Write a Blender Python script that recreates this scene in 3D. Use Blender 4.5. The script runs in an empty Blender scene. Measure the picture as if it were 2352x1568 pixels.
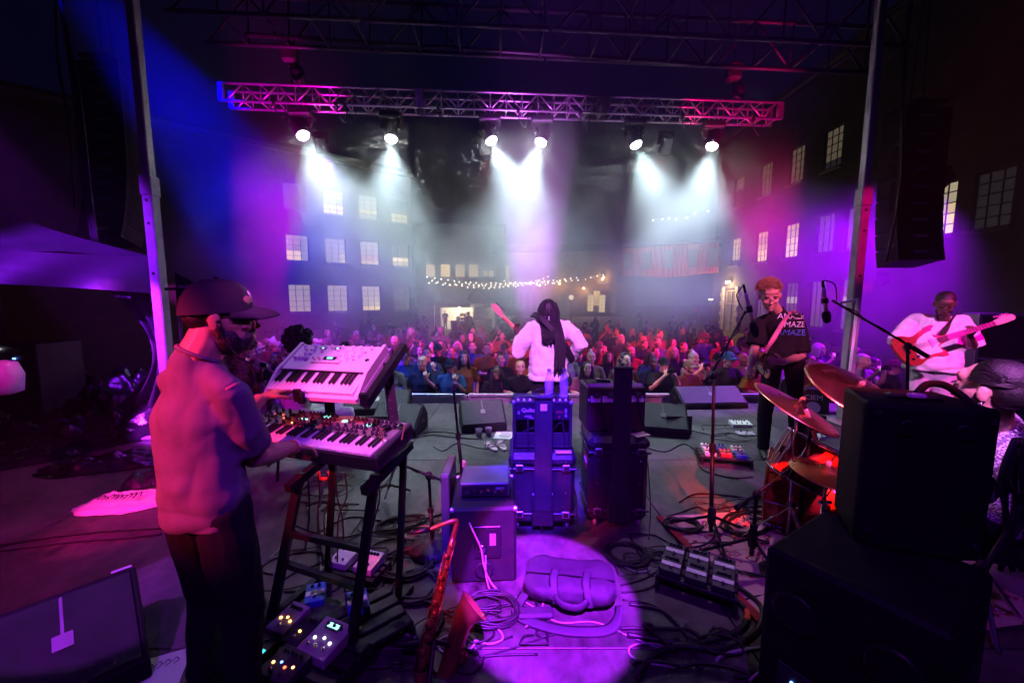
import bpy, bmesh, math, random
from mathutils import Vector, Matrix, noise as mnoise
V = Vector
R = math.radians
random.seed(7)
scene = bpy.context.scene
COL = scene.collection

# ------------------------------------------------------------------ camera
CAM = V((0.0, 0.0, 1.62)); PITCH = math.atan(99/914.7)
cam_d = bpy.data.cameras.new('camera'); cam = bpy.data.objects.new('camera', cam_d); COL.objects.link(cam)
cam_d.lens = 14.0; cam_d.sensor_width = 36.0; cam_d.clip_start = 0.05; cam_d.clip_end = 600
cam.location = CAM; cam.rotation_euler = (math.pi/2-PITCH, 0, 0)
scene.camera = cam

# ------------------------------------------------------------------ night sky
w = bpy.data.worlds.new("World"); scene.world = w; w.use_nodes = True
bg = w.node_tree.nodes['Background']; bg.inputs[0].default_value = (0.05, 0.06, 0.60, 1); bg.inputs[1].default_value = 0.006

# ------------------------------------------------------------------ render settings
vs = scene.view_settings; vs.view_transform = 'Standard'; vs.look = 'None'; vs.gamma = 1.0; vs.exposure = 1.05
scene.view_settings.use_curve_mapping = False
cy = scene.cycles
cy.use_denoising = True
try: cy.denoiser = 'OPENIMAGEDENOISE'
except Exception: pass
cy.max_bounces = 4; cy.diffuse_bounces = 2; cy.glossy_bounces = 2; cy.transmission_bounces = 4
cy.volume_bounces = 0; cy.transparent_max_bounces = 12; cy.caustics_reflective = False; cy.caustics_refractive = False
cy.use_adaptive_sampling = True; cy.adaptive_threshold = .02; cy.adaptive_min_samples = 16; cy.sample_clamp_indirect = 4.0; cy.volume_max_steps = 256
cy.use_light_tree = True

# ------------------------------------------------------------------ pixel helpers: photo laid out 2352 x 1568, f = 914.7 px
_cp, _sp = math.cos(PITCH), math.sin(PITCH)
def ray(px, py):
    cx, cy_ = (px-1176)/914.7, (784-py)/914.7
    return V((cx, _cp+cy_*_sp, -_sp+cy_*_cp))
def P(px, py, y):                       # point on the pixel's ray at world depth y
    d = ray(px, py); return CAM + d*(y/d.y)
def G(px, py, z=0.0):                   # point where the pixel's ray meets the level z
    d = ray(px, py); return CAM + d*((z-CAM.z)/d.z)

# ------------------------------------------------------------------ materials
MATS = {}
def mat(name, col=(.5,.5,.5), rough=.6, metal=0.0, spec=.5, var=.18, vscale=9.0, bump=0.0, bscale=60.0, emit=None, es=0.0, coat=0.0, trans=0.0, alpha=1.0):
    if name in MATS: return MATS[name]
    m = bpy.data.materials.new(name); m.use_nodes = True; MATS[name] = m
    nt = m.node_tree; b = nt.nodes['Principled BSDF']
    b.inputs['Base Color'].default_value = (*col, 1); b.inputs['Roughness'].default_value = rough
    b.inputs['Metallic'].default_value = metal; b.inputs['Specular IOR Level'].default_value = spec
    b.inputs['Coat Weight'].default_value = coat; b.inputs['Transmission Weight'].default_value = trans
    b.inputs['Alpha'].default_value = alpha
    tc = nt.nodes.new('ShaderNodeTexCoord')
    if var > 0:
        n = nt.nodes.new('ShaderNodeTexNoise'); n.inputs['Scale'].default_value = vscale; n.inputs['Detail'].default_value = 5
        nt.links.new(tc.outputs['Object'], n.inputs['Vector'])
        r = nt.nodes.new('ShaderNodeValToRGB'); r.color_ramp.elements[0].position = .3; r.color_ramp.elements[1].position = .72
        r.color_ramp.elements[0].color = (*[c*(1-var) for c in col], 1); r.color_ramp.elements[1].color = (*[min(1, c*(1+var)) for c in col], 1)
        nt.links.new(n.outputs['Fac'], r.inputs['Fac']); nt.links.new(r.outputs['Color'], b.inputs['Base Color'])
        rr = nt.nodes.new('ShaderNodeMapRange'); rr.inputs[3].default_value = max(.03, rough-.08); rr.inputs[4].default_value = min(1, rough+.1)
        nt.links.new(n.outputs['Fac'], rr.inputs[0]); nt.links.new(rr.outputs[0], b.inputs['Roughness'])
    if bump > 0:
        n2 = nt.nodes.new('ShaderNodeTexNoise'); n2.inputs['Scale'].default_value = bscale; n2.inputs['Detail'].default_value = 4
        nt.links.new(tc.outputs['Object'], n2.inputs['Vector'])
        bp = nt.nodes.new('ShaderNodeBump'); bp.inputs['Strength'].default_value = bump; bp.inputs['Distance'].default_value = .01
        nt.links.new(n2.outputs['Fac'], bp.inputs['Height']); nt.links.new(bp.outputs['Normal'], b.inputs['Normal'])
    if emit:
        b.inputs['Emission Color'].default_value = (*emit, 1); b.inputs['Emission Strength'].default_value = es
        m.cycles.emission_sampling = 'NONE'
    return m

# ------------------------------------------------------------------ mesh builder
def frame(d, ref=V((0,0,1))):
    d = V(d).normalized()
    if abs(d.dot(ref)) > .96: ref = V((0,1,0)) if abs(d.y) < .9 else V((1,0,0))
    a = ref.cross(d).normalized(); return a, d.cross(a).normalized()
class MB:
    def __init__(s): s.v = []; s.f = []
    def add(s, vs, fs):
        o = len(s.v); s.v += [V(v) for v in vs]; s.f += [[i+o for i in f] for f in fs]; return s
    def box(s, c, size, rot=None, ch=0.0):
        x, y, z = size[0]/2, size[1]/2, size[2]/2
        c = V(c); ch = min(ch, x*.9, y*.9, z*.9)
        if ch <= 0:
            vs = [V((a*x, b*y, d*z)) for a in (-1,1) for b in (-1,1) for d in (-1,1)]
            fs = [(0,1,3,2),(4,6,7,5),(0,4,5,1),(2,3,7,6),(0,2,6,4),(1,5,7,3)]
        else:
            vs = []; idx = {}
            for a in (-1,1):
                for b in (-1,1):
                    for d in (-1,1):
                        for k in range(3):
                            q = [a*x, b*y, d*z]
                            for j in range(3):
                                if j != k: q[j] -= (a,b,d)[j]*ch
                            idx[(a,b,d,k)] = len(vs); vs.append(V(q))
            fs = []
            for k in range(3):
                i, j = [(1,2),(2,0),(0,1)][k]
                for sg in (-1,1):
                    def key(p, q):
                        t = [0,0,0]; t[k] = sg; t[i] = p; t[j] = q; return idx[(*t, k)]
                    q = [key(-1,-1), key(1,-1), key(1,1), key(-1,1)]
                    fs.append(q if sg > 0 else q[::-1])
            for k in range(3):                       # chamfer strips along axis k
                i, j = [(1,2),(2,0),(0,1)][k]
                for p in (-1,1):
                    for q in (-1,1):
                        def key(e, ax):
                            t = [0,0,0]; t[k] = e; t[i] = p; t[j] = q; return idx[(*t, ax)]
                        fc = [key(-1,i), key(1,i), key(1,j), key(-1,j)]
                        fs.append(fc if p*q < 0 else fc[::-1])
            for a in (-1,1):
                for b in (-1,1):
                    for d in (-1,1):
                        t = [idx[(a,b,d,0)], idx[(a,b,d,1)], idx[(a,b,d,2)]]
                        fs.append(t if a*b*d > 0 else t[::-1])
        if rot is not None: vs = [rot @ v for v in vs]
        return s.add([v+c for v in vs], fs)
    def bar(s, p0, p1, wd, h, up=V((0,0,1))):       # rectangular bar between two points
        p0, p1 = V(p0), V(p1); a, b = frame(p1-p0, up)
        vs = [p+a*(i*wd/2)+b*(j*h/2) for p in (p0,p1) for i, j in ((-1,-1),(1,-1),(1,1),(-1,1))]
        return s.add(vs, [(3,2,1,0),(4,5,6,7),(0,1,5,4),(1,2,6,5),(2,3,7,6),(3,0,4,7)])
    def etube(s, pts, rad, n=8, ref=V((0,0,1)), cap=True, side=None):
        # tube along pts; rad: float, list of floats or list of (rx, ry)
        pts = [V(p) for p in pts]; k = len(pts); rings = []; base = len(s.v); pa = None
        for i, p in enumerate(pts):
            d = (pts[min(i+1,k-1)]-pts[max(i-1,0)])
            if d.length < 1e-9: d = V((0,0,1))
            d.normalize()
            if side is not None:
                sd = side[i] if isinstance(side, list) else side
                a = (sd - d*sd.dot(d)).normalized(); b = d.cross(a).normalized()
            elif pa is None: a, b = frame(d, ref)
            else:
                a = (pa - d*pa.dot(d)); a = a.normalized() if a.length > 1e-6 else frame(d, ref)[0]; b = d.cross(a).normalized()
            pa = a
            r = rad[i] if isinstance(rad, (list, tuple)) else rad
            rx, ry = r if isinstance(r, (list, tuple)) else (r, r)
            s.v += [p+a*(math.cos(2*math.pi*j/n)*rx)+b*(math.sin(2*math.pi*j/n)*ry) for j in range(n)]
        for i in range(k-1):
            for j in range(n):
                o = base+i*n; s.f.append([o+j, o+(j+1)%n, o+n+(j+1)%n, o+n+j])
        if cap:
            s.f.append([base+j for j in range(n)][::-1]); s.f.append([base+(k-1)*n+j for j in range(n)])
        return s
    def cyl(s, p0, p1, r0, r1=None, n=10):
        return s.etube([p0, p1], [r0, r0 if r1 is None else r1], n)
    def lathe(s, prof, n=16, M=None):               # profile of (r, z)
        base = len(s.v); M = M or Matrix()
        for r, z in prof:
            s.v += [M @ V((math.cos(2*math.pi*j/n)*r, math.sin(2*math.pi*j/n)*r, z)) for j in range(n)]
        for i in range(len(prof)-1):
            for j in range(n):
                o = base+i*n; s.f.append([o+j, o+(j+1)%n, o+n+(j+1)%n, o+n+j])
        s.f.append([base+j for j in range(n)][::-1]); s.f.append([base+(len(prof)-1)*n+j for j in range(n)])
        return s
    def ell(s, c, rad, rot=None, nu=12, nv=8):
        c = V(c); base = len(s.v)
        rx, ry, rz = rad if isinstance(rad, (list, tuple)) else (rad,)*3
        q = lambda v: (c + (rot @ v if rot is not None else v))
        s.v.append(q(V((0,0,-rz))))
        for i in range(1, nv):
            t = -math.pi/2+math.pi*i/nv
            s.v += [q(V((rx*math.cos(t)*math.cos(2*math.pi*j/nu), ry*math.cos(t)*math.sin(2*math.pi*j/nu), rz*math.sin(t)))) for j in range(nu)]
        s.v.append(q(V((0,0,rz)))); top = len(s.v)-1
        for j in range(nu): s.f.append([base, base+1+(j+1)%nu, base+1+j])
        for i in range(nv-2):
            for j in range(nu):
                o = base+1+i*nu; s.f.append([o+j, o+(j+1)%nu, o+nu+(j+1)%nu, o+nu+j])
        o = base+1+(nv-2)*nu
        for j in range(nu): s.f.append([o+j, o+(j+1)%nu, top])
        return s
    def prism(s, poly, h0, h1, M=None):             # polygon (x,y) extruded from z=h0 to h1
        M = M or Matrix(); n = len(poly)
        vs = [M @ V((x, y, h)) for h in (h0, h1) for x, y in poly]
        return s.add(vs, [list(range(n))[::-1], [n+i for i in range(n)]]+[[i, (i+1)%n, n+(i+1)%n, n+i] for i in range(n)])
    def mesh(s, name='mesh', smooth=False):
        me = bpy.data.meshes.new(name); me.from_pydata(s.v, [], s.f); me.update()
        if smooth: me.shade_smooth()
        return me
    def build(s, name, m, parent=None, smooth=False, auto=None):
        me = s.mesh(name, smooth or auto is not None)
        if auto is not None:
            try: me.set_sharp_from_angle(angle=R(auto))
            except Exception: pass
        return link(name, me, m, parent)
def link(name, me, m=None, parent=None, loc=None, rot=None):
    o = bpy.data.objects.new(name, me); COL.objects.link(o)
    if m is not None and len(me.materials) == 0: me.materials.append(m)
    if parent is not None: o.parent = parent
    if loc is not None: o.location = loc
    if rot is not None: o.rotation_euler = rot
    return o
def setmat(o, m):                                    # own material on shared mesh data
    o.material_slots[0].link = 'OBJECT'; o.material_slots[0].material = m; return o
def tag(o, label, cat, group=None):
    o['label'] = label; o['category'] = cat
    if group: o['group'] = group
    return o
def thing(name, label, cat, loc=(0,0,0), rz=0.0, group=None):
    o = bpy.data.objects.new(name, None); COL.objects.link(o); o.location = loc; o.rotation_euler = (0,0,rz)
    o.empty_display_size = .1
    return tag(o, label, cat, group)
def struct(o): o['kind'] = 'structure'; return o
def Mx(loc=(0,0,0), rx=0, ry=0, rz=0):
    return Matrix.Translation(V(loc)) @ Matrix.Rotation(rz,4,'Z') @ Matrix.Rotation(ry,4,'Y') @ Matrix.Rotation(rx,4,'X')
def R3(rx=0, ry=0, rz=0): return (Matrix.Rotation(rz,3,'Z') @ Matrix.Rotation(ry,3,'Y') @ Matrix.Rotation(rx,3,'X'))
TMP = bpy.data.scenes.new('scratch')                 # helper scene so that evaluating one mesh does not update everything
def evaluate(o):
    TMP.collection.objects.link(o); vl = TMP.view_layers[0]; vl.update()
    me = bpy.data.meshes.new_from_object(o.evaluated_get(vl.depsgraph)); return me
def text_part(txt, size, m, parent, loc, rot, name='lettering', ext=.001, align='CENTER', shear=0.0):
    cu = bpy.data.curves.new('txt', 'FONT'); cu.body = txt; cu.size = size; cu.extrude = ext; cu.align_x = align; cu.align_y = 'CENTER'; cu.resolution_u = 2; cu.shear = shear
    t = bpy.data.objects.new('txt', cu)
    me = evaluate(t)
    bpy.data.objects.remove(t); bpy.data.curves.remove(cu)
    me.materials.clear()
    return link(name, me, m, parent, loc, rot)
def spline(pts, n=6):                                # Catmull-Rom through points
    pts = [V(p) for p in pts]; out = []
    for i in range(len(pts)-1):
        p0, p1, p2, p3 = pts[max(i-1,0)], pts[i], pts[i+1], pts[min(i+2,len(pts)-1)]
        for j in range(n):
            t = j/n
            out.append(.5*((2*p1)+(p2-p0)*t+(2*p0-5*p1+4*p2-p3)*t*t+(3*p1-p0-3*p2+p3)*t**3))
    return out+[pts[-1]]

# ------------------------------------------------------------------ stage lamps
LAMPS = []
def spot(pos, target, col, power, size=40, blend=.35, radius=.06, lab=None):
    ld = bpy.data.lights.new('stage_beam', 'SPOT'); ld.energy = power; ld.color = col
    ld.spot_size = R(size); ld.spot_blend = blend; ld.shadow_soft_size = radius
    o = bpy.data.objects.new('stage_beam', ld); COL.objects.link(o); o.location = pos
    o.rotation_euler = (V(target)-V(pos)).to_track_quat('-Z', 'Y').to_euler()
    LAMPS.append((V(pos), V(target), lab)); return o
# ================================================================== LIGHT
# white moving heads on the front truss (pixel of lens, aim pixel and depth)
TL, TR = P(517, 222, 6.3), P(1783, 262, 6.9)           # truss centre line ends
TL.z = TR.z = (TL.z+TR.z)/2
def truss_pt(t): return TL.lerp(TR, t)
def truss_at(px):
    lo, hi = 0.0, 1.0
    for _ in range(40):
        m_ = (lo+hi)/2; q = truss_pt(m_); d = q-CAM
        x = 1176+914.7*d.x/(d.y*_cp-d.z*_sp)
        if x < px: lo = m_
        else: hi = m_
    return truss_pt(lo)
HEADS = []
for px, py, dx, dy in ((692,303,1.25,-.5), (898,310,.15,-.55), (1125,315,1.0,-.5), (1245,318,-.8,-.5), (1458,324,.75,-.5), (1637,328,-.65,-.5)):
    b = truss_at(px); p = P(px, py, b.y)
    d = V((dx, dy, -2.3)).normalized()
    HEADS.append((p, d, b))
    spot(p+d*.135, p+d*4, (.70, .93, 1.0), 350, 64, 1.0, .07)
# wash lamps, mostly on the back truss behind the photographer, plus added fills
spot((-3.3,-1.2,3.3), (-1.2,1.35,1.22), (1,.03,.15), 1150, 13, .5, lab='red-pink wash lamp aimed at the keyboard player')
spot((-.6,-1.4,4.8), (-.64,2.05,1.12), (1,.12,.80), 900, 10.5, .5, lab='magenta wash lamp aimed at the two keyboards')
spot((1.6,-.4,4.4), (-.75,1.5,1.25), (.22,.02,1), 170, 12, .6, lab='violet-blue wash lamp aimed at the keyboard player\'s side')
spot((.2,-1.4,4.8), (.22,4.3,1.15), (.92,.20,1), 2000, 14, .4, lab='pale pink wash lamp aimed at the singer')
spot((.35,-1.0,4.9), (.19,2.0,0), (.38,.012,1), 9000, 9.8, .16, .02, lab='violet profile lamp throwing a disc on the floor')
spot((-.2,-.8,4.9), (.16,2.75,.62), (.09,.01,1), 6500, 9.5, .4, lab='blue wash lamp aimed at the trunk cases')
spot((2.2,-1.4,4.8), (2.75,4.1,1.5), (1,.16,.46), 1500, 11, .5, lab='pink wash lamp aimed at the black t-shirt guitarist')
spot((1.4,-1.4,4.8), (4.7,4.5,1.1), (1,.24,.95), 1200, 11, .4, lab='pale pink wash lamp aimed at the white t-shirt guitarist')
spot((6.4,.4,4.8), (4.9,4.4,1.0), (1,.0,.42), 1100, 16, .5, lab='hot pink side lamp aimed at the white t-shirt guitarist')
spot((.9,-1.2,4.6), (1.80,2.70,.55), (1,.05,.02), 2400, 11, .5, lab='red wash lamp aimed at the drums')
spot((3.0,-1.0,4.8), (1.95,2.4,1.0), (.80,.08,1), 900, 13, .5, lab='violet wash lamp aimed at the cymbals')
spot((.6,-1.2,4.6), (2.25,1.75,1.2), (.9,.24,1), 1500, 9, .6, lab='violet wash lamp aimed at the drummer')
spot((-3.6,7.95,4.35), (-3.6,10.6,.0), (.34,.05,1), 2400, 84, .9, lab='added violet wash lamp beyond the front truss aimed at the left crowd')  # added past the truss so its beam misses the main smoke
spot((9.6,10.6,2.0), (1.0,9.6,-.6), (1,.01,.06), 3000, 36, .8, lab='added red side lamp aimed across the right crowd')  # added to redden the crowd from the side, no known fixture
spot((-9.6,10.6,2.0), (-1.0,9.6,-.6), (.7,.02,.60), 1200, 40, .8, lab='added crimson side lamp aimed across the left crowd')  # counterpart added at left to tint the crowd
spot((2.9,7.95,4.35), (2.9,11.2,-.6), (1,.01,.05), 1500, 74, .8, lab='added red wash lamp beyond the front truss aimed at the right crowd')  # added on the audience side to redden the crowd without lighting the smoke
spot((-.5,7.95,4.35), (-.6,11.2,-.6), (1,.01,.20), 1100, 70, .8, lab='added crimson wash lamp beyond the front truss aimed at the centre crowd')  # added likewise, for the middle of the crowd
spot((-6.0,5.2,6.4), (-2.0,8.2,-.6), (0,0,1), 4200, 33, .7, lab='blue beam lamp high at upper left')
spot((7.6,7.4,3.6), (5.0,7.2,.9), (.36,.0,1), 1900, 96, .9, lab='violet wash lamp high at upper right')
spot((-5.0,1.2,4.4), (-4.8,4.8,2.1), (.26,.01,1), 2200, 30, .7, lab='violet wash lamp aimed at the black tent')
spot((-2.6,.2,4.6), (-3.4,3.2,0), (1,.0,.40), 300, 44, .8, lab='dim pink lamp over the plastic sheeting')
spot((-3.4,-.6,4.6), (-2.85,2.85,0), (1,.02,.30), 1300, 10, .6, lab='pink lamp aimed at the white plastic bag')
spot((-.8,-1.2,4.8), (-.16,2.2,.35), (.06,.01,1), 1600, 9, .5, lab='blue wash lamp aimed at the bass cabinet')
for x_, c_, pw_, lab_ in ((-3.4,(1,.0,.62),700,'magenta uplight below the left end of the front truss'), (-1.6,(1,.0,.40),700,'pink uplight left of the front truss centre'), (.3,(.75,.10,1),800,'violet uplight below the front truss centre'), (2.0,(1,.0,.35),700,'pink uplight right of the front truss centre'), (3.6,(1,.0,.20),650,'crimson uplight below the right end of the front truss')):
    spot((x_,4.7,.12), (x_,6.55+.03*x_,4.62), c_, pw_*3.0, 21, .5, lab=lab_)
spot((-4.9,2.6,4.6), (-4.05,4.6,.75), (.50,.02,1), 6500, 15, .2, lab='violet lamp aimed at the lower left support pole')
spot((5.0,2.0,4.6), (4.35,5.1,2.4), (1,.0,.22), 420, 15, .5, lab='crimson lamp aimed at the right support pole')
spot((-2.4,-1.0,4.6), (-1.9,1.95,0), (.45,.03,1), 900, 9, .1, .02, lab='violet profile lamp aimed at the left floor monitor')
spot((-2.2,-1.3,4.6), (-.33,1.70,.52), (1,.03,.10), 1000, 5.5, .5, lab='red wash lamp aimed at the saxophone')
spot((-1.2,3.5,5.5), G(900,1260), (.85,.48,1), 140, 24, .6, lab='added pale violet fill lamp aimed at the keyboard floor')  # fill added out of frame to lighten the floor by the keyboards
spot((1.5,3.5,5.5), G(1600,1250), (.85,.48,1), 120, 18, .6, lab='added pale violet fill lamp aimed at the rug')  # second added fill, lightens the floor by the rug
spot((1.0,.3,3.4), (-1.0,1.42,1.52), (.75,.12,.8), 45, 5.5, .6, lab='pink lamp aimed at the keyboard player\'s face')  # added to lift a face that came out too dark
spot((-.3,-1.45,4.9), (.2,3.6,0), (.24,.01,.85), 230, 110, .9, .1, lab='added wide blue-violet fill lamp over the whole stage')  # added fill that tints the whole stage violet
# ================================================================== SETTING
GZ = -1.1
def floor_mat(name, c0, c1, rough):
    m = bpy.data.materials.new(name); m.use_nodes = True; nt = m.node_tree; b = nt.nodes['Principled BSDF']
    tc = nt.nodes.new('ShaderNodeTexCoord')
    def nz(sc, det, stretch=None):
        n = nt.nodes.new('ShaderNodeTexNoise'); n.inputs['Scale'].default_value = sc; n.inputs['Detail'].default_value = det; n.inputs['Roughness'].default_value = .65
        if stretch:
            mp = nt.nodes.new('ShaderNodeMapping'); mp.inputs['Scale'].default_value = stretch; nt.links.new(tc.outputs['Object'], mp.inputs['Vector']); nt.links.new(mp.outputs[0], n.inputs['Vector'])
        else: nt.links.new(tc.outputs['Object'], n.inputs['Vector'])
        return n
    a, s1 = nz(1.6, 8), nz(9, 12, (1.6, 1, 1)); s2 = nz(60, 3)
    mx = nt.nodes.new('ShaderNodeMath'); mx.operation = 'MULTIPLY_ADD'; mx.inputs[1].default_value = .55
    nt.links.new(s1.outputs['Fac'], mx.inputs[0]); nt.links.new(a.outputs['Fac'], mx.inputs[2])
    r = nt.nodes.new('ShaderNodeValToRGB'); r.color_ramp.elements[0].position = .58; r.color_ramp.elements[1].position = .96
    r.color_ramp.elements[0].color = (*c0,1); r.color_ramp.elements[1].color = (*c1,1)
    nt.links.new(mx.outputs[0], r.inputs[0]); nt.links.new(r.outputs[0], b.inputs['Base Color'])
    mr = nt.nodes.new('ShaderNodeMapRange'); mr.inputs[3].default_value = rough-.15; mr.inputs[4].default_value = rough+.2
    nt.links.new(a.outputs['Fac'], mr.inputs[0]); nt.links.new(mr.outputs[0], b.inputs['Roughness'])
    bp = nt.nodes.new('ShaderNodeBump'); bp.inputs['Strength'].default_value = .25; bp.inputs['Distance'].default_value = .004
    nt.links.new(s2.outputs['Fac'], bp.inputs['Height']); nt.links.new(bp.outputs[0], b.inputs['Normal'])
    return m
M_DECK = floor_mat('worn_stage_paint', (.012,.011,.013), (.12,.106,.108), .46)
M_ASPH = floor_mat('asphalt', (.03,.03,.03), (.07,.068,.065), .8)
gm = MB(); gm.add([(-120,-40,GZ),(120,-40,GZ),(120,150,GZ),(-120,150,GZ)], [(0,1,2,3)])
struct(gm.build('ground', M_ASPH))
# stage deck of plywood panels on a dark frame
sf = MB(); sf.box((0,1.15,-.10), (15.6,9.1,.14)); sf.box((0,5.66,-.56),(15.4,.06,.98)); stage = struct(sf.build('stage_floor', mat('stage_frame',(.02,.02,.022),.8)))
pm_ = None
for i in range(-3, 4):
    for j in range(-1, 4):
        x, y = i*2.22, -1.6+j*2.18
        if pm_ is None:
            pb = MB(); pb.box((0,0,-.015), (2.214,2.174,.03), ch=.003); pm_ = pb.mesh('deck_panel')
            pm_.materials.append(M_DECK)
        link('deck_panel', pm_, None, stage, (x, y+.02, 0), (0,0,math.pi*random.choice((0,1))))

# ---------------------------------------------------------------- mill buildings
M_BRICK = mat('dark_brick', (.10,.055,.04), .9, var=.35, vscale=1.3, bump=.5, bscale=14)
M_BRICK2 = mat('brown_brick', (.14,.09,.06), .9, var=.35, vscale=1.1, bump=.5, bscale=14)
M_STONE = mat('rubble_stone', (.045,.040,.038), .9, var=.4, vscale=1.2, bump=.8, bscale=5)
M_MUNTIN = mat('muntin_paint', (.03,.03,.03), .7)
M_SILL = mat('sill_stone', (.16,.15,.14), .85)
M_ROOF = mat('slate_roof', (.03,.03,.034), .9)
def pane_mat(name, col, e): return mat(name, (.05,.05,.05), .25, emit=col, es=e, var=0)
PANES = {'l': pane_mat('pane_blind', (.80,.66,.44), .27), 'd': pane_mat('pane_dim', (.60,.47,.32), .07), 'w': pane_mat('pane_bright', (1,.72,.28), .62),
         'm': pane_mat('pane_warm', (1,.74,.32), .38), 'r': pane_mat('pane_red_wall', (1,.45,.33), .3), 'k': pane_mat('pane_dark', (.3,.26,.32), .02), 'o': pane_mat('pane_orange_wall', (1,.62,.30), .45)}
M_TUBE = mat('lamp_tube', (.9,.9,.9), emit=(1,.95,.8), es=3.0, var=0)
_pane_cache = {}
def window(parent, o, ux, w_, h_, cols, rows, pattern, recess=.12, tube=False, big=True):
    # o: bottom-left corner on the outer wall plane, in parent space; ux: along wall; the window stands in a real opening
    up = V((0,0,1)); nrm = ux.cross(up)
    base = o - nrm*recess
    f = MB(); t = .06
    f.bar(base+up*t/2, base+up*t/2+ux*w_, t, t); f.bar(base+up*(h_-t/2), base+up*(h_-t/2)+ux*w_, t, t)
    for e in (t/2, w_-t/2): f.bar(base+ux*e, base+ux*e+up*h_, t, t)
    for i in range(1, cols): f.bar(base+ux*(w_*i/cols), base+ux*(w_*i/cols)+up*h_, .035, .04)
    for j in range(1, rows): f.bar(base+up*(h_*j/rows), base+up*(h_*j/rows)+ux*w_, .035, .04)
    wn = f.build('window', M_MUNTIN, parent)
    s = MB(); s.bar(o+nrm*.04-up*.07-ux*.1, o+nrm*.04-up*.07+ux*(w_+.1), .24, .13); s.build('sill', M_SILL, wn)
    if big:
        pw, ph = w_/cols, h_/rows; key = (round(pw,3), round(ph,3))
        if key not in _pane_cache:
            q = MB(); q.box((pw/2,0,ph/2), (pw,.008,ph)); me = q.mesh('pane'); me.materials.append(PANES['l']); _pane_cache[key] = me
        ang = math.atan2(ux.y, ux.x)
        for j in range(rows):
            for i in range(cols):
                c = pattern[rows-1-j]; c = c[i] if len(c) > i else c[0]
                pn = link('pane', _pane_cache[key], None, wn, base-nrm*.03+ux*(pw*i)+up*(ph*j), (0,0,ang)); setmat(pn, PANES[c])
    else:
        q = MB(); q.bar(base-nrm*.03+up*h_*.5, base-nrm*.03+up*h_*.5+ux*w_, .008, h_, up); pn = q.build('pane', PANES[pattern[-1][0]], wn)
    if tube:
        q = MB(); q.bar(base-nrm*.7+ux*w_*.3+up*h_*.62, base-nrm*1.7+ux*w_*.75+up*h_*.95, .07, .05); q.build('ceiling_tube', M_TUBE, wn)
    return wn
def wall_with_openings(p0, ux, length, z0, z1, openings, thick=.4):
    # openings: (u, z, w, h); a solid wall built of blocks around real openings
    up = V((0,0,1)); nrm = ux.cross(up); m = MB()
    us = sorted({0.0, length, *[a for q in openings for a in (q[0], q[0]+q[2])]}); zs = sorted({z0, z1, *[a for q in openings for a in (q[1], q[1]+q[3])]})
    for a, b in zip(us, us[1:]):
        run = None
        for c, d in list(zip(zs, zs[1:]))+[(None, None)]:
            solid = c is not None and not any(q[0] <= (a+b)/2 <= q[0]+q[2] and q[1] <= (c+d)/2 <= q[1]+q[3] for q in openings)
            if solid: run = (run[0], d) if run else (c, d)
            if (not solid) and run:
                cu = V((p0.x, p0.y, 0))+ux*((a+b)/2)+up*((run[0]+run[1])/2)-nrm*thick/2
                m.box(cu, (b-a, thick, run[1]-run[0]), rot=Matrix.Rotation(math.atan2(ux.y, ux.x),3,'Z')); run = None
    return m
# --- left mill: wall runs from (-34,..) to the corner, three storeys of 3 x 5 pane windows
lm = thing('mill_building', 'long dark brick mill with three rows of square multi-pane windows behind crowd at left', 'building')
ux = V((7.1, 6.0, 0)).normalized(); A = P(684, 600, 34.0); A.z = 0
LP0 = A - ux*16
cols_l = [16.0-.85+3.07*k for k in (0, 1, 2, 3)]
rows_l = [(.45, 2.35), (4.75, 2.15), (8.95, 2.1)]
pats = {(0,0): 'lllll', (1,0): 'lllll', (2,0): ['l','l','l','l','m'], (3,0): 'ddddd', (-1,0): 'kkkkk',
        (0,1): ['l','l','l',['w','w','l'],['w','w','l']], (1,1): ['l','l','l',['l','l','m'],['l','l','m']], (2,1): ['l','l','l','r','m'], (3,1): ['d','d','d','w','m'], (-1,1): 'kkkkk',
        (0,2): 'ddddd', (1,2): ['l','l','l','w','w'], (2,2): ['l','l','l','m','l'], (3,2): ['k','k','d','m','m'], (-1,2): 'kkkkk'}
ops = [(c, z, 1.75, h) for c in cols_l for z, h in rows_l]
wall_with_openings(LP0, ux, 26.5, GZ, 13.4, ops).build('wall', M_BRICK, lm)
m = MB(); nrm = ux.cross(V((0,0,1))); m.bar(LP0+ux*0+V((0,0,13.5)), LP0+ux*26.6+V((0,0,13.5)), .9, .35); m.build('cornice', M_SILL, lm)
m = MB(); m.bar(LP0-nrm*6+V((0,0,13.9)), LP0+ux*26.5-nrm*6+V((0,0,13.9)), 12, .4, V((0,0,1))); m.build('roof', M_ROOF, lm)
m = MB(); m.bar(LP0+ux*26.3-nrm*.5+V((0,0,6.1)), LP0+ux*26.3-nrm*14+V((0,0,6.1)), .4, 14.4); m.build('end_wall', M_BRICK, lm)
for ci, c in zip((0,1,2,3), cols_l):
    for ri, (z, h) in enumerate(rows_l):
        window(lm, LP0+ux*c+V((0,0,z)), ux, 1.75, h, 3, 5, pats[(ci,ri)], tube=(ci,ri) in ((2,1),))
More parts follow.
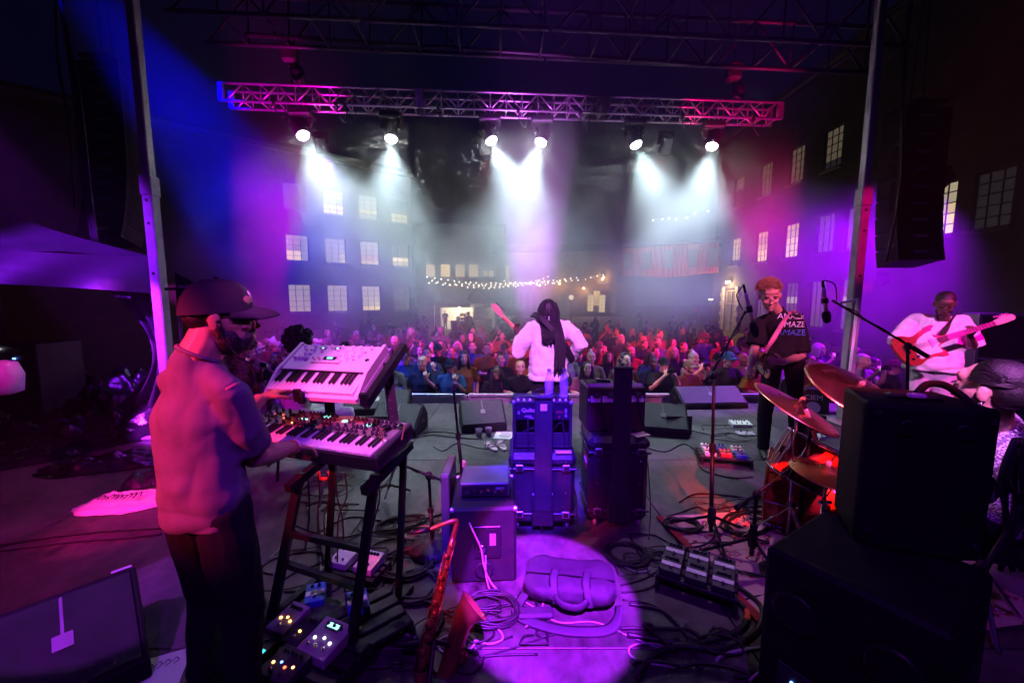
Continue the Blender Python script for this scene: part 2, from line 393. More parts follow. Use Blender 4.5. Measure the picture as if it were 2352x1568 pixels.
# --- second mill farther back
m2 = thing('mill_building', 'farther mill with a row of bright yellow windows above the string lights', 'building')
ux2 = V((1,.03,0)).normalized(); B0 = P(955, 600, 66.0); B0.z = 0
op2 = []; w2 = []
for k, px in enumerate((988, 1022, 1056, 1087)):
    u = (P(px, 600, 66).x-B0.x)-.8
    for r, z in enumerate((5.1, 9.35)):
        w2.append((u, z, 1.6, 2.1, k, r)); op2.append((u, z, 1.6, 2.1))
    op2.append((u, .2, 1.6, 2.2)); w2.append((u, .2, 1.6, 2.2, k, 2))
for du, wd in ((P(1120,600,66).x-B0.x-.8, .75), (P(1133,600,66).x-B0.x-.8, .9)): op2.append((du, 5.2, wd, 1.0)); w2.append((du, 5.2, wd, 1.0, 5, 3))
wall_with_openings(B0, ux2, 14.6, GZ, 13.2, op2).build('wall', M_BRICK2, m2)
m = MB(); m.bar(B0+V((0,6,13.4)), B0+ux2*14.6+V((0,6,13.4)), 12, .4); m.build('roof', M_ROOF, m2)
for u, z, a, b, k, r in w2:
    pt = {0: [['o','w'],['w','w'],['m','m'],['m','m']][k] if k < 4 else ['m'], 1: ['d'], 2: ['k'], 3: ['m']}[r]
    window(m2, B0+ux2*u+V((0,0,z)), ux2, a, b, 3 if a > 1 else 2, 4 if b > 1.5 else 2, [[pt[0]]]*4, big=False, tube=(r == 1 and k == 1) or (r == 0 and k == 1))
# --- low centre building with arched doorways lit by wall lamps
m3 = thing('brick_building', 'dark low brick building with lamp-lit ground floor windows behind the dreadlocked singer', 'building')
C0 = P(1140, 700, 62.0); C0.z = 0; ux3 = V((1,-.10,0)).normalized(); op3 = []; w3 = []
for px, wd, z, h, c in ((1180,.6,-.2,2.6,'k'),(1196,.6,-.2,2.6,'d'),(1212,.6,-.2,2.6,'k'),(1228,.6,-.2,2.6,'d'),(1296,.7,-.6,3.0,'d'),(1356,1.0,-.4,2.6,'m'),(1382,1.0,-.5,2.7,'m'),(1407,.9,-.5,2.6,'d'),(1420,.9,3.8,2.0,'k'),
                        (1165,.6,4.4,2.2,'m'),(1383,.7,3.9,1.9,'k'),(1330,.7,3.9,1.9,'d'),(1270,.7,4.2,2.0,'k')):
    u = P(px, 700, 61).x-C0.x-wd/2; op3.append((u, z, wd, h)); w3.append((u, z, wd, h, c))
wall_with_openings(C0, ux3, 21.0, GZ, 8.6, op3).build('wall', M_BRICK2, m3)
m = MB(); m.bar(C0+V((0,5,9.1)), C0+ux3*21+V((0,5,9.1)), 10.6, 1.0); m.build('roof', M_ROOF, m3)
for u, z, a, b, c in w3: window(m3, C0+ux3*u+V((0,0,z)), ux3, a, b, 2, 5, [[c]]*5, big=False)
m = MB(); pp = P(1370, 685, 60.2); m.box((pp.x, pp.y-.15, pp.z), (.9,.05,2.2)); m.build('notice_board', mat('notice_cream_glow',(.75,.68,.42),.8, emit=(1,.8,.4), es=.12), m3)  # faint warm glow put into the board, which is no lamp
M_BULB = mat('warm_bulb', (1,.9,.7), emit=(1,.72,.36), es=9.0, var=0)
M_BULBW = mat('string_bulb', (1,.9,.7), emit=(1,.80,.52), es=8.0, var=0)
for px, py in ((1285,651),(1340,662),(1386,637),(1240,655)):
    q = P(px, py, 60.0); m = MB(); m.ell(q, .13, nu=8, nv=6); m.build('wall_lamp', M_BULB, m3)
    ld = bpy.data.lights.new('wall_lamp_light', 'POINT'); ld.energy = 160; ld.color = (1,.62,.25); ld.shadow_soft_size = .15
    lo = bpy.data.objects.new('wall_lamp_light', ld); COL.objects.link(lo); lo.location = q+V((0,-.5,-.2))
# --- red corrugated skybridge
sb = thing('skybridge', 'red corrugated metal skybridge with small windows joining two mills', 'bridge')
S0, S1 = P(1430, 600, 38.0), P(1650, 600, 33.5)
zb, zt = P(1500, 634, 36.5).z, P(1500, 566, 36.5).z
us = V((S1.x-S0.x, S1.y-S0.y, 0)); SL = us.length; us.normalize(); un = us.cross(V((0,0,1)))
m = MB(); vs_, fs_ = [], []; n = 150
for i in range(n+1):
    p = V((S0.x,S0.y,0))+us*(SL*i/n)+un*(.07 if i % 4 < 2 else 0)
    vs_ += [p+V((0,0,zb+.15*math.cos(i*.04))), p+V((0,0,zt))]
for i in range(n): fs_.append((2*i, 2*i+2, 2*i+3, 2*i+1))
m.add(vs_, fs_)
m.build('corrugated_wall', mat('red_corrugated', (.42,.05,.055), .5, var=.45, vscale=.6), sb)
m = MB(); c = V((S0.x,S0.y,0))+us*(SL/2)-un*1.6
rot_s = Matrix.Rotation(math.atan2(us.y,us.x),3,'Z')
m.box(c+V((0,0,(zb+zt)/2)), (SL-.02, 3.0, zt-zb-.4), rot=rot_s); m.build('bridge_core', M_ROOF, sb)
m = MB(); m.box(c+V((0,0,zt+.18)), (SL, 3.7, .22), rot=rot_s); m.build('roof', M_ROOF, sb)
for t in (.07,.28,.51,.76,.95):
    q = V((S0.x,S0.y,0))+us*(SL*t)+un*.1
    m = MB(); m.box(q+V((0,0,zb+(zt-zb)*.52)), (.75,.06,1.5), rot=rot_s); wn = m.build('window', M_MUNTIN, sb)
    m = MB(); m.box(q+V((0,0,zb+(zt-zb)*.52))+un*.02, (.6,.05,1.35), rot=rot_s); m.build('pane', PANES['d'], wn)
# --- right mill, wall along depth at x = 18, tall sashes, stone ground floor
m5 = thing('mill_building', 'tall brick mill with lit sash windows and stone doorway at right behind guitarist', 'building')
ux5 = V((0,-1,0)); X5 = 18.0; Y5 = 36.0
def d5(px): return X5*914.7/(px-1176)
op5 = []; w5 = []
for px, cc in ((1680,'ddkkd'),(1738,'ddddd'),(1803,'ddddd'),(1880,'ddddk')):
    u = Y5-d5(px)-.65; op5.append((u, 8.9, 1.3, 2.2)); w5.append((u, 8.9, 1.3, 2.2, cc, 3))
for px, cc in ((1680,'mmmmd'),(1738,['m','l','m','w','w']),(1803,['m','m','w','w','w']),(1878,'ddddd'),(1945,'ddddd'),(2127,['l','l','m','w','w']),(2243,'kkkkk')):
    u = Y5-d5(px)-.65; op5.append((u, 4.25, 1.3, 2.15)); w5.append((u, 4.25, 1.3, 2.15, cc, 3))
for px, cc in ((1745,'ddddd'),(1812,'ddldd'),(1872,'ddddd'),(1945,'ddldd')):
    u = Y5-d5(px)-.6; op5.append((u, -.1, 1.2, 2.75)); w5.append((u, -.1, 1.2, 2.75, cc, 3))
ud = Y5-d5(1674)-.85; op5.append((ud, GZ, 1.7, 3.5))
wall_with_openings(V((X5,Y5,0)), ux5, 27.0, GZ, 14.5, op5).build('wall', M_STONE, m5)
m = MB(); m.box((X5+5.5, Y5-13.5, 14.9), (11.6, 27.4, .5)); m.build('roof', M_ROOF, m5)
for u, z, a, b, cc, n in w5:
    window(m5, V((X5,Y5,0))+ux5*u+V((0,0,z)), ux5, a, b, 3, 5 if b < 2.6 else 6, list(cc)+['d'])
# doorway: glazed double door, pale quoins, lamp above
m = MB(); yd = Y5-ud-.85
for e in (-.8, 0, .8): m.box((X5+.15, yd+e, GZ+1.7), (.1,.09,3.4))
for z in (0.05, .9, 2.3, 3.35): m.box((X5+.15, yd, GZ+z), (.09,1.6,.09))
dr = m.build('door', mat('door_paint',(.22,.17,.10),.6), m5)
m = MB(); m.box((X5+.2, yd, GZ+1.7), (.02,1.6,3.3)); m.build('pane', PANES['d'], dr)
m = MB(); mq = mat('quoin_stone', (.42,.38,.30), .85, var=.3, vscale=3, bump=.5, bscale=8)
for k in range(9):
    for sg in (-1,1):
        L = .55 if k % 2 else .38
        b_ = MB(); b_.box((X5-.04, yd+sg*(.86+L/2), GZ+.2+k*.41), (.14, L, .385), ch=.03); b_.build('quoin', mq, m5)
q = V((X5-.25, yd, GZ+4.05)); m = MB(); m.box(q, (.22,.34,.14)); m.build('door_lamp', M_BULB, m5)
ld = bpy.data.lights.new('door_lamp_light', 'POINT'); ld.energy = 260; ld.color = (1,.66,.28); ld.shadow_soft_size = .12
lo = bpy.data.objects.new('door_lamp_light', ld); COL.objects.link(lo); lo.location = q+V((-.45,0,-.25))
# --- trees/dark ridge not seen; string lights
def string_lights(p0, p1, sag, n, label, lift=0):
    p0, p1 = V(p0), V(p1)
    t = thing('string_lights', label, 'string lights', p0, group='festoon strings over the yard')
    pts = [(p1-p0)*(k/40)-V((0,0,sag*4*(k/40)*(1-k/40))) for k in range(41)]
    m = MB(); m.etube(pts, .012, 4); m.build('cable', mat('black_cable',(.012,.012,.013),.5), t)
    me = None
    for k in range(n):
        s_ = (k+.5)/n; q = (p1-p0)*s_-V((0,0,sag*4*s_*(1-s_)+.12))
        if me is None: b_ = MB(); b_.ell((0,0,0), .045, nu=6, nv=5); me = b_.mesh('bulb'); me.materials.append(M_BULBW)
        link('bulb', me, None, t, q+V((random.uniform(-.1,.1),0,random.uniform(-.1,.1))))
string_lights(P(975,633,40), P(1262,643,58), .55, 26, 'festoon string starting highest at left mill corner')
string_lights(P(978,648,40), P(1300,640,57), .35, 28, 'festoon string sagging level over vendor tent')
string_lights(P(985,640,41), P(1262,632,52), 1.1, 24, 'festoon string with deepest sag above vendor tent')
string_lights(P(1100,655,48), P(1392,628,58), .5, 18, 'festoon string rising right toward red skybridge')
string_lights(P(1150,640,55), P(1330,632,55), .8, 14, 'short festoon string in front of dark brick building')
string_lights(P(1495,503,30), P(1640,476,22), .12, 7, 'festoon bulbs high above the red skybridge')
fl = thing('fill_lamp', 'added red fill lamp on the ground below the skybridge', 'lamp', V((S0.x,S0.y,GZ))+us*(SL*.5)+un*5)  # lamp added to brighten the skybridge, hidden behind the crowd
q_ = MB(); q_.box((0,0,.2),(.4,.25,.3),ch=.03); q_.build('housing', M_ROOF, fl)
o_ = spot(fl.location+V((0,0,.5)), V((S0.x,S0.y,(zb+zt)/2))+us*(SL*.5), (1,.04,.05), 900, 84, .8); LAMPS.pop()
# ================================================================== PEOPLE: builders
SKIN = {'fair': mat('skin_fair', (.52,.30,.22), .5, var=.08, vscale=25, bump=.05, bscale=200), 'tan': mat('skin_tan', (.40,.22,.15), .5, var=.08, vscale=25),
        'brown': mat('skin_brown', (.20,.10,.065), .5, var=.08, vscale=25), 'dark': mat('skin_dark', (.10,.052,.035), .48, var=.08, vscale=25)}
M_EYE = mat('eye_dark', (.02,.014,.012), .3); M_BROW = mat('brow_hair', (.03,.02,.015), .8)
HAIRC = {'black': mat('hair_black', (.010,.009,.010), .45, var=.4, vscale=60, bump=.5, bscale=160), 'brown': mat('hair_brown', (.05,.028,.016), .5, var=.4, vscale=60, bump=.5, bscale=160),
         'blond': mat('hair_blond', (.38,.24,.12), .5, var=.35, vscale=60, bump=.5, bscale=160), 'grey': mat('hair_grey', (.30,.28,.27), .5, var=.3, vscale=60, bump=.5, bscale=160)}
def cloth(name, col, rough=.85):
    new = 'cloth_'+name not in MATS; m = mat('cloth_'+name, col, rough, var=.14, vscale=14, bump=.25, bscale=420, spec=.2)
    if new:                                             # soft creases over the fine weave
        nt = m.node_tree; wb = [n for n in nt.nodes if n.type == 'BUMP'][0]; tc = [n for n in nt.nodes if n.type == 'TEX_COORD'][0]
        n = nt.nodes.new('ShaderNodeTexNoise'); n.noise_type = 'RIDGED_MULTIFRACTAL'; n.inputs['Scale'].default_value = 4.5; n.inputs['Detail'].default_value = 2.5; n.inputs['Distortion'].default_value = 1.1
        nt.links.new(tc.outputs['Object'], n.inputs['Vector']); b2 = nt.nodes.new('ShaderNodeBump'); b2.inputs['Strength'].default_value = .8; b2.inputs['Distance'].default_value = .020
        nt.links.new(n.outputs['Fac'], b2.inputs['Height']); nt.links.new(b2.outputs[0], wb.inputs['Normal'])
    return m

def remesh(mb, voxel, smooth=4, fold=None, decimate=None, name='figure'):
    me = mb.mesh(name); o = bpy.data.objects.new('tmp', me)
    r = o.modifiers.new('r', 'REMESH'); r.mode = 'VOXEL'; r.voxel_size = voxel; r.use_smooth_shade = True
    if smooth: s = o.modifiers.new('s', 'SMOOTH'); s.factor = .5; s.iterations = smooth
    if decimate: d = o.modifiers.new('d', 'DECIMATE'); d.ratio = decimate
    out = evaluate(o)
    bpy.data.objects.remove(o); bpy.data.meshes.remove(me)
    if fold:                                            # cloth folds: stretched noise pushed along the normals
        amp, sc = fold
        nr = [v.normal.copy() for v in out.vertices]; zz = [v.co.z for v in out.vertices]; z0, z1 = min(zz), max(zz)
        for v, n in zip(out.vertices, nr):
            c = v.co
            t = abs(mnoise.noise(V((c.x*sc.x, c.y*sc.y, c.z*sc.z)))) + .5*abs(mnoise.noise(V((c.x*sc.x*2.3+7, c.y*sc.y*2.3, c.z*sc.z*2.3))))
            k = (z1-c.z)/(z1-z0+1e-6); h = abs(mnoise.noise(V((c.x*sc.x*.8+3, c.y*sc.y*.8, c.z*sc.z*6))))       # drapes gather towards the hem
            v.co = c + n*(amp*((t-.28)*(1-.5*k)+(h-.22)*1.1*k*k))
    out.shade_smooth(); return out

def hand(m, wrist, fdir, palm, right, curl=.5, s=1.0, spread=.12):
    fdir = V(fdir).normalized(); palm = V(palm); palm = (palm-fdir*palm.dot(fdir)).normalized()
    th = fdir.cross(palm) if right else palm.cross(fdir)           # towards the thumb
    w_ = V(wrist); k = w_+fdir*.088*s
    m.etube([w_-fdir*.02*s, w_+fdir*.02*s, w_+fdir*.06*s, k], [(.026*s,.020*s), (.034*s,.019*s), (.041*s,.017*s), (.039*s,.013*s)], 10, side=th)
    for i, (off, L) in enumerate(((.030,.072), (.010,.080), (-.010,.075), (-.029,.058))):
        d = (fdir+th*off*spread*12).normalized(); p = k+th*off*s-fdir*.012*s; pts = [p]; a = curl*(.55+.08*i)
        for seg, fr in enumerate((.46,.30,.24)):
            d = (Matrix.Rotation(a, 3, th) @ d) if (Matrix.Rotation(.1,3,th) @ fdir).dot(palm) > 0 else (Matrix.Rotation(-a, 3, th) @ d)
            p = p+d*(L*s*fr); pts.append(p)
        m.etube(pts, [.0088*s,.0085*s,.0078*s,.0062*s], 8)
    t0 = w_+fdir*.028*s+th*.024*s; d1 = (fdir*.55+th*.75+palm*.3).normalized(); d2 = (fdir*.85+th*.35+palm*.45).normalized()
    m.etube([t0-d1*.012*s, t0+d1*.032*s, t0+d1*.032*s+d2*.034*s, t0+d1*.032*s+d2*.058*s], [.014*s,.0115*s,.0098*s,.0075*s], 8)

def head(m, c, Rm, s=1.0, wide=1.0):
    e = lambda p, r, rr=None: m.ell(c+Rm @ (V(p)*s), tuple(q*s for q in r), rot=Rm if rr is None else Rm @ rr, nu=14, nv=10)
    e((0,-.012,.034), (.077*wide,.097,.086)); e((0,.026,-.040), (.058*wide,.070,.076)); e((0,.020,-.01),(.070*wide,.075,.07))
    e((0,.072,-.098), (.026,.026,.022)); e((0,.03,-.095),(.046*wide,.05,.025))
    e((0,.094,-.008), (.011,.015,.030), R3(-.30)); e((0,.105,-.030), (.015,.014,.011))
    e((0,.079,.026), (.046,.013,.011)); e((0,.060,.055),(.055,.034,.035)); e((.036,.070,-.024), (.024,.024,.020)); e((-.036,.070,-.024), (.024,.024,.020))
    e((0,.088,-.066), (.025,.014,.008)); e((0,.086,-.078), (.022,.013,.008)); e((0,.088,-.05),(.018,.010,.010))
    for sg in (-1,1): e((sg*.078*wide,-.008,-.012), (.010,.020,.034), R3(0,0,sg*-.35))
def face_parts(c, Rm, s=1.0):
    out = []
    for sg in (-1,1):
        m, b = MB(), MB()
        m.ell(c+Rm @ (V((sg*.033,.0835,.005))*s), (.011*s,.006*s,.0048*s), rot=Rm, nu=8, nv=6)
        b.ell(c+Rm @ (V((sg*.034,.094,.026))*s), (.021*s,.007*s,.0042*s), rot=Rm @ R3(0,sg*.12,0), nu=8, nv=6)
        out.append((m, b))
    return out

def make_person(J, o, st, voxel=.006, name='person', root=None):
    """J: joints in world space (dict of Vectors); o: origin (feet); st: style. Returns dict of MB for body, top, trousers, shoes."""
    L = lambda k: V(J[k])-o
    side = (L('shR')-L('shL')).normalized()
    sk, top, tr, sh, sh2 = MB(), MB(), MB(), MB(), MB(); sh1 = sh
    Rm = st['head_rot']; hc = L('head'); g = st.get('girth', 1.0)
    head(sk, hc, Rm, st.get('head_s', 1.0))
    nb = L('neck'); sk.etube([nb-V((0,0,.05)), nb, nb.lerp(hc+Rm @ V((0,-.02,-.05)), .6), hc+Rm @ V((0,-.02,-.02))], [.062,.056*st.get('neck_w',1),.053*st.get('neck_w',1),.055], 12)
    pel, wa, ch = L('pelvis'), L('waist'), L('chest')
    shm = (L('shR')+L('shL'))/2
    sk.etube([pel, wa, ch, shm, nb], [(.12*g,.085*g),(.11*g,.08*g),(.13*g,.09*g),(.13,.07),(.055,.055)], 12, side=side)
    for s in 'RL':
        S, E, W = L('sh'+s), L('el'+s), L('wr'+s); aw = st.get('arm', 1.0)
        fo = E.lerp(W, .3)
        sk.etube([shm.lerp(S,.6), S, S.lerp(E,.5), E, fo, W], [.03,.036,.044*aw,.039*aw,.041*aw,.027*aw], 12)
        fd, pn, cu = st['hand'+s]; hand(sk, W, fd, pn, s == 'R', cu, st.get('hand_s', 1.0))
        H, K, A = L('hip'+s), L('kn'+s), L('an'+s)
        sk.etube([pel.lerp(H,.8), H, H.lerp(K,.5), K, K.lerp(A,.35), A], [.07,.075,.065,.05,.05,.036], 12)
        toe = L('toe'+s) if 'toe'+s in J else A+V((0,.17,-.07))
        tw = st.get('leg', 1.0)
        tr.etube([pel.lerp(H,.5)+V((0,0,.05)), H, H.lerp(K,.45), K, K.lerp(A,.5), A+(A-K).normalized()*.02], [.10*g,.097*g,.086*tw,.070*tw,.064*tw,.056*tw], 14)
        fdv = (toe-A); fdv.z = 0; fdv = fdv.normalized() if fdv.length > .01 else V((0,1,0))
        if s == 'L': sh = sh2
        sh.etube([A-fdv*.06-V((0,0,.045)), A+fdv*.02-V((0,0,.045)), A+fdv*.12-V((0,0,.055)), A+fdv*.19-V((0,0,.06))], [(.036,.035),(.042,.042),(.046,.032),(.034,.022)], 12, side=V((0,0,1)).cross(fdv))
        # sleeve
        sl = st.get('sleeve', .75)
        path = [S+(shm-S)*.30-V((0,0,.02)), S.lerp(E,.06), S.lerp(E, .5)]
        if sl <= 1: path += [S.lerp(E, sl)]
        else: path += [E, E.lerp(W, sl-1)]
        rr = st.get('sleeve_r', .072); k = len(path)
        top.etube(path, [.055*g]+[.061*g]+[rr]*(k-3)+[rr*(1.04 if sl <= 1 else .62)], 14)
        top.etube([nb-V((0,0,.035)), nb.lerp(S,.5)-V((0,0,.022)), S-V((0,0,.012)), S.lerp(E,.15)], [.056,.053*g,.051*g,.055*g], 14)
    tr.etube([pel-V((0,0,.04)), pel+V((0,0,.05)), wa-(wa-pel)*.35], [(.150*g,.112*g),(.158*g,.115*g),(.146*g,.108*g)], 16, side=side)
    hem = L('hem') if 'hem' in J else pel+V((0,0,.02))
    fl = st.get('flare', 1.0)
    top.etube([hem, hem.lerp(wa,.5), wa, wa.lerp(ch,.6), ch, shm-V((0,0,.045)), shm+(nb-shm)*.5+V((0,0,.0)), nb-(nb-shm)*.02, nb+(hc-nb).normalized()*.030],
              [(.172*g*fl,.128*g*fl),(.168*g*fl,.128*g*fl),(.160*g*fl,.125*g),(.168*g,.122*g),(.174*g,.122*g),(.158*g,.100*g),(.108,.078),(.072,.070),(.066,.066)], 20, side=side)
    return sk, top, tr, sh1, sh2
def fold_noise(amp, s=(5.5,5.5,2.2)): return (amp, V(s))
def person_thing(label, J, o, st, mats, group=None, voxel=.006, cv=.008, folds=.014, sm=26):
    t = thing('person', label, 'person', o, group=group)
    sk, top, tr, sh, sh2 = make_person(J, o, st)
    b = link('body', remesh(sk, voxel, 4), mats['skin'], t)
    link('shirt', remesh(top, cv, sm, fold_noise(folds)), mats['shirt'], t)
    link('trousers', remesh(tr, cv, 4, fold_noise(folds*.6, (5,5,3))), mats['trousers'], t)
    for q in (sh, sh2): link('shoe', remesh(q, .009, 3), mats.get('shoes', mat('shoe_black',(.015,.015,.016),.5)), t)
    for m, br in face_parts(V(J['head'])-o, st['head_rot'], st.get('head_s',1.0)):
        m.build('eye', M_EYE, t, smooth=True); br.build('eyebrow', mats.get('brow', M_BROW), t, smooth=True)
    return t
def stand(o, yaw, h=1.75, hipw=.09):
    """default standing joints around origin o facing yaw (0 = +y, clockwise positive)"""
    f = V((math.sin(yaw), math.cos(yaw), 0)); r = V((math.cos(yaw), -math.sin(yaw), 0)); k = h/1.75; u = V((0,0,1)); o = V(o)
    q = lambda a, b, c: o+r*(a*k)+f*(b*k)+u*(c*k)
    J = dict(pelvis=q(0,0,.93), waist=q(0,0,1.06), chest=q(0,.01,1.26), neck=q(0,-.01,1.46), head=q(0,.03,1.615), shR=q(.185,-.01,1.41), shL=q(-.185,-.01,1.41),
             hipR=q(hipw,0,.90), hipL=q(-hipw,0,.90), knR=q(.105,.03,.49), knL=q(-.105,.03,.49), anR=q(.12,-.01,.085), anL=q(-.12,-.01,.085), toeR=q(.15,.2,.02), toeL=q(-.15,.2,.02))
    return J, q, f, r
def hrot(yaw, pitch=0, roll=0):    # yaw clockwise from +y; pitch > 0 looks down
    return (Matrix.Rotation(-yaw,3,'Z') @ Matrix.Rotation(-pitch,3,'X') @ Matrix.Rotation(roll,3,'Y'))
def scalp(m, c, Rm, s=1.0, grow=1.07, back=0.0):
    m.ell(c+Rm @ (V((0,-.020-back,.044))*s), (.080*s*grow,.094*s*grow,.082*s*grow), rot=Rm, nu=16, nv=12)
    m.ell(c+Rm @ (V((0,-.045,.0))*s), (.074*s*grow,.066*s*grow,.075*s*grow), rot=Rm, nu=14, nv=10)
def strands(m, rng, n, fn, r=.004, sides=4):
    for _ in range(n): m.etube(fn(rng), r, sides)
def cap_mesh(c, Rm, s=1.0, brim=True):
    m = MB(); T = lambda p: c+Rm @ (V(p)*s); n = 20; rows = 6; base = 0
    vs, fs = [], []
    for i in range(rows+1):
        t = (math.pi/2)*i/rows
        for j in range(n):
            a = 2*math.pi*j/n
            vs.append(T((.086*math.cos(a)*math.cos(t)**.7, -.010+.107*math.sin(a)*math.cos(t)**.7, .014+.112*math.sin(t)+(.010*math.sin(a)-.004)*math.cos(t))))
    for i in range(rows):
        for j in range(n): fs.append([i*n+j, i*n+(j+1)%n, (i+1)*n+(j+1)%n, (i+1)*n+j])
    fs.append([rows*n+j for j in range(n)])
    m.add(vs, fs)
    # closing inner shell
    m.ell(T((0,-.01,.035)), (.083*s,.103*s,.07*s), rot=Rm, nu=14, nv=8)
    m.ell(T((0,-.01,.129)), (.008*s,.008*s,.004*s), rot=Rm, nu=8, nv=4)
    if not brim: return m, None
    b = MB(); vs, fs = [], []; k = 12
    for row, (rad, zz, yy) in enumerate(((1.0,.034,0), (1.0,.030,.03), (.97,.022,.060), (.90,.010,.078))):
        for dz in (0, -.004):
            for j in range(k+1):
                a = math.pi*j/k
                vs.append(T((.082*math.cos(a)*rad, .035+.065*math.sin(a)+yy*math.sin(a)**.6, zz+dz-.02*math.cos(a)**2)))
    st_ = 2*(k+1)
    for row in range(3):
        for j in range(k):
            a = row*st_+j; b2 = a+st_
            fs.append([a, a+1, b2+1, b2]); q = a+k+1; q2 = q+st_; fs.append([q2, q2+1, q+1, q])
    for j in range(k):
        a = 3*st_+j; fs.append([a, a+1, a+k+2, a+k+1])
    b.add(vs, fs); return m, b
# ================================================================== THE BAND
from mathutils.bvhtree import BVHTree
def decal_text(t, shirt, txt, size, m, c, d, name='print', lift=.003, shear=0):
    """flat lettering wrapped on the cloth: c = centre (thing space), d = outward direction"""
    d = V(d).normalized(); x = V((0,0,1)).cross(d).normalized(); z = d.cross(x)
    bv = BVHTree.FromPolygons([v.co for v in shirt.vertices], [tuple(p.vertices) for p in shirt.polygons])
    o = text_part(txt, size, m, t, (0,0,0), (0,0,0), name, ext=0, shear=shear); me = o.data
    for v in me.vertices:
        p = V(c)+x*v.co.x+z*v.co.y+d*.3; h = bv.ray_cast(p, -d)
        v.co = (h[0] if h[0] else p-d*.3)+d*lift
    return o
def guitar(label, pos, neck, face, body_m, guard_m, neck_m, scale=1.0, strings=6, strap=None, group=None, horn=1.0, headcol=None):
    x = V(neck).normalized(); n = V(face); n = (n-x*n.dot(x)).normalized(); y = n.cross(x)
    t = thing('guitar', label, 'guitar', pos, group=group)
    t.matrix_world = Matrix.Translation(V(pos)) @ Matrix((x, y, n)).transposed().to_4x4() @ Matrix.Scale(scale, 4)
    ol = spline([(.24,.035),(.17,.045),(.13,.10),(.19,.155*horn),(.14,.17*horn),(.04,.135),(-.05,.115),(-.14,.155),(-.22,.13),(-.245,.02),(-.215,-.13),(-.12,-.175),(-.02,-.135),(.06,-.14),(.15,-.165),(.155,-.115),(.125,-.06),(.19,-.035),(.24,-.03)], 4)
    ol = [(p[0], p[1]) for p in [V((a[0],a[1],0)) if False else a for a in [V((q[0],q[1],0)) for q in ol]]]
    me = MB(); me.prism(ol, -.022, .022); b = me.build('body', body_m, t, auto=40)
    bm = b.modifiers.new('bevel','BEVEL'); bm.width = .007; bm.segments = 2; bm.limit_method = 'ANGLE'
    if guard_m:
        g = MB(); g.prism([(p[0]*.72+.01, p[1]*.74) for p in spline([(.26,.03,0),(.16,.06,0),(.17,.15,0),(.05,.13,0),(-.06,.07,0),(-.14,-.05,0),(-.13,-.17,0),(-.02,-.15,0),(.08,-.15,0),(.16,-.15,0),(.15,-.06,0),(.26,-.03,0)], 3)], .0225, .0255); g.build('pickguard', guard_m, t, auto=40)
    g = MB(); g.etube([(.16,0,.02),(.40,0,.022),(.66,0,.022)], [(.029,.013),(.026,.012),(.022,.012)], 10, side=V((0,1,0))); g.build('neck', neck_m, t, smooth=True)
    g = MB(); g.prism([(.14,.029),(.14,-.029),(.665,-.022),(.665,.022)], .030, .036); fb = g.build('fretboard', mat('rosewood',(.05,.025,.015),.5), t)
    for k in range(1, 20):
        xx = .665-.648*(1-2**(-k/12)); g = MB(); g.box((xx,0,.0365), (.0025,.05-.008*xx,.002)); g.build('fret', mat('fret_wire',(.6,.6,.6),.3,1), fb)
    hs = [(.66,.023),(.70,.030),(.745,.048),(.80,.046),(.845,.034),(.86,.01),(.84,-.018),(.76,-.026),(.69,-.024),(.66,-.022)]
    g = MB(); g.prism(hs, .012, .026); g.build('headstock', headcol or neck_m, t)
    for k in range(strings):
        g = MB(); xx = .70+k*.024; g.cyl((xx,.028+.006*(k%3),.026), (xx,.028+.006*(k%3),.040), .005, n=6); g.box((xx,.058,.018), (.010,.018,.012), ch=.003); g.build('tuner', mat('tuner_chrome',(.7,.7,.72),.25,1), t)
        yy = .020-.040*k/max(1,strings-1)
        g = MB(); g.cyl((-.16,yy*1.1,.040), (.665,yy*.75,.040), .0009, n=4); g.build('string', mat('string_steel',(.6,.6,.6),.3,1), t)
    for xx in (.075,-.055):
        g = MB(); g.box((xx,0,.028), (.032,.082,.016), ch=.004); g.build('pickup', mat('pickup_cover',(.75,.72,.66),.35,.6), t)
    g = MB(); g.box((-.16,0,.030), (.05,.085,.012), ch=.003); g.build('bridge', mat('tuner_chrome',(.7,.7,.72),.25,1), t)
    for a, c in ((-.10,-.09),(-.15,-.10),(-.05,-.10)):
        g = MB(); g.lathe([(.012,.022),(.012,.036),(.009,.040)], 10, Mx((a,c,0))); g.build('knob', mat('knob_black',(.02,.02,.02),.4), t)
    if strap:                                        # ribbon through world points
        Mi = t.matrix_world.inverted(); pts = spline([Mi @ V(p) for p in strap[0]], 6); g = MB()
        g.etube(pts, [(strap[1], .0025)]*len(pts), 6, side=[ (Mi.to_3x3() @ V(strap[2])).normalized() ]*len(pts)); g.build('strap', strap[3], t, smooth=True)
    return t

# ------------------------------------------------------------------ keyboard player
KO = V((-1.10,1.37,0)); J, q, f, r = stand(KO, R(24), 1.70)
J['head'] = P(506,728,1.40); J['neck'] = P(452,826,1.36); J['hem'] = q(0,0,.86)
J['waist'] = q(0,-.01,1.05); J['chest'] = q(0,-.015,1.24); J['shR'] = q(.178,.0,1.37); J['shL'] = q(-.178,.0,1.37)
J['elR'] = P(588,1050,1.43); J['wrR'] = P(672,1026,1.68); J['elL'] = P(520,985,1.66); J['wrL'] = P(600,914,1.84)
hr = hrot(R(60), R(2))
st = dict(head_rot=hr, handR=(P(742,1036,1.84)-J['wrR'], V((.1,-.05,-1)), .42), handL=(P(690,878,2.02)-J['wrL'], V((.2,.2,-1)), .30), girth=.90, sleeve=.86, sleeve_r=.068, arm=1.08, flare=1.08, neck_w=1.22, head_s=1.03)
M_KSHIRT = cloth('grey_tee', (.16,.13,.15))
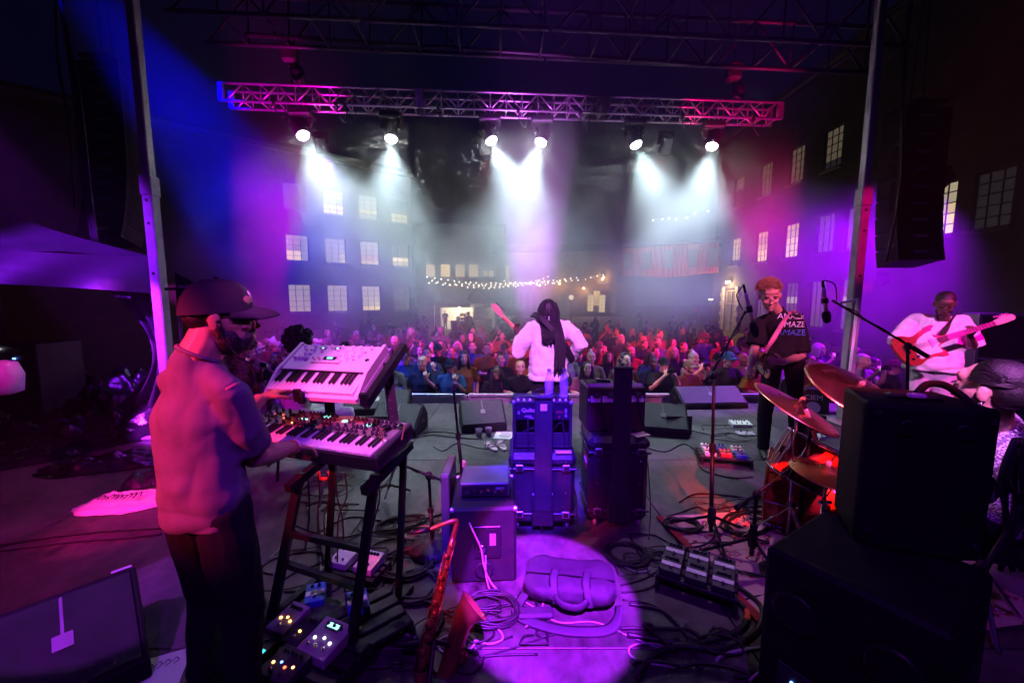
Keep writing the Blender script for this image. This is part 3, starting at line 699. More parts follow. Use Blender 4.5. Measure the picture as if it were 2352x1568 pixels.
kp = person_thing('bearded keyboard player in dark cap and grey t-shirt at left', J, KO, st, dict(skin=SKIN['tan'], shirt=M_KSHIRT, trousers=cloth('black_jeans', (.012,.012,.014))), voxel=.005, cv=.007, folds=.022, sm=34)
hc = J['head']-KO; S = 1.03
nb_, nd_ = J['neck']-KO, (J['head']-J['neck']).normalized(); mq = Matrix.Translation(nb_+nd_*.022) @ nd_.to_track_quat('Z','Y').to_matrix().to_4x4(); m = MB()
m.etube([mq @ V((math.cos(k*math.pi/12)*.068, math.sin(k*math.pi/12)*.068, 0)) for k in range(25)], .0075, 6); m.build('collar', M_KSHIRT, kp, smooth=True)
m = MB(); m.ell(hc+hr @ V((0,-.025,.035)), (.081,.094,.080), rot=hr); m.ell(hc+hr @ V((0,-.05,.0)), (.070,.060,.052), rot=hr); link('hair', remesh(m, .008, 2), HAIRC['black'], kp)
cm, cb = cap_mesh(hc+hr @ V((0,0,.004)), hr, S*1.0)
cp = cm.build('cap', mat('cap_navy', (.022,.016,.030), .8, bump=.3, bscale=300), kp, smooth=True); cb.build('brim', MATS['cap_navy'], cp, smooth=True)
bad = MB()                                            # small pale monogram on the crown
for a, b in (((-.012,.090,.070),(-.012,.080,.092)), ((-.012,.080,.092),(.010,.090,.070)), ((.010,.090,.070),(.010,.080,.092)), ((-.02,.087,.078),(.018,.085,.082))):
    bad.cyl(hc+hr @ (V(a)*1.02), hc+hr @ (V(b)*1.02), .0035, n=6)
bad.build('cap_logo', mat('logo_white',(.8,.78,.8),.7), cp)
m = MB(); T = lambda p: hc+hr @ (V(p)*S)
for p, rd in (((0,.060,-.088),(.044,.040,.034)), ((0,.03,-.10),(.056,.06,.034)), ((.049,.022,-.072),(.016,.036,.040)), ((-.049,.022,-.072),(.016,.036,.040)), ((0,.092,-.048),(.028,.014,.008)), ((.030,.078,-.068),(.014,.02,.024)), ((-.030,.078,-.068),(.014,.02,.024)), ((0,.085,-.095),(.026,.022,.022)), ((.064,.004,-.035),(.008,.010,.03)), ((-.064,.004,-.035),(.008,.010,.03))):
    m.ell(T(p), tuple(a*S for a in rd), rot=hr)
link('beard', remesh(m, .007, 2, (.006, V((60,60,60)))), HAIRC['black'], kp)
m = MB()
for sg in (-1,1): m.ell(T((sg*.034,.098,.004)), (.024,.004,.018), rot=hr, nu=12, nv=6); m.cyl(T((sg*.06,.092,.010)), T((sg*.08,-.005,.006)), .002, n=5)
m.cyl(T((-.012,.106,.008)), T((.012,.106,.008)), .002, n=5); m.build('glasses', mat('glasses_black',(.01,.01,.012),.15), kp)
m = MB(); m.etube(spline([T((.083,-.004,-.012)), T((.088,.01,-.05)), T((.06,.05,-.13)), T((.03,.09,-.17)), T((.03,.085,-.25)), T((.05,.03,-.33))], 5), .0035, 6); m.ell(T((.083,.002,-.012)), .009)
m.etube(spline([T((.0,-.09,-.05)), T((.0,-.10,-.10)), T((.02,-.07,-.14))], 4), .003, 5); m.build('earphone_cable', mat('black_cable',(.012,.012,.013),.5), kp)
W = J['wrR']-KO; d = (J['wrR']-J['elR']).normalized()
for k, c in ((-.012,(.75,.10,.03)), (.006,(.75,.65,.8))):
    m = MB(); m.lathe([(.029,-.006),(.033,-.004),(.033,.004),(.029,.006)], 16, Matrix.Translation(W+d*k) @ d.to_track_quat('Z','Y').to_matrix().to_4x4()); m.build('wristband', mat('band%.2f'%c[0]+str(c[1]), c, .6), kp, smooth=True)

# ------------------------------------------------------------------ singer seen from behind
SO = V((.39,4.25,0)); J, q, f, r = stand(SO, R(-4), 1.67)
J['head'] = P(1258,718,4.30); J['elL'] = P(1192,806,4.25); J['wrL'] = P(1190,768,4.48); J['elR'] = P(1334,790,4.2); J['wrR'] = P(1300,835,4.45); J['hem'] = q(0,-.01,.78)
hr = hrot(R(-6), R(14))
st = dict(head_rot=hr, handR=(V((-1,.2,-.3)), V((-.2,-1,0)), .6), handL=(V((-.25,.15,1)), V((.6,-.6,.2)), .9), girth=1.06, sleeve=1.8, sleeve_r=.086, flare=1.2)
sg_ = person_thing('singer with long dreadlocks and loose white shirt, back turned to the amps', J, SO, st, dict(skin=SKIN['dark'], shirt=cloth('white_linen', (.80,.78,.80)), trousers=cloth('black_jeans', (.012,.012,.014))), voxel=.007, cv=.009, folds=.034)
hc = J['head']-SO; m = MB(); scalp(m, hc, hr, 1.05, 1.14); link('hair', remesh(m, .010, 2, (.008, V((40,40,14)))), HAIRC['black'], sg_)
rng = random.Random(3); dl = MB()
for k in range(70):
    a = rng.uniform(-1.35, 1.35); z0 = rng.uniform(-.02,.10); s0 = hc+hr @ V((math.sin(a)*.088, -math.cos(a)*.10-.02, z0))
    ln = rng.uniform(.16,.30); side_ = math.sin(a)
    pts = [s0, s0+V((side_*.035,-.03,-.10)), hc+V((side_*.095+.01+rng.uniform(-.01,.01), -.20+abs(side_)*.05, -.13)), hc+V((side_*.085+.02+rng.uniform(-.02,.02), -.285+abs(side_)*.04, -.19-ln*.35))]
    dl.etube(spline(pts, 4), .0075, 6)
for k in range(34):                                   # long bundle hanging over the right shoulder blade
    x0 = rng.uniform(.04,.13); ln = rng.uniform(.22,.40); w0 = hc+V((x0,-.10,-.08)); sw = rng.uniform(-.02,.02)
    dl.etube(spline([w0+V((-.03,.02,.06)), w0+V((.0,-.13,-.08)), w0+V((.02+sw,-.19,-.24)), w0+V((.015+sw*2,-.20,-.14-ln))], 5), [.0075]*15+[.004], 6)
dl.build('dreadlocks', mat('dread_black', (.005,.0045,.007), .5, var=.5, vscale=80, bump=.8, bscale=220), sg_, smooth=True)
guitar('red guitar whose neck points up left past the singer', P(1252,826,4.52), P(1130,703,4.70)-P(1252,826,4.52), V((.2,1,.15)), mat('guitar_red',(.45,.03,.03),.25,coat=.6), None, mat('maple_red',(.60,.30,.16),.4), 1.06,
       strap=([P(1222,722,4.30), P(1240,728,4.14), P(1275,765,4.06), P(1300,800,4.08), P(1316,830,4.22)], .036, V((.7,0,.7)), mat('strap_black',(.012,.012,.013),.7)), headcol=mat('maple_pale',(.62,.40,.24),.4))

# ------------------------------------------------------------------ guitarist in black t-shirt
GO = V((2.80,4.06,0)); J, q, f, r = stand(GO, R(196), 1.88)
J['head'] = P(1768,678,3.92); J['neck'] = P(1785,716,4.04); J['shR'] = P(1745,736,4.06); J['shL'] = P(1832,733,4.02)
J['elR'] = P(1734,800,3.98); J['wrR'] = P(1722,842,3.80); J['elL'] = P(1841,818,3.95); J['wrL'] = P(1796,832,3.74); J['hem'] = q(0,0,.90)
J['anR'] = P(1752,1036,4.0); J['anR'].z = .085; J['knR'] = P(1756,955,4.02); J['toeR'] = J['anR']+V((-.06,-.17,0)); J['anL'] = V((3.0,4.05,.085)); J['toeL'] = V((2.98,3.88,0))
hr = hrot(R(203), R(24), R(4))
st = dict(head_rot=hr, handR=(V((-.1,-.1,-1)), V((1,.2,0)), .8), handL=(V((-1,-.15,.12)), V((-.3,.7,.4)), .9), girth=1.02, sleeve=.9, sleeve_r=.085, leg=.95, head_s=1.12)
mg = person_thing('guitarist in black printed t-shirt with tousled light hair looking down', J, GO, st, dict(skin=SKIN['fair'], shirt=cloth('black_tee', (.010,.009,.012)), trousers=cloth('black_jeans', (.012,.012,.014)), brow=HAIRC['brown']), voxel=.006, cv=.008, folds=.016)
hc = J['head']-GO; m = MB(); scalp(m, hc, hr, 1.12, 1.03); hb = remesh(m, .008, 2); link('scalp', hb, HAIRC['blond'], mg)
rng = random.Random(5); m = MB()
for k in range(1100):
    a = rng.uniform(0, 2*math.pi); t_ = rng.uniform(.05, 1.5); d = V((math.cos(a)*math.sin(t_), math.sin(a)*math.sin(t_)-.1, math.cos(t_)))
    if d.y > .45 and d.z < .35: continue
    s0 = hc+hr @ (V((0,-.02,.045))+V((d.x*.080,d.y*.095,d.z*.083)))*1.1; e = V((rng.uniform(-.1,.7), rng.uniform(.0,.9), rng.uniform(-.2,.4)))
    m.etube([s0, s0+hr @ (d*.020+e*.012), s0+hr @ (d*.026+e*.040)], [.004,.0035,.0012], 3)
m.build('hair', HAIRC['blond'], mg, smooth=True)
shm_ = [c for c in mg.children if c.name.startswith('shirt')][0].data
M_PRINT = mat('print_white', (.62,.68,.80), .8); M_PRINTB = mat('print_blue', (.05,.16,.60), .8)
fd = V((math.sin(R(190)), math.cos(R(190)), 0)); cz = q(0,0,1.31)-GO
for k, (tx, dz) in enumerate((('AMAZE', .035), ('AMAZE', -.045), ('AMAZE', -.125))): decal_text(mg, shm_, tx, .078, M_PRINT if k < 2 else M_PRINTB, cz+V((-.012,0,dz)), fd, shear=.15)
W = J['wrL']-GO; d = (J['wrL']-J['elL']).normalized(); m = MB(); m.lathe([(.028,-.008),(.033,-.005),(.033,.005),(.028,.008)], 14, Matrix.Translation(W-d*.02) @ d.to_track_quat('Z','Y').to_matrix().to_4x4()); m.build('bracelet', mat('bracelet_silver',(.6,.6,.65),.3,1), mg, smooth=True)
guitar('sunburst guitar held edge-on against the black t-shirt', P(1741,836,3.82), V((-.40,-.90,-.02)), V((-.90,.35,.25)), mat('guitar_sunburst',(.30,.09,.03),.25,coat=.6), mat('guard_tort',(.10,.03,.02),.3), mat('maple_red',(.60,.30,.16),.4), .78,
       strap=([P(1738,858,3.95), P(1752,822,3.86), P(1775,780,3.84), P(1806,728,3.92), P(1822,716,4.03), P(1830,735,4.16)], .03, V((.75,0,.65)), mat('strap_pink',(.55,.16,.30),.6)))

# ------------------------------------------------------------------ guitarist in white t-shirt
RO = V((4.86,4.55,0)); J, q, f, r = stand(RO, R(214), 1.74)
J['head'] = P(2170,697,4.40); J['neck'] = P(2168,738,4.5); J['elR'] = P(2060,790,4.45); J['wrR'] = P(2076,808,4.22); J['elL'] = P(2238,800,4.4); J['wrL'] = P(2228,772,4.22); J['hem'] = q(0,0,.80)
hr = hrot(R(218), R(34))
st = dict(head_rot=hr, handR=(V((.75,-.1,-.35)), V((.25,.8,.1)), .7), handL=(V((.15,.1,1)), V((.2,.9,-.1)), .9), girth=1.14, sleeve=.95, sleeve_r=.095, flare=1.3, leg=1.25, head_s=1.05)
rg = person_thing('bearded guitarist in oversized white t-shirt and pale trousers at right', J, RO, st, dict(skin=SKIN['dark'], shirt=cloth('white_tee', (.80,.78,.80)), trousers=cloth('pale_denim', (.55,.52,.58))), voxel=.007, cv=.009, folds=.03)
hc = J['head']-RO; m = MB(); m.ell(hc+hr @ V((0,-.018,.050)), (.083,.098,.083), rot=hr, nu=16, nv=12); m.ell(hc+hr @ V((0,-.05,.0)), (.076,.066,.07), rot=hr); link('hair', remesh(m, .009, 2, (.004, V((90,90,90)))), HAIRC['black'], rg)
m = MB(); T = lambda p: hc+hr @ (V(p)*1.05)
for p, rd in (((0,.070,-.095),(.038,.03,.028)), ((.048,.030,-.070),(.018,.036,.040)), ((-.048,.030,-.070),(.018,.036,.040)), ((0,.094,-.050),(.026,.010,.006))): m.ell(T(p), rd, rot=hr)
link('beard', remesh(m, .008, 2), HAIRC['black'], rg)
guitar('red and white guitar held by the guitarist in white t-shirt', P(2116,794,4.12), P(2300,738,4.05)-P(2116,794,4.12), V((-.55,-.85,.25)), mat('guitar_red',(.45,.03,.03),.25,coat=.6), mat('guard_white',(.78,.76,.74),.35), mat('maple_pale',(.62,.40,.24),.4), 1.02,
       strap=([P(2072,800,4.16), P(2100,752,4.30), P(2150,738,4.28), P(2185,760,4.14), P(2195,720,4.30), P(2206,712,4.5)][3:] if False else [P(2138,800,4.08), P(2160,775,4.16), P(2180,742,4.24), P(2200,716,4.40), P(2206,712,4.55)], .032, V((.7,0,.7)), mat('strap_brown',(.05,.02,.02),.7)))

# ------------------------------------------------------------------ drummer, seated, ponytail
DO = V((2.34,1.86,0)); J, q, f, r = stand(DO, R(-52), 1.68)
J['pelvis'] = q(0,-.02,.56); J['waist'] = q(0,0,.72); J['chest'] = q(0,.03,.93); J['neck'] = P(2290,978,1.76); J['head'] = P(2272,895,1.70)
J['shR'] = q(.18,0,1.06); J['shL'] = q(-.18,0,1.06)
for s, a in (('R',1),('L',-1)):
    J['hip'+s] = q(a*.10,.02,.55); J['kn'+s] = q(a*.22,.42,.55); J['an'+s] = q(a*.20,.45,.09); J['toe'+s] = q(a*.22,.65,.02)
    J['el'+s] = q(a*.30,.10,.82); J['wr'+s] = q(a*.20,.34,.80)
J['hem'] = q(0,0,.54)
hr = hrot(R(-22), R(4))
st = dict(head_rot=hr, handR=(f, V((0,0,-1)), 1.0), handL=(f, V((0,0,-1)), 1.0), girth=1.0, sleeve=1.8, sleeve_r=.075, head_s=1.04)
M_KNIT = bpy.data.materials.new('knit_sweater'); M_KNIT.use_nodes = True; nt = M_KNIT.node_tree; bs = nt.nodes['Principled BSDF']; bs.inputs['Roughness'].default_value = .9
tc = nt.nodes.new('ShaderNodeTexCoord'); vo = nt.nodes.new('ShaderNodeTexVoronoi'); vo.inputs['Scale'].default_value = 95; mp = nt.nodes.new('ShaderNodeMapping'); mp.inputs['Scale'].default_value = (1,1,1.5); nt.links.new(tc.outputs['Object'], mp.inputs[0]); nt.links.new(mp.outputs[0], vo.inputs['Vector'])
rp = nt.nodes.new('ShaderNodeValToRGB'); rp.color_ramp.elements[0].position = .25; rp.color_ramp.elements[0].color = (.75,.70,.78,1); rp.color_ramp.elements[1].position = .55; rp.color_ramp.elements[1].color = (.16,.12,.24,1)
nt.links.new(vo.outputs['Distance'], rp.inputs[0]); nt.links.new(rp.outputs[0], bs.inputs['Base Color'])
bp = nt.nodes.new('ShaderNodeBump'); bp.inputs['Distance'].default_value = .006; bp.invert = True; nt.links.new(vo.outputs['Distance'], bp.inputs['Height']); nt.links.new(bp.outputs[0], bs.inputs['Normal'])
dm = person_thing('drummer with dark ponytail and knitted sweater seated behind the black speaker', J, DO, st, dict(skin=SKIN['fair'], shirt=M_KNIT, trousers=cloth('black_jeans', (.012,.012,.014))), voxel=.006, cv=.007, folds=.012)
hc = J['head']-DO; m = MB(); scalp(m, hc+hr @ V((0,-.016,.004)), hr, 1.04, 1.02); link('scalp', remesh(m, .007, 2), HAIRC['black'], dm)
rng = random.Random(9); m = MB(); kn = hc+hr @ V((0,-.135,.02))
for k in range(520):                                  # strands combed back to the knot
    a = rng.uniform(-1.6,1.6); t_ = rng.uniform(.0,1.0); s0 = hc+hr @ (V((0,-.018,.042))+V((math.sin(a)*.086, .062*math.cos(t_*2.4)*.98-.012, .090*math.cos(a)*math.sin(.5+t_*2.1)))*1.04)
    mid = s0.lerp(kn, .5); dv = (mid-(hc+hr @ V((0,-.02,.04)))); mid = hc+hr @ V((0,-.02,.04))+dv.normalized()*.098
    m.etube(spline([s0, mid, kn+V((rng.uniform(-.012,.012),0,rng.uniform(-.012,.012)))], 3), .0024, 4)
for k in range(160):
    j0 = V((rng.gauss(0,.014), rng.gauss(0,.014), rng.gauss(0,.014))); ln = rng.uniform(.18,.26)
    m.etube(spline([kn+j0, kn+hr @ V((rng.gauss(0,.012),-.06,-.01))+j0, kn+hr @ V((rng.gauss(0,.025),-.10,-.08))+j0, kn+hr @ V((rng.gauss(0,.03),-.09,-ln))+j0], 4), .0026, 4)
m.build('hair', mat('hair_streaked', (.010,.007,.008), .4, var=.5, vscale=30), dm, smooth=True)
m = MB(); m.lathe([(.020,-.012),(.026,-.006),(.026,.006),(.020,.012)], 12, Matrix.Translation(kn) @ (hr @ V((0,-1,0))).to_track_quat('Z','Y').to_matrix().to_4x4()); m.build('hair_tie', mat('tie_black',(.01,.01,.012),.7), dm, smooth=True)
m = MB(); m.ell(hc+hr @ V((.082,.0,-.052)), .006); m.ell(hc+hr @ V((-.086,-.004,-.052)), .007); m.build('earring', mat('earring',(.8,.8,.85),.2,1), dm, smooth=True)
ts = thing('drum_stool', 'round black drum stool under the ponytailed drummer', 'stool', DO)
m = MB(); m.lathe([(.17,.40),(.18,.42),(.18,.46),(.16,.48)], 20); m.build('seat', mat('vinyl_black',(.015,.015,.016),.45), ts, auto=40)
for a in range(3): m = MB(); m.cyl((0,0,.3),(.24*math.cos(a*2.09),.24*math.sin(a*2.09),.01),.011); m.build('leg', mat('chrome',(.65,.65,.68),.2,1), ts)
m = MB(); m.cyl((0,0,.1),(0,0,.41),.016); m.build('post', MATS['chrome'], ts)

# ------------------------------------------------------------------ seated musician with round afro
AO = V((-2.06,3.70,0)); J, q, f, r = stand(AO, R(50), 1.70)
J['pelvis'] = q(0,-.02,.50); J['waist'] = q(0,0,.63); J['chest'] = q(0,.02,.84); J['neck'] = q(0,.02,1.02); J['head'] = P(692,792,3.72); J['shR'] = q(.18,0,.97); J['shL'] = q(-.18,0,.97)
for s, a in (('R',1),('L',-1)):
    J['hip'+s] = q(a*.10,.02,.48); J['kn'+s] = q(a*.18,.44,.50); J['an'+s] = q(a*.17,.46,.09); J['toe'+s] = q(a*.19,.66,.02); J['el'+s] = q(a*.27,.10,.72); J['wr'+s] = q(a*.16,.34,.66)
J['hem'] = q(0,0,.46); hr = hrot(R(42), R(8))
st = dict(head_rot=hr, handR=(f, V((0,0,-1)), .6), handL=(f, V((0,0,-1)), .6), girth=1.1, sleeve=.9, sleeve_r=.09, leg=1.15)
af = person_thing('seated musician with round afro and white shirt half hidden by upper keyboard', J, AO, st, dict(skin=SKIN['dark'], shirt=cloth('white_tee', (.80,.78,.80)), trousers=cloth('white_trousers', (.72,.70,.74))), voxel=.009, cv=.011, folds=.02)
hc = J['head']-AO; m = MB(); rng = random.Random(2)
m.ell(hc+hr @ V((0,-.03,.05)), (.125,.125,.115))
for k in range(150):
    u = V((rng.gauss(0,1), rng.gauss(0,1), rng.gauss(0,1))).normalized()
    if u.y > .5 and u.z < .4: continue
    m.ell(hc+hr @ (V((0,-.03,.05))+u*.122), rng.uniform(.018,.028), nu=7, nv=5)
m.build('hair', HAIRC['black'], af, smooth=True)
sc_ = thing('chair', 'dark chair under the seated afro musician', 'chair', AO, -R(50))
m = MB(); m.box((0,0,.36), (.44,.42,.05), ch=.02); m.build('seat', mat('vinyl_black',(.015,.015,.016),.45), sc_)
m = MB(); m.box((0,-.24,.66), (.42,.04,.34), ch=.015); m.build('backrest', MATS['vinyl_black'], sc_)
for a in (-1,1):
    for b in (-1,1): m = MB(); m.cyl((a*.19,b*.18,.35),(a*.21,b*.22,.0),.012); m.build('leg', mat('black_steel',(.02,.02,.022),.45,.6), sc_)
    m = MB(); m.cyl((a*.19,-.2,.35),(a*.19,-.25,.8),.011); m.build('back_post', MATS['black_steel'], sc_)
# ================================================================== STAGE RIG
M_ALU = mat('aluminium', (.62,.62,.64), .38, .85, var=.12, vscale=20); M_BLK = mat('black_paint', (.016,.016,.018), .5, var=.3, vscale=14)
M_BSTEEL = mat('black_steel', (.02,.02,.022), .42, .5); M_CHR = mat('chrome', (.65,.65,.68), .2, 1); M_CAB = mat('black_cable', (.012,.012,.013), .5)
def box_truss(label, a, b, size, sect, chord_r=.025, m=M_ALU, lace=.016, group=None, plates=True):
    a, b = V(a), V(b); t = thing('truss', label, 'truss', a, group=group); L = (b-a).length; x = (b-a).normalized(); y = V((0,0,1)).cross(x).normalized(); z = x.cross(y)
    q = lambda u, i, j: x*u+y*(i*size/2)+z*(j*size/2)
    for s in range(sect):
        u0, u1 = L*s/sect+.02, L*(s+1)/sect-.02
        for i in (-1,1):
            for j in (-1,1): mm = MB(); mm.cyl(q(u0,i,j), q(u1,i,j), chord_r, n=8); mm.build('chord', m, t, smooth=True)
        n = max(2, round((u1-u0)/(size*1.05)))
        for k in range(n):
            v0, v1 = u0+.06+(u1-u0-.12)*k/n, u0+.06+(u1-u0-.12)*(k+1)/n
            for i in (-1,1):
                mm = MB(); fl = (k % 2 == 0); mm.cyl(q(v0,i,-1 if fl else 1), q(v1,i,1 if fl else -1), lace, n=6); mm.build('lacing', m, t, smooth=True)
                mm = MB(); mm.cyl(q(v1,i,-1), q(v1,i,1), lace*.85, n=6); mm.build('upright', m, t, smooth=True)
            for j in (-1,1):
                mm = MB(); mm.cyl(q(v1,-1,j), q(v1,1,j), lace*.8, n=6); mm.build('cross_tube', m, t, smooth=True)
        if plates:
            for u in (u0, u1):
                for i in (-1,1): mm = MB(); mm.bar(q(u,i,-1.05), q(u,i,1.05), .05, .07, x); mm.build('end_plate', m, t)
    return t
tr = box_truss('bright front lighting truss spanning the stage above the singer', TL, TR, .25, 3, .020, lace=.012)
# clamps, cables and safety wires on the truss
for k, px in enumerate((640, 780, 800, 1010, 1190, 1330, 1560, 1720)):
    b = truss_at(px)-TL; mm = MB(); mm.box(b+V((0,-.13,-.14)), (.05,.06,.07), ch=.01); mm.etube(spline([b+V((0,-.13,-.16)), b+V((.03,-.12,-.28)), b+V((.12,-.11,-.32-.05*(k%3))), b+V((.16,-.12,-.16))], 4), .008, 5); mm.build('clamp_cable', M_BLK, tr)
# ---- moving heads
M_LENS = mat('lens_lit', (1,1,1), emit=(.93,1,.97), es=40.0, var=0)
HN = ('leftmost white moving head lamp on front truss', 'second white moving head from left on front truss', 'white moving head left of the truss centre pair', 'white moving head right of the truss centre pair', 'second white moving head from right on front truss', 'rightmost white moving head lamp on front truss')
for (p, d, b), lab in zip(HEADS, HN):
    t = thing('moving_head_lamp', lab, 'stage lamp', p, group='white moving heads on the front truss')
    base = V((b.x, b.y, TL.z-.13))-p
    mm = MB(); mm.box(base+V((0,0,-.09)), (.34,.26,.10), ch=.02); mm.build('base', M_BLK, t)
    for e in (-.11,.11): mm = MB(); mm.box(base+V((e,-.0,-.02)), (.04,.10,.06), ch=.01); mm.build('clamp', M_BSTEEL, t)
    hz_ = V((d.x, d.y, 0)); ax = V((1,0,0)) if abs(d.x) < .6 else V((0,1,0))
    for e in (-1,1): mm = MB(); mm.bar(base+V((0,0,-.13))+ax*(e*.125), V((0,0,.02))-d*.06+ax*(e*.125), .04, .10); mm.build('yoke_arm', M_BLK, t)
    Mh = d.to_track_quat('Z','Y').to_matrix().to_4x4()
    mm = MB(); mm.lathe([(.06,-.24),(.10,-.20),(.11,-.08),(.105,.05),(.09,.06)], 18, Mh); mm.build('head', M_BLK, t, auto=40)
    mm = MB(); mm.lathe([(.086,.055),(.086,.070),(.075,.092),(.05,.108),(.02,.114)], 18, Mh); mm.build('lens', M_LENS, t, smooth=True)
# ---- chain hoists above the truss
for px, lab in ((672,'chain hoist above the left part of front truss'), (1680,'chain hoist above the right part of front truss')):
    b = truss_at(px); t = thing('chain_hoist', lab, 'hoist', b+V((0,0,.62)), group='chain hoists over the front truss')
    mm = MB(); mm.box((0,0,0), (.22,.20,.28), ch=.04); mm.build('motor', mat('hoist_dark',(.025,.012,.014),.7), t); mm = MB(); mm.ell((.1,0,-.30), (.10,.09,.16)); mm.build('chain_bag', M_BLK, t, smooth=True)
    mm = MB(); mm.cyl((0,0,.1),(0,0,3.5),.012,n=6); mm.cyl((0,0,-.45),(0,0,-.1),.012,n=6); mm.build('chain', M_BSTEEL, t)
# ---- roof trusses overhead, dim
rt = box_truss('dark roof truss crossing overhead above the lit front truss', P(420,4,5.6), P(2050,84,5.9), .62, 4, .03, mat('dark_alu',(.015,.014,.016),.5,.3), .018, plates=False)
t = thing('roof_pipe', 'dim horizontal pipe hanging below the roof truss', 'pipe', P(564,80,5.9)); e = P(1640,150,6.1)-P(564,80,5.9)
mm = MB(); mm.cyl((0,0,0), e, .03, n=8); mm.build('tube', MATS['dark_alu'], t, smooth=True)
for k in (.06,.42,.80): mm = MB(); mm.cyl(e*k, e*k+V((.02,0,.55)), .012, n=6); mm.build('drop_wire', MATS['dark_alu'], t)
# roof skin above, dark vinyl
t = MB(); vs_, fs_ = [], []
for i in range(13):
    for j in range(9):
        x_, y_ = -7+14*i/12, -3+9.6*j/8; vs_.append((x_, y_, 7.4-.10*abs(x_)**1.3*.5-.06*math.sin(i*2.1)*math.sin(j*1.7)))
for i in range(12):
    for j in range(8): a = i*9+j; fs_.append((a, a+1, a+10, a+9))
t.add(vs_, fs_); tag(t.build('stage_roof', mat('roof_vinyl',(.02,.02,.024),.7), smooth=True), 'black vinyl stage roof stretched over the trusses', 'roof')
# back truss over the photographer that carries the coloured wash lamps
bt = box_truss('back lighting truss above and behind the photographer', (-5.6,-1.5,5.15), (5.6,-1.5,5.15), .4, 4, plates=False)
for (p, tg, lab) in LAMPS[6:]:  # the added fills get a can and yoke as well
    t = thing('wash_lamp', lab, 'stage lamp', p, group='coloured wash lamps of the rig')
    d = (tg-p).normalized(); Mh = d.to_track_quat('Z','Y').to_matrix().to_4x4()
    mm = MB(); mm.lathe([(.05,-.34),(.11,-.30),(.12,-.12),(.12,-.03)], 14, Mh); mm.build('can', M_BLK, t, auto=40)
    mm = MB(); mm.bar(V((0,0,.25))-d*.16, V((0,0,.02))-d*.16, .3, .03); mm.build('yoke', M_BSTEEL, t)
# ---- stage legs
M_POLE = mat('pole_grey', (.26,.25,.27), .5, .15, var=.15, vscale=12)
def leg(label, pb, pt, wd):
    t = thing('support_pole', label, 'pole', (pb.x, pb.y, 0)); x_ = wd
    mm = MB(); mm.box((0,0,1.45), (x_,x_,2.9), ch=.012); mm.build('sleeve', M_POLE, t)
    mm = MB(); mm.box((0,0,4.6), (x_*.82,x_*.82,3.6), ch=.01); mm.build('inner_post', M_POLE, t)
    mm = MB(); mm.box((0,0,.02), (.4,.4,.03), ch=.006); mm.build('base_plate', M_POLE, t)
    for z in (2.45,2.7,1.9): mm = MB(); mm.cyl((0,-x_/2-.006,z),(0,-x_/2+.002,z),.016,n=10); mm.build('pin_hole', M_BLK, t)
    mm = MB(); mm.box((0,0,2.86), (x_*1.16,x_*1.16,.22), ch=.012); mm.build('collar', M_POLE, t)
    return t
a = P(362,620,4.6); leg('pale square stage leg rising beside the black tent at left', a, None, .115)
a = P(1966,640,5.1); leg('pink-lit square stage leg behind the guitarists at right', a, None, .115)
a2 = P(1958,760,4.95); t = thing('marker_pole', 'thin white pole taped against the right stage leg', 'pole', (a2.x, a2.y, 0)); mm = MB(); mm.cyl((0,0,0),(.03,0,1.62),.016,n=8); mm.build('tube', mat('white_tube',(.7,.7,.7),.5), t); mm = MB(); mm.bar((.03,0,1.6),(-.2,0,1.56),.03,.03); mm.build('arm', MATS['white_tube'], t)
# ---- antenna paddle on the left leg
q = P(410,668,4.4); t = thing('antenna_paddle', 'black fin antenna clamped beside the left stage leg', 'antenna', q)
mm = MB(); mm.prism([(-.02,-.18),(.26,-.05),(.26,.05),(-.02,.20)], -.006, .006, Mx((0,0,0), R(90))); mm.build('paddle', mat('paddle_blue_black',(.02,.022,.035),.5), t)
text_part('SHURE', .045, mat('logo_white',(.8,.78,.8),.7), t, (.07,-.008,.045), (R(90),0,0))
mm = MB(); mm.cyl((-.14,0,.02),(-.02,0,.02),.016); mm.cyl((-.02,0,-.2),(-.02,0,.0),.01); mm.build('clamp', M_BSTEEL, t)
mm = MB(); mm.cyl((-.03,.02,-.2),(-.03,.02,-1.9),.014); mm.build('stand_pole', M_BSTEEL, t)
# ---- hanging loudspeaker columns either side
def line_array(label, px, top, n, depth, bend, sgn):
    p = P(px, top, depth); t = thing('line_array', label, 'loudspeaker', p)
    z = 0; y = 0; ang = 0
    mm = MB(); mm.box((0,0,.20),(.5,.5,.06),ch=.01); mm.build('flying_frame', M_BSTEEL, t)
    for k in range(n):
        c = V((0, y, z)); rot = R3(-ang)
        mm = MB(); mm.prism([(-.36,-.22),(.36,-.22),(.30,.22),(-.30,.22)], -.125, .125, Matrix.Translation(c) @ rot.to_4x4()); bx_ = mm.build('cabinet', mat('array_black',(.005,.005,.006),.6), t)
        for e in (-1,1): mm = MB(); mm.box(c+rot @ V((e*.34,-.12,.0)), (.03,.10,.20), rot=rot, ch=.006); mm.build('side_plate', M_BSTEEL, bx_)
        mm = MB(); mm.box(c+rot @ V((0,-.225,.0)), (.24,.012,.05), rot=rot, ch=.004); mm.build('connector_plate', mat('plate_grey',(.30,.29,.31),.4,.7), bx_)
        z -= .262*math.cos(ang); y -= .262*math.sin(ang)*1.0; ang += bend*(k/n)
    for e in (-.1,.1): mm = MB(); mm.cyl((e,0,.2),(e*.3,0,2.6),.01,n=6); mm.build('chain', M_BSTEEL, t)
    mm = MB(); mm.etube(spline([(-.45,-.2,1.6),(-.5,-.3,.2),(-.42,-.32,-1.0),(-.5,-.3,-2.2)],6),.022,6); mm.build('cable_loom', M_CAB, t, smooth=True)
    return t
line_array('curved loudspeaker column hanging at upper left behind the leg', 252, 175, 11, 7.0, .08, 1)
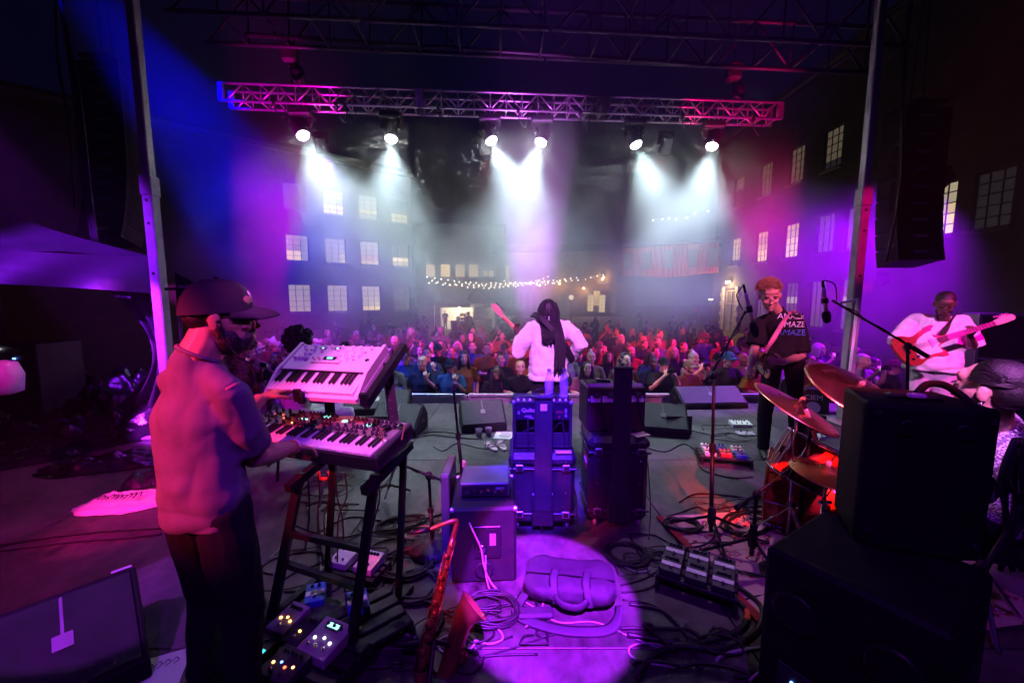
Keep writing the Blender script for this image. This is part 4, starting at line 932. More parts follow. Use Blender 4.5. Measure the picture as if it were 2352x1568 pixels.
line_array('curved loudspeaker column hanging at upper right past the leg', 2100, 280, 9, 6.6, .07, -1)
q = P(178,330,5.4); t = thing('cable_loom', 'bundle of cables hanging down onto the black tent roof', 'cable', q)
for e in range(5): mm = MB(); mm.etube(spline([V((-.05,0,2.2)), V((.02+.02*e,0,.6)), V((-.02+.025*e,.02,-.5)), V((.05+.018*e,.0,-1.25))],6),.014,6); mm.build('cable', M_CAB, t, smooth=True)
# ---- black canopy tent at left
M_TENT = mat('tent_black', (.030,.028,.036), .55, var=.2, vscale=3)
tp = thing('canopy_tent', 'black pop-up canopy tent at left edge with draped valance', 'tent')
CR = P(357,592,4.75); CL = V((-6.75,2.6,CR.z)); CB = V((-6.75,7.4,CR.z)); CBL = V((-9.2,5.2,CR.z)); PK = V((-6.75,5.0,CR.z+.86))
mm = MB(); n = 14
for a, b in ((CL,CR),(CR,CB),(CB,CBL),(CBL,CL)):
    vs_, fs_ = [], []
    for i in range(n+1):
        for j in range(n+1-0):
            s_, t_ = i/n, j/n; e = a.lerp(b, s_); p = e.lerp(PK, t_); p.z -= .16*math.sin(math.pi*t_)*(.6+.4*math.sin(math.pi*s_)) + .02*math.sin(s_*22+t_*6)*(1-t_)
            vs_.append(p)
    for i in range(n):
        for j in range(n): q0 = i*(n+1)+j; fs_.append((q0, q0+1, q0+n+2, q0+n+1))
    mm.add(vs_, fs_)
mm.build('canopy', M_TENT, tp, smooth=True)
for a, b in ((CL,CR),(CR,CB)):
    mm = MB(); vs_, fs_ = [], []
    for i in range(41):
        s_ = i/40; e = a.lerp(b, s_); nrm_ = V((0,0,1)).cross(b-a).normalized(); arch = .42-.10*math.sin(math.pi*s_)
        for k in range(5): vs_.append(e+V((0,0,-arch*k/4))+nrm_*(.035*math.sin(s_*30+k)*k/4))
    for i in range(40):
        for k in range(4): q0 = i*5+k; fs_.append((q0, q0+1, q0+6, q0+5))
    mm.add(vs_, fs_); mm.build('valance', M_TENT, tp, smooth=True)
for c in (CR, CL, CB): mm = MB(); mm.box((c.x+.02, c.y, (c.z+GZ)/2-.2), (.05,.05,c.z-GZ-.3), ch=.005); mm.build('leg', M_ALU, tp)
mm = MB(); vs_, fs_ = [], []                          # side curtain tied back at the right
for i in range(22):
    for k in range(15):
        s_, z_ = i/21, k/14; w_ = (.75-.55*math.sin(math.pi*min(1,z_*1.05)))*s_
        vs_.append(V((CR.x-.05-w_, CR.y+.12+.05*math.sin(s_*20+z_*3), CR.z-.35-1.6*z_)))
for i in range(21):
    for k in range(14): q0 = i*15+k; fs_.append((q0, q0+1, q0+16, q0+15))
mm.add(vs_, fs_); mm.build('side_curtain', M_TENT, tp, smooth=True)
# ---- vendor tents far in the yard
def far_tent(label, px, d, wd, lit, col):
    p = G(px, 745, GZ) if False else P(px, 700, d); p.z = GZ; t = thing('market_tent', label, 'tent', p, group='tents at the back of the yard')
    h = wd/2; mm = MB(); mm.add([(-h,-h,2.25),(h,-h,2.25),(h,h,2.25),(-h,h,2.25),(0,0,3.35)], [(0,1,4),(1,2,4),(2,3,4),(3,0,4)]); mm.build('roof', col, t)
    mm = MB()
    for i in range(24): s0 = -h+wd*i/24; mm.add([(s0,-h,2.25),(s0+wd/24,-h,2.25),(s0+wd/24,-h,2.0),(s0+wd/48,-h,1.94),(s0,-h,2.0)], [(4,3,2,1,0)])
    mm.build('valance', col, t)
    for a in (-h,h):
        for b in (-h,h): mm = MB(); mm.cyl((a,b,0),(a,b,2.25),.025,n=6); mm.build('leg', M_ALU, t)
    mm = MB(); mm.box((0,h-.02,1.1),(wd-.1,.02,2.2)); mm.build('back_wall', mat('tent_white',(.75,.72,.66),.8), t)
    mm = MB(); mm.box((h*.4,-h+.4,.45),(wd*.5,.7,.9)); mm.build('counter', mat('counter_print',(.12,.08,.16),.8,var=.5,vscale=4), t)
    if lit:
        mm = MB(); mm.ell((h*.3,0,2.0),.09,nu=8,nv=6); mm.build('lamp', M_BULB, t)
        ld = bpy.data.lights.new('tent_lamp_light','POINT'); ld.energy = 170; ld.color = (1,.85,.55); ld.shadow_soft_size = .1; lo = bpy.data.objects.new('tent_lamp_light', ld); COL.objects.link(lo); lo.location = p+V((h*.3,-.2,1.85))
far_tent('small white market tent lit from inside beyond the crowd', 1044, 34, 2.9, True, mat('tent_grey',(.35,.33,.33),.8))
far_tent('dark market tent right beside the lit white tent', 1098, 36, 2.9, False, mat('tent_dark',(.06,.05,.06),.8))
# ---- yard lamps and sign
for px, lab in ((1312,'round globe path lamp left of the lit windows'), ):
    q = P(px, 683, 45); t = thing('globe_lamp', lab, 'lamp', (q.x,q.y,GZ)); mm = MB(); mm.ell((0,0,q.z-GZ), .28, nu=12, nv=8); mm.build('globe', mat('globe_glass',(.6,.55,.4),.4,emit=(1,.8,.5),es=.5,var=0), t, smooth=True); mm = MB(); mm.cyl((0,0,0),(0,0,q.z-GZ-.2),.05); mm.build('post', M_BSTEEL, t)
q = P(1632,702,27); t = thing('post_lamp', 'tapered path lamp standing left of the stone doorway', 'lamp', (q.x,q.y,GZ)); hh = P(1628,688,27).z-GZ
mm = MB(); mm.lathe([(.03,0),(.04,hh-.3),(.12,hh-.02)], 10); mm.build('post', mat('lamp_post_grey',(.3,.3,.28),.6), t); mm = MB(); mm.lathe([(.13,hh-.02),(.15,hh+.05)], 10); mm.build('lamp_head', mat('post_lamp_glow',(.8,.7,.4),emit=(1,.85,.45),es=2.5,var=0), t)
q = P(1597,700,27); t = thing('sign_post', 'narrow upright sign board among the crowd near the doorway', 'sign', (q.x,q.y,GZ)); mm = MB(); mm.box((0,0,1.25),(.28,.05,2.2)); mm.build('panel', mat('sign_dark',(.05,.05,.05),.6), t); mm = MB(); mm.box((0,-.03,1.9),(.26,.02,.18)); mm.build('red_band', mat('sign_red',(.5,.04,.04),.6), t); mm = MB(); mm.box((0,-.03,1.0),(.26,.02,.55)); mm.build('white_notice', mat('sign_white',(.7,.68,.6),.7), t)
# ---- crowd barricade sections along the stage front
M_GALV = mat('galvanised', (.48,.48,.50), .4, .7); wds = 'first second third fourth fifth sixth seventh eighth ninth tenth eleventh twelfth thirteenth'.split()
me_parts = None
for k in range(13):
    x0 = -6.9+1.12*k
    t = thing('crowd_barricade', 'steel crowd barricade section at stage front, %s from left' % wds[k], 'barricade', (x0, 6.42, GZ), R(random.uniform(-1,1)), 'barricade line')
    if me_parts is None:
        L_ = []
        for a in (-.53,.53): mm = MB(); mm.box((a,0,.57),(.05,.05,1.14),ch=.008); L_.append(('upright', mm.mesh('upright')))
        for z in (1.14,.62): mm = MB(); mm.box((0,0,z),(1.06,.055,.05),ch=.008); L_.append(('rail', mm.mesh('rail')))
        mm = MB(); mm.box((0,.04,.60),(1.04,.006,1.0)); L_.append(('sheet', mm.mesh('sheet')))
        mm = MB(); mm.box((0,-.30,.015),(1.06,.6,.02)); L_.append(('step_plate', mm.mesh('step_plate')))
        for a in (-.45,.45): mm = MB(); mm.bar((a,-.02,1.0),(a,-.55,.03),.04,.04); L_.append(('brace', mm.mesh('brace')))
        for n_, me in L_: me.materials.append(M_GALV)
        me_parts = L_
    for n_, me in me_parts: link(n_, me, None, t)
# ================================================================== INSTRUMENTS AND GEAR
def basis(o, right, fwd):
    x = V(right).normalized(); y = V(fwd); y = (y-x*y.dot(x)).normalized(); z = x.cross(y)
    return Matrix.Translation(V(o)) @ Matrix((x, y, z)).transposed().to_4x4()
M_KEYW = mat('key_white', (.82,.80,.78), .3, var=.04); M_KEYB = mat('key_black', (.012,.012,.013), .3)
M_LCD = mat('lcd_teal', (.02,.05,.05), .2, emit=(.25,.95,.85), es=1.4, var=0); M_LEDR = mat('led_red', (.3,.02,.02), emit=(1,.08,.03), es=4, var=0); M_LEDO = mat('led_orange', (.3,.1,.02), emit=(1,.42,.08), es=6, var=0)
M_LEDW = mat('led_white', (.5,.5,.5), emit=(.9,.85,1), es=5, var=0); M_LEDB = mat('led_blue', (.02,.05,.3), emit=(.1,.25,1), es=4, var=0); M_LEDT = mat('led_teal', (.02,.3,.3), emit=(.05,.8,.8), es=1.2, var=0)
def keys(t, x0, n_white, kw, y0, depth, z, first=0):
    """white keys from x0; front at y0; black keys by the octave pattern"""
    a = MB(); a.box((0,depth/2,-.008), (kw*.94,depth,.018), ch=.002); wm = a.mesh('white_key'); wm.materials.append(M_KEYW)
    a = MB(); a.box((0,0,0), (kw*.52,depth*.62,.014), ch=.003); bm_ = a.mesh('black_key'); bm_.materials.append(M_KEYB)
    for i in range(n_white):
        link('white_key', wm, None, t, (x0+kw*(i+.5), y0, z))
        if (i+first) % 7 not in (2, 6) and i < n_white-1: link('black_key', bm_, None, t, (x0+kw*(i+1), y0+depth*.69, z+.008))
def knob_mesh(r, h, m):
    a = MB(); a.lathe([(r*1.15,0),(r*1.05,h*.3),(r*.8,h*.45),(r*.72,h),(r*.5,h*1.05)], 10); me = a.mesh('knob', True); me.materials.append(m); return me
# ---- upper white synth
FR, BR = V((-.739,1.85,1.150)), V((-.671,2.15,1.342)); fwd = BR-FR; rt_ = V((.975,-.22,0))
t = thing('synthesizer', 'white tilted synthesizer on the upper tier with knobs and small screens', 'keyboard'); t.matrix_world = basis(FR-rt_*.535, rt_, fwd)   # local: x 0..0.535, y 0..0.36
M_WSYN = mat('synth_white', (.78,.76,.76), .4, var=.05); M_WKN = mat('knob_white', (.86,.84,.84), .35, var=.04)
a = MB(); a.box((.2675,.18,-.028), (.535,.36,.05), ch=.012); bd = a.build('case', M_WSYN, t)
a = MB(); a.box((.2675,.252,.012), (.50,.205,.030), ch=.004); pn = a.build('panel', M_WSYN, t)
for e in (.010,.525): a = MB(); a.prism([(0,0),(.36,0),(.36,.050),(.14,.050),(.02,.012)], -.009, .009, basis((e,0,-.012), (0,1,0), (0,0,1))); a.build('end_cheek', M_WSYN, t)
keys(t, .022, 22, .0223, .012, .135, .014)
a = MB(); a.box((.2675,.149,.012), (.495,.006,.026)); a.build('key_slot', M_KEYB, t)
kn = knob_mesh(.0105, .016, M_WKN)
for x_, y_ in [(.05+.058*i+.006*(i%3), .332) for i in range(8)]+[(.075+.05*i, .303) for i in range(8) if i not in (3,)]+[(.09+.026*i, .272) for i in range(2)]+[(.30+.04*i, .270) for i in range(4)]+[(.055+.022*i,.236) for i in range(4)]+[(.33,.222),(.36,.246)]: link('knob', kn, None, pn, (x_, y_, .027))
for x_, y_, w_, h_ in ((.165,.325,.04,.018),(.255,.325,.034,.018),(.255,.244,.075,.026)):
    a = MB(); a.box((x_,y_,.028), (w_,h_,.003)); s = a.build('display', M_KEYB, pn); a = MB(); a.box((x_,y_,.030), (w_*.45,h_*.4,.002)); a.build('readout', M_LCD, s)
a = MB(); a.box((0,0,0),(.011,.008,.005),ch=.001); bme = a.mesh('button'); bme.materials.append(mat('button_pink',(.5,.18,.22),.5))
for i in range(12): link('button', bme, None, pn, (.17+.0145*i, .205, .029))
for x_, y_ in ((.10,.305),(.185,.245),(.20,.232),(.17,.23),(.15,.245),(.305,.236),(.32,.205),(.40,.238),(.035,.24),(.055,.255),(.44,.30),(.12,.222)): link('button', bme, None, pn, (x_, y_, .029))
a = MB(); a.box((.478,.24,.029),(.022,.007,.004)); a.box((.478,.24,.0292),(.007,.022,.004)); a.build('joystick', M_KEYB, pn)
for x_ in (.02,.515):
    for y_ in (.16,.345): a = MB(); a.cyl((x_,y_,.026),(x_,y_,.0285),.004,n=8); a.build('screw', M_BSTEEL, pn)
# ---- lower long synth
F2, B2 = V((-.592,1.70,.862)), V((-.508,1.95,.925)); r2 = V((.948,-.319,0)); fw2 = B2-F2; LN = .92
t = thing('synthesizer', 'long dark synthesizer on the lower tier under the player\'s right hand', 'keyboard'); t.matrix_world = basis(F2-r2*LN, r2, fw2)
a = MB(); a.box((LN/2,.145,.02), (LN,.30,.075), ch=.008); a.build('case', mat('synth_black',(.020,.019,.022),.4), t)
a = MB(); a.box((LN/2,.215,.060), (LN-.05,.155,.012), ch=.003); pn = a.build('panel', mat('panel_olive',(.26,.25,.20),.4,.3), t)
for e in (.012, LN-.012): a = MB(); a.box((e,.145,.035),(.024,.302,.062),ch=.006); a.build('end_cheek', mat('cheek_black',(.03,.025,.024),.4), t)
keys(t, .10, 34, .0231, .006, .125, .068)
kd = knob_mesh(.0085, .020, mat('knob_violet',(.06,.045,.07),.25,.4)); rng = random.Random(4)
for i in range(34):
    for j in range(4):
        if rng.random() < .62: link('knob', kd, None, pn, (.05+.0245*i+.006*(j%2), .158+.036*j, .066))
for x_, y_, w_ in ((.30,.21,.05),(.55,.24,.03),(.70,.23,.04),(.42,.262,.04)): a = MB(); a.box((x_,y_,.067),(w_,.018,.003)); a.build('display', M_LCD, pn)
for i in range(14): a = MB(); a.box((.05+.018*i, .17+.03*(i%3), .067),(.007,.005,.003)); a.build('button_light', M_LEDR if i % 3 else M_LEDO, pn)
t = thing('sunglasses', 'pair of sunglasses lying on the right end of the lower synthesizer', 'glasses'); t.matrix_world = basis(F2+r2*-.06+fw2*.72+V((0,0,.08)), r2+V((0,.6,0)), fw2)
for e in (-.03,.03): a = MB(); a.ell((e,0,.012),(.026,.018,.004),nu=12,nv=6); a.build('lens', mat('glasses_black',(.01,.01,.012),.15), t, smooth=True)
for e in (-.06,.06): a = MB(); a.cyl((e,0,.014),(e*.7,-.11,.004),.003); a.build('temple', mat('frame_red',(.25,.03,.02),.3), t)
# ---- two-tier stand
t = thing('keyboard_stand', 'black two-tier keyboard stand carrying both synthesizers', 'stand', (0,0,0))
def sbar(n_, a_, b_, w_=.04, h_=.04, m_=M_BSTEEL): mm = MB(); mm.bar(a_, b_, w_, h_); return mm.build(n_, m_, t)
RB, LB = G(800,1530), G(622,1430); RT, LT = P(862,1088,1.76), P(690,1085,1.92)
sbar('leg', RB, RT, .038,.038); sbar('leg', LB, LT, .038,.038)
off = V((.12,.36,0)); sbar('leg', RB+off, RT+off*.6, .03,.03); sbar('leg', LB+off, LT+off*.6, .03,.03)
for f_ in (.40,.60): sbar('cross_bar', LB.lerp(LT,f_), RB.lerp(RT,f_), .028,.028)
sbar('foot', RB+V((-.04,-.12,.02)), RB+off+V((.04,.1,.02))); sbar('foot', LB+V((-.04,-.12,.02)), LB+off+V((.04,.1,.02)))
sbar('support_arm', RT-fw2*.3+V((0,0,-.03)), RT+fw2*1.1+V((0,0,-.03))); sbar('support_arm', LT-fw2*.3+V((0,0,-.03)), LT+fw2*1.1+V((0,0,-.03)))
UR0, UR1 = P(907,990,1.98), P(888,835,2.12); sbar('upper_post', UR0, UR1, .045,.045); UL0 = UR0-r2*.42+V((0,.02,0)); UL1 = UR1-r2*.42+V((0,.02,0)); sbar('upper_post', UL0, UL1, .05,.05)
for b0 in (P(838,930,1.83), P(838,930,1.83)-rt_*.36): sbar('tilt_arm', b0, b0+fwd*1.22+V((.01,0,0)), .035,.045); sbar('lip', b0, b0+V((0,-.02,.06)), .035,.02)
for i in range(7): mm = MB(); mm.cyl(UR0.lerp(UR1,.1+.12*i)+V((0,-.026,0)), UR0.lerp(UR1,.1+.12*i)+V((0,-.020,0)), .006, n=8); mm.build('pin_hole', M_ALU, t)
mm = MB(); mm.cyl(UR1+V((-.03,-.03,-.06)), UR1+V((.05,-.03,-.06)), .018); mm.build('lock_knob', M_BLK, t)
# ---- pedals
def pedal(label, pos, size, rz, m_, knobs=3, leds=(), sw=1, strip=None, tilt=0.0, group=None, cat='pedal', lcd=False):
    t = thing('effects_pedal', label, cat, pos, rz, group); t.rotation_euler = (tilt,0,rz); w_, d_, h_ = size
    a = MB(); a.prism([(-d_/2,0),(d_/2,0),(d_/2,h_),(-d_/2,h_*.7)], -w_/2, w_/2, basis((0,0,0), (0,1,0), (0,0,1))); b_ = a.build('housing', m_, t); md = b_.modifiers.new('b','BEVEL'); md.width = .004; md.segments = 2
    top = lambda y: h_*(.85+.15*(y/(d_/2)))+.001
    km = knob_mesh(min(.009, w_*.1), .012, M_KEYB)
    for k in range(knobs): link('knob', km, None, t, (w_*(-.34+.68*(k+.5)/knobs), d_*.30, top(d_*.30)))
    for k in range(sw): x_ = w_*(-.4+.8*(k+.5)/sw); a = MB(); a.lathe([(.009,0),(.009,.006),(.006,.010),(.006,.016)], 10, Mx((x_,-d_*.30,top(-d_*.30)))); a.build('footswitch', M_CHR, t, auto=40)
    for k, lm_ in enumerate(leds): x_ = w_*(-.4+.8*(k+.5)/len(leds)); a = MB(); a.ell((x_,-d_*.10+.012*(k%2),top(-d_*.1)), (.006,.006,.004), nu=8, nv=5); a.build('light', lm_, t)
    if strip: a = MB(); a.box((0,-d_*.05,top(-d_*.05)+.001), (w_*.9,d_*.28,.002)); a.build('label_strip', strip, t)
    if lcd: a = MB(); a.box((-w_*.02,d_*.30,top(d_*.3)+.001), (w_*.46,d_*.24,.003)); s_ = a.build('display', M_KEYB, t); a = MB(); a.box((-w_*.02,d_*.30,top(d_*.3)+.003), (w_*.36,d_*.13,.002)); a.build('readout', M_LCD, s_)
    return t
def board(label, c, size, rz, pitch=0.0):
    t = thing('pedalboard', label, 'pedalboard', c, rz); w_, d_, h_ = size
    for k in range(4): a = MB(); a.box((0,-d_/2+d_*(k+.5)/4,h_-.012), (w_,d_/4*.72,.022), ch=.003); a.build('slat', M_BLK, t)
    for e in (-1,1): a = MB(); a.box((e*(w_/2-.01),0,h_/2-.012), (.02,d_,h_-.024)); a.build('side', M_BLK, t)
    return t
def onboard(c, rz, x, y, h): return V(c)+Matrix.Rotation(rz,3,'Z') @ V((x,y,h))
# keyboard player's effects at his feet
M_PUR = mat('pedal_silver', (.55,.50,.56), .4, .4, var=.08); M_DK = mat('pedal_dark', (.035,.035,.045), .45); M_WH = mat('pedal_white', (.78,.76,.76), .4, var=.05); M_BLU = mat('pedal_blue', (.04,.12,.55), .35); M_RDP = mat('pedal_red', (.45,.04,.04), .4); M_YEL = mat('pedal_cream', (.62,.60,.38), .5)
bc = G(690,1545); br_ = R(-22); board('black pedalboard at the keyboard player\'s feet', bc, (.50,.34,.10), br_)
pedal('silver pedal with glowing readout and three white lights', onboard(bc,br_,.09,.06,.101), (.16,.17,.06), br_, M_PUR, 3, (M_LEDW,M_LEDW,M_LEDW), 3, lcd=True)
pedal('silver pedal with amber lights beside the keyboard player\'s leg', onboard(bc,br_,-.16,.08,.101), (.11,.15,.06), br_, M_PUR, 4, (M_LEDO,M_LEDO,M_LEDO), 1)
pedal('dark narrow pedal between two silver pedals', onboard(bc,br_,-.045,.06,.101), (.09,.15,.055), br_, M_DK, 4, (M_LEDO,), 1)
pedal('dark pedal with teal light nearest the bottom edge', onboard(bc,br_,-.15,-.09,.101), (.12,.13,.05), br_, M_DK, 2, (M_LEDR,M_LEDT), 1, strip=M_LEDT)
pedal('dark pedal with scattered red and blue lights near the saxophone', onboard(bc,br_,.03,-.09,.101), (.16,.13,.05), br_, M_DK, 5, (M_LEDO,M_LEDB,M_LEDR,M_LEDO), 2)
q = G(820,1320); board('black pedalboard under the keyboard stand crossbar', q, (.34,.20,.06), R(-16))
for lab, dx, mm_ in (('cream-topped pedal left on the board under the stand', -.09, M_WH), ('cream-topped pedal right on the board under the stand', .08, M_WH)): pedal(lab, onboard(q,R(-16),dx,.01,.061), (.12,.14,.055), R(-16), mm_, 4, (), 2)
q = G(815,1470); board('low black pedalboard between stand leg and saxophone', q, (.46,.34,.08), R(40))
pedal('blue and white pedal left under the keyboard stand', G(725,1375), (.10,.13,.05), R(20), M_BLU, 2, (), 1, strip=M_WH)
pedal('blue and white pedal leaning by the right stand leg', onboard(q,R(40),.05,.10,.081), (.10,.13,.05), R(30), M_BLU, 2, (), 1, strip=M_WH)
pedal('small square white pedal in front of the stand', onboard(q,R(40),-.12,-.02,.081), (.09,.10,.05), R(12), M_WH, 2, (), 1, strip=M_YEL)
# dark snake box on the floor centre right
q = G(1600,1345); rz = R(-30); board('pedalboard with six striped pedals beside the rug', q, (.40,.30,.09), rz)
nm = ('far left', 'far middle', 'far right', 'near left', 'near middle', 'near right')
for k in range(6): pedal('black pedal with white label strip, %s of six by the rug' % nm[k], onboard(q, rz, -.13+.13*(k%3), .07-.14*(k//3), .091), (.11,.12,.05), rz, M_DK, 4, (), 1, strip=M_WH)
q = G(1660,1058); rz = R(-14); board('small pedalboard at the black t-shirt guitarist\'s feet', q, (.46,.30,.08), rz)
for k, mm_ in enumerate((M_WH, M_BLU, M_WH, M_WH, M_RDP, M_BLU)): pedal('%s pedal, %s of six at the guitarist\'s feet' % (('white','blue','white','white','red','blue')[k], nm[k]), onboard(q, rz, -.14+.14*(k%3), .065-.13*(k//3), .081), (.10,.115,.05), rz, mm_, 2, (M_LEDR,) if k == 4 else (), 1, strip=M_DK)
pedal('white flat pedal on the floor behind the guitarist\'s leg', G(1700,978), (.24,.14,.06), R(-6), M_WH, 5, (), 3)
pedal('small silver pedal in front of the white flat pedal', G(1698,988)+V((-.02,-.16,0)), (.20,.11,.03), R(-8), M_PUR, 2, (), 1)
pedal('small pink-lit pedal right of the guitarist\'s foot', G(1880,1005), (.08,.12,.05), R(5), M_WH, 2, (), 1)
# ---- microphone stands
def mic_stand(label, base, h, legs=True, boom=None, tripod_r=.28, rz=0.0, round_base=False, clutch=True, top=None):
    t = thing('microphone_stand', label, 'mic stand', base); tp_ = V((0,0,h)) if top is None else V(top)-V(base)
    if round_base: a = MB(); a.lathe([(.15,0),(.15,.02),(.12,.045),(.05,.07),(.016,.08)], 20); a.build('base', M_BLK, t, smooth=True)
    else:
        for k in range(3): an = rz+k*2.094; a = MB(); a.cyl((0,0,.16),(tripod_r*math.cos(an),tripod_r*math.sin(an),.012),.010,n=8); l_ = a.build('leg', M_BSTEEL, t); a = MB(); a.ell((tripod_r*math.cos(an),tripod_r*math.sin(an),.014),.016,nu=8,nv=6); a.build('foot', M_BLK, l_)
        a = MB(); a.lathe([(.022,.10),(.026,.12),(.026,.20),(.018,.22)], 12); a.build('hub', M_BLK, t, auto=40)
    a = MB(); a.cyl((0,0,.05), tp_*.55, .014, n=10); a.cyl(tp_*.55, tp_, .010, n=10); a.build('pole', M_BSTEEL, t, smooth=True)
    if clutch: a = MB(); a.cyl(tp_*.52, tp_*.58, .021, n=12); a.build('clutch', M_BLK, t, auto=40)
    if boom:
        p0, p1 = V(boom[0])-V(base), V(boom[1])-V(base); a = MB(); a.cyl(p0, p1, .0085, n=8); a.cyl(p0, p0.lerp(p1,.16), .016, n=10); a.build('boom', M_BSTEEL, t, smooth=True)
        a = MB(); a.ell(tp_, (.024,.024,.03), nu=10, nv=8); a.build('boom_joint', M_BLK, t, smooth=True)
        pts = [p0.lerp(p1, s_/10)+V((.016*math.sin(s_*1.9), -.014, .012*math.cos(s_*2.3))) for s_ in range(11)]; a = MB(); a.etube(spline(pts,3), .004, 5); a.build('mic_cable', M_CAB, t)
    return t
def pencil_mic(label, top, bot, wind=True, loop=None, col=None):
    top, bot = V(top), V(bot); d = (bot-top).normalized(); t = thing('microphone', label, 'microphone', top)
    L = (bot-top).length; q = lambda s_: d*(L*s_)
    a = MB(); a.etube([q(0), q(.05), q(.70)], [.010,.0125,.0125], 12); a.build('body', col or mat('mic_silver',(.55,.50,.56),.35,.6), t, smooth=True)
    if wind: a = MB(); a.etube([q(.66),q(.72),q(.82),q(.95),q(1.0)], [.018,.026,.028,.022,.008], 14); a.build('windscreen', mat('foam_black',(.012,.012,.013),.95,bump=.6,bscale=500), t, smooth=True)
    a = MB(); a.etube([q(.30),q(.44)], .021, 12); a.build('clip', M_BLK, t)
    a = MB(); a.etube([q(-.18),q(0)], [.008,.010], 10); a.build('plug', M_BSTEEL, t)
    if loop: a = MB(); a.etube(spline([q(-.18)]+[V(p)-top for p in loop],6), .0042, 6); a.build('mic_cable', M_CAB, t, smooth=True)
    return t
b = G(1632,1235); tp_ = P(1640,862,2.7); mic_stand('tall boom stand in front of the black t-shirt guitarist', b, 1.2, boom=(P(1622,880,2.72), P(1712,715,2.95)), rz=.4, top=tp_)
pencil_mic('pencil microphone with foam tip beside the guitarist\'s face', P(1712,672,2.95), P(1737,775,2.92), loop=[P(1702,662,2.98), P(1692,680,3.0), P(1706,712,2.97)])
b = G(2082,1130); mic_stand('tall boom stand in front of the white t-shirt guitarist', b, 1.2, boom=(P(2130,818,2.9), P(1912,690,2.85)), rz=1.0, top=P(2085,795,2.88))
pencil_mic('pencil microphone hanging with foam tip right of the pink-lit leg', P(1891,660,2.8), P(1900,742,2.8), loop=[P(1900,645,2.8), P(1918,655,2.82), P(1922,690,2.84)])
b = G(1064,1125); ms = mic_stand('straight stand with empty clip behind the bass amp head', b, 1.0, top=P(1042,893,3.15), rz=.2)
a = MB(); tp_ = P(1042,893,3.15)-b; a.cyl(tp_, tp_+V((.02,-.03,.06)), .02); a.build('mic_clip', mat('clip_grey',(.30,.30,.32),.5), ms)
a = MB(); a.lathe([(.024,.20),(.030,.22),(.030,.25),(.020,.26)],6); a.build('tape_wrap', mat('tape_pink',(.75,.55,.68),.6), ms)
b = G(994,1262); mic_stand('short stand on a round base left of the bass cabinet', b, .5, round_base=True, boom=(P(900,1058,2.45), P(1035,1110,2.35)), top=P(985,1092,2.42))
b = G(1725,1290); mic_stand('low drum stand with blue-lit boom reaching left', b, .6, boom=(P(1690,1168,2.2), P(1838,1060,2.35)), rz=.7, top=P(1738,1135,2.22))
b = G(1830,1235); mic_stand('drum microphone stand rising in front of the tom', b, .8, rz=.2, top=P(1862,985,2.25))
pencil_mic('silver drum microphone pointing down at the tom', P(1850,938,2.22), P(1885,1040,2.26), wind=False, loop=[P(1835,930,2.22), P(1820,980,2.2), P(1822,1060,2.2)])
# ---- drum kit
M_SHELL = mat('drum_red', (.55,.06,.02), .22, var=.12, vscale=3, coat=.8); M_HEAD = mat('drum_head', (.80,.78,.78), .5, var=.05); M_BRZ = mat('bronze', (.62,.42,.20), .28, 1.0, var=.25, vscale=5, bump=.15, bscale=30)
def drum(label, c, axis, r, h, name='drum', head=M_HEAD, hoop=M_CHR, n_lugs=8):
    t = thing(name, label, 'drum', c); Mq = V(axis).to_track_quat('Z','Y').to_matrix().to_4x4(); t.matrix_world = Matrix.Translation(V(c)) @ Mq
    a = MB(); a.lathe([(r,-h/2),(r,h/2)], 40); a.build('shell', M_SHELL, t, auto=40)
    for s_ in (-1,1):
        a = MB(); a.lathe([(r*.97,s_*(h/2+.004)),(r*.5,s_*(h/2+.007)),(.001,s_*(h/2+.007))] if s_ > 0 else [(.001,-h/2-.007),(r*.5,-h/2-.007),(r*.97,-h/2-.004)], 40); a.build('head', head, t, smooth=True)
        a = MB(); pts = [V((math.cos(k*math.pi/20)*(r+.008), math.sin(k*math.pi/20)*(r+.008), s_*(h/2+.004))) for k in range(41)]; a.etube(pts, (.006,.012) and .009, 6); a.build('hoop', hoop, t, smooth=True)
    for k in range(n_lugs):
        an = 2*math.pi*k/n_lugs; p = V((math.cos(an)*(r+.014), math.sin(an)*(r+.014), 0)); a = MB(); a.cyl(p+V((0,0,-h/2)), p+V((0,0,h/2)), .0035, n=6); l_ = a.build('tension_rod', M_CHR, t); a = MB(); a.box(p*(1-.006/r), (.018,.018,.05), ch=.004); a.build('lug', M_CHR, l_)
    return t
tc_ = P(1862,1015,2.45); drum('red rack tom with white head tilted toward the drummer', tc_+V((-.02,0,-.12)), V((.42,-.05,.90)), .165, .26)
drum('red bass drum lying on the rug behind the stands', P(1862,1150,2.55)+V((.05,.15,-.02)), V((.80,-.60,0)), .27, .40, head=mat('bass_head',(.10,.09,.10),.5), hoop=mat('hoop_red',(.40,.05,.02),.3,coat=.6))
def cymbal(label, c, nrm_, r, stand_to=None, txt=None):
    t = thing('cymbal', label, 'cymbal', c); Mq = V(nrm_).normalized().to_track_quat('Z','Y').to_matrix().to_4x4(); t.matrix_world = Matrix.Translation(V(c)) @ Mq
    prof = [(.006,.030),(.03,.026),(.055,.010)]+[(.06+(r-.06)*k/8, .008-.030*(k/8)**1.4) for k in range(9)]; lo = [(a_, z_-.002) for a_, z_ in prof[::-1]]
    a = MB(); a.lathe(prof+lo, 56); a.build('plate', M_BRZ, t, smooth=True)
    a = MB(); a.lathe([(.014,.03),(.016,.045),(.008,.06)], 12); a.build('felt', mat('felt_grey',(.3,.28,.28),.9), t)
    if txt: text_part(txt, r*.20, mat('ink_black',(.02,.02,.02),.6), t, (0, r*.62, -.0045+.0), (-.10,0,0), ext=.0012)
    return t
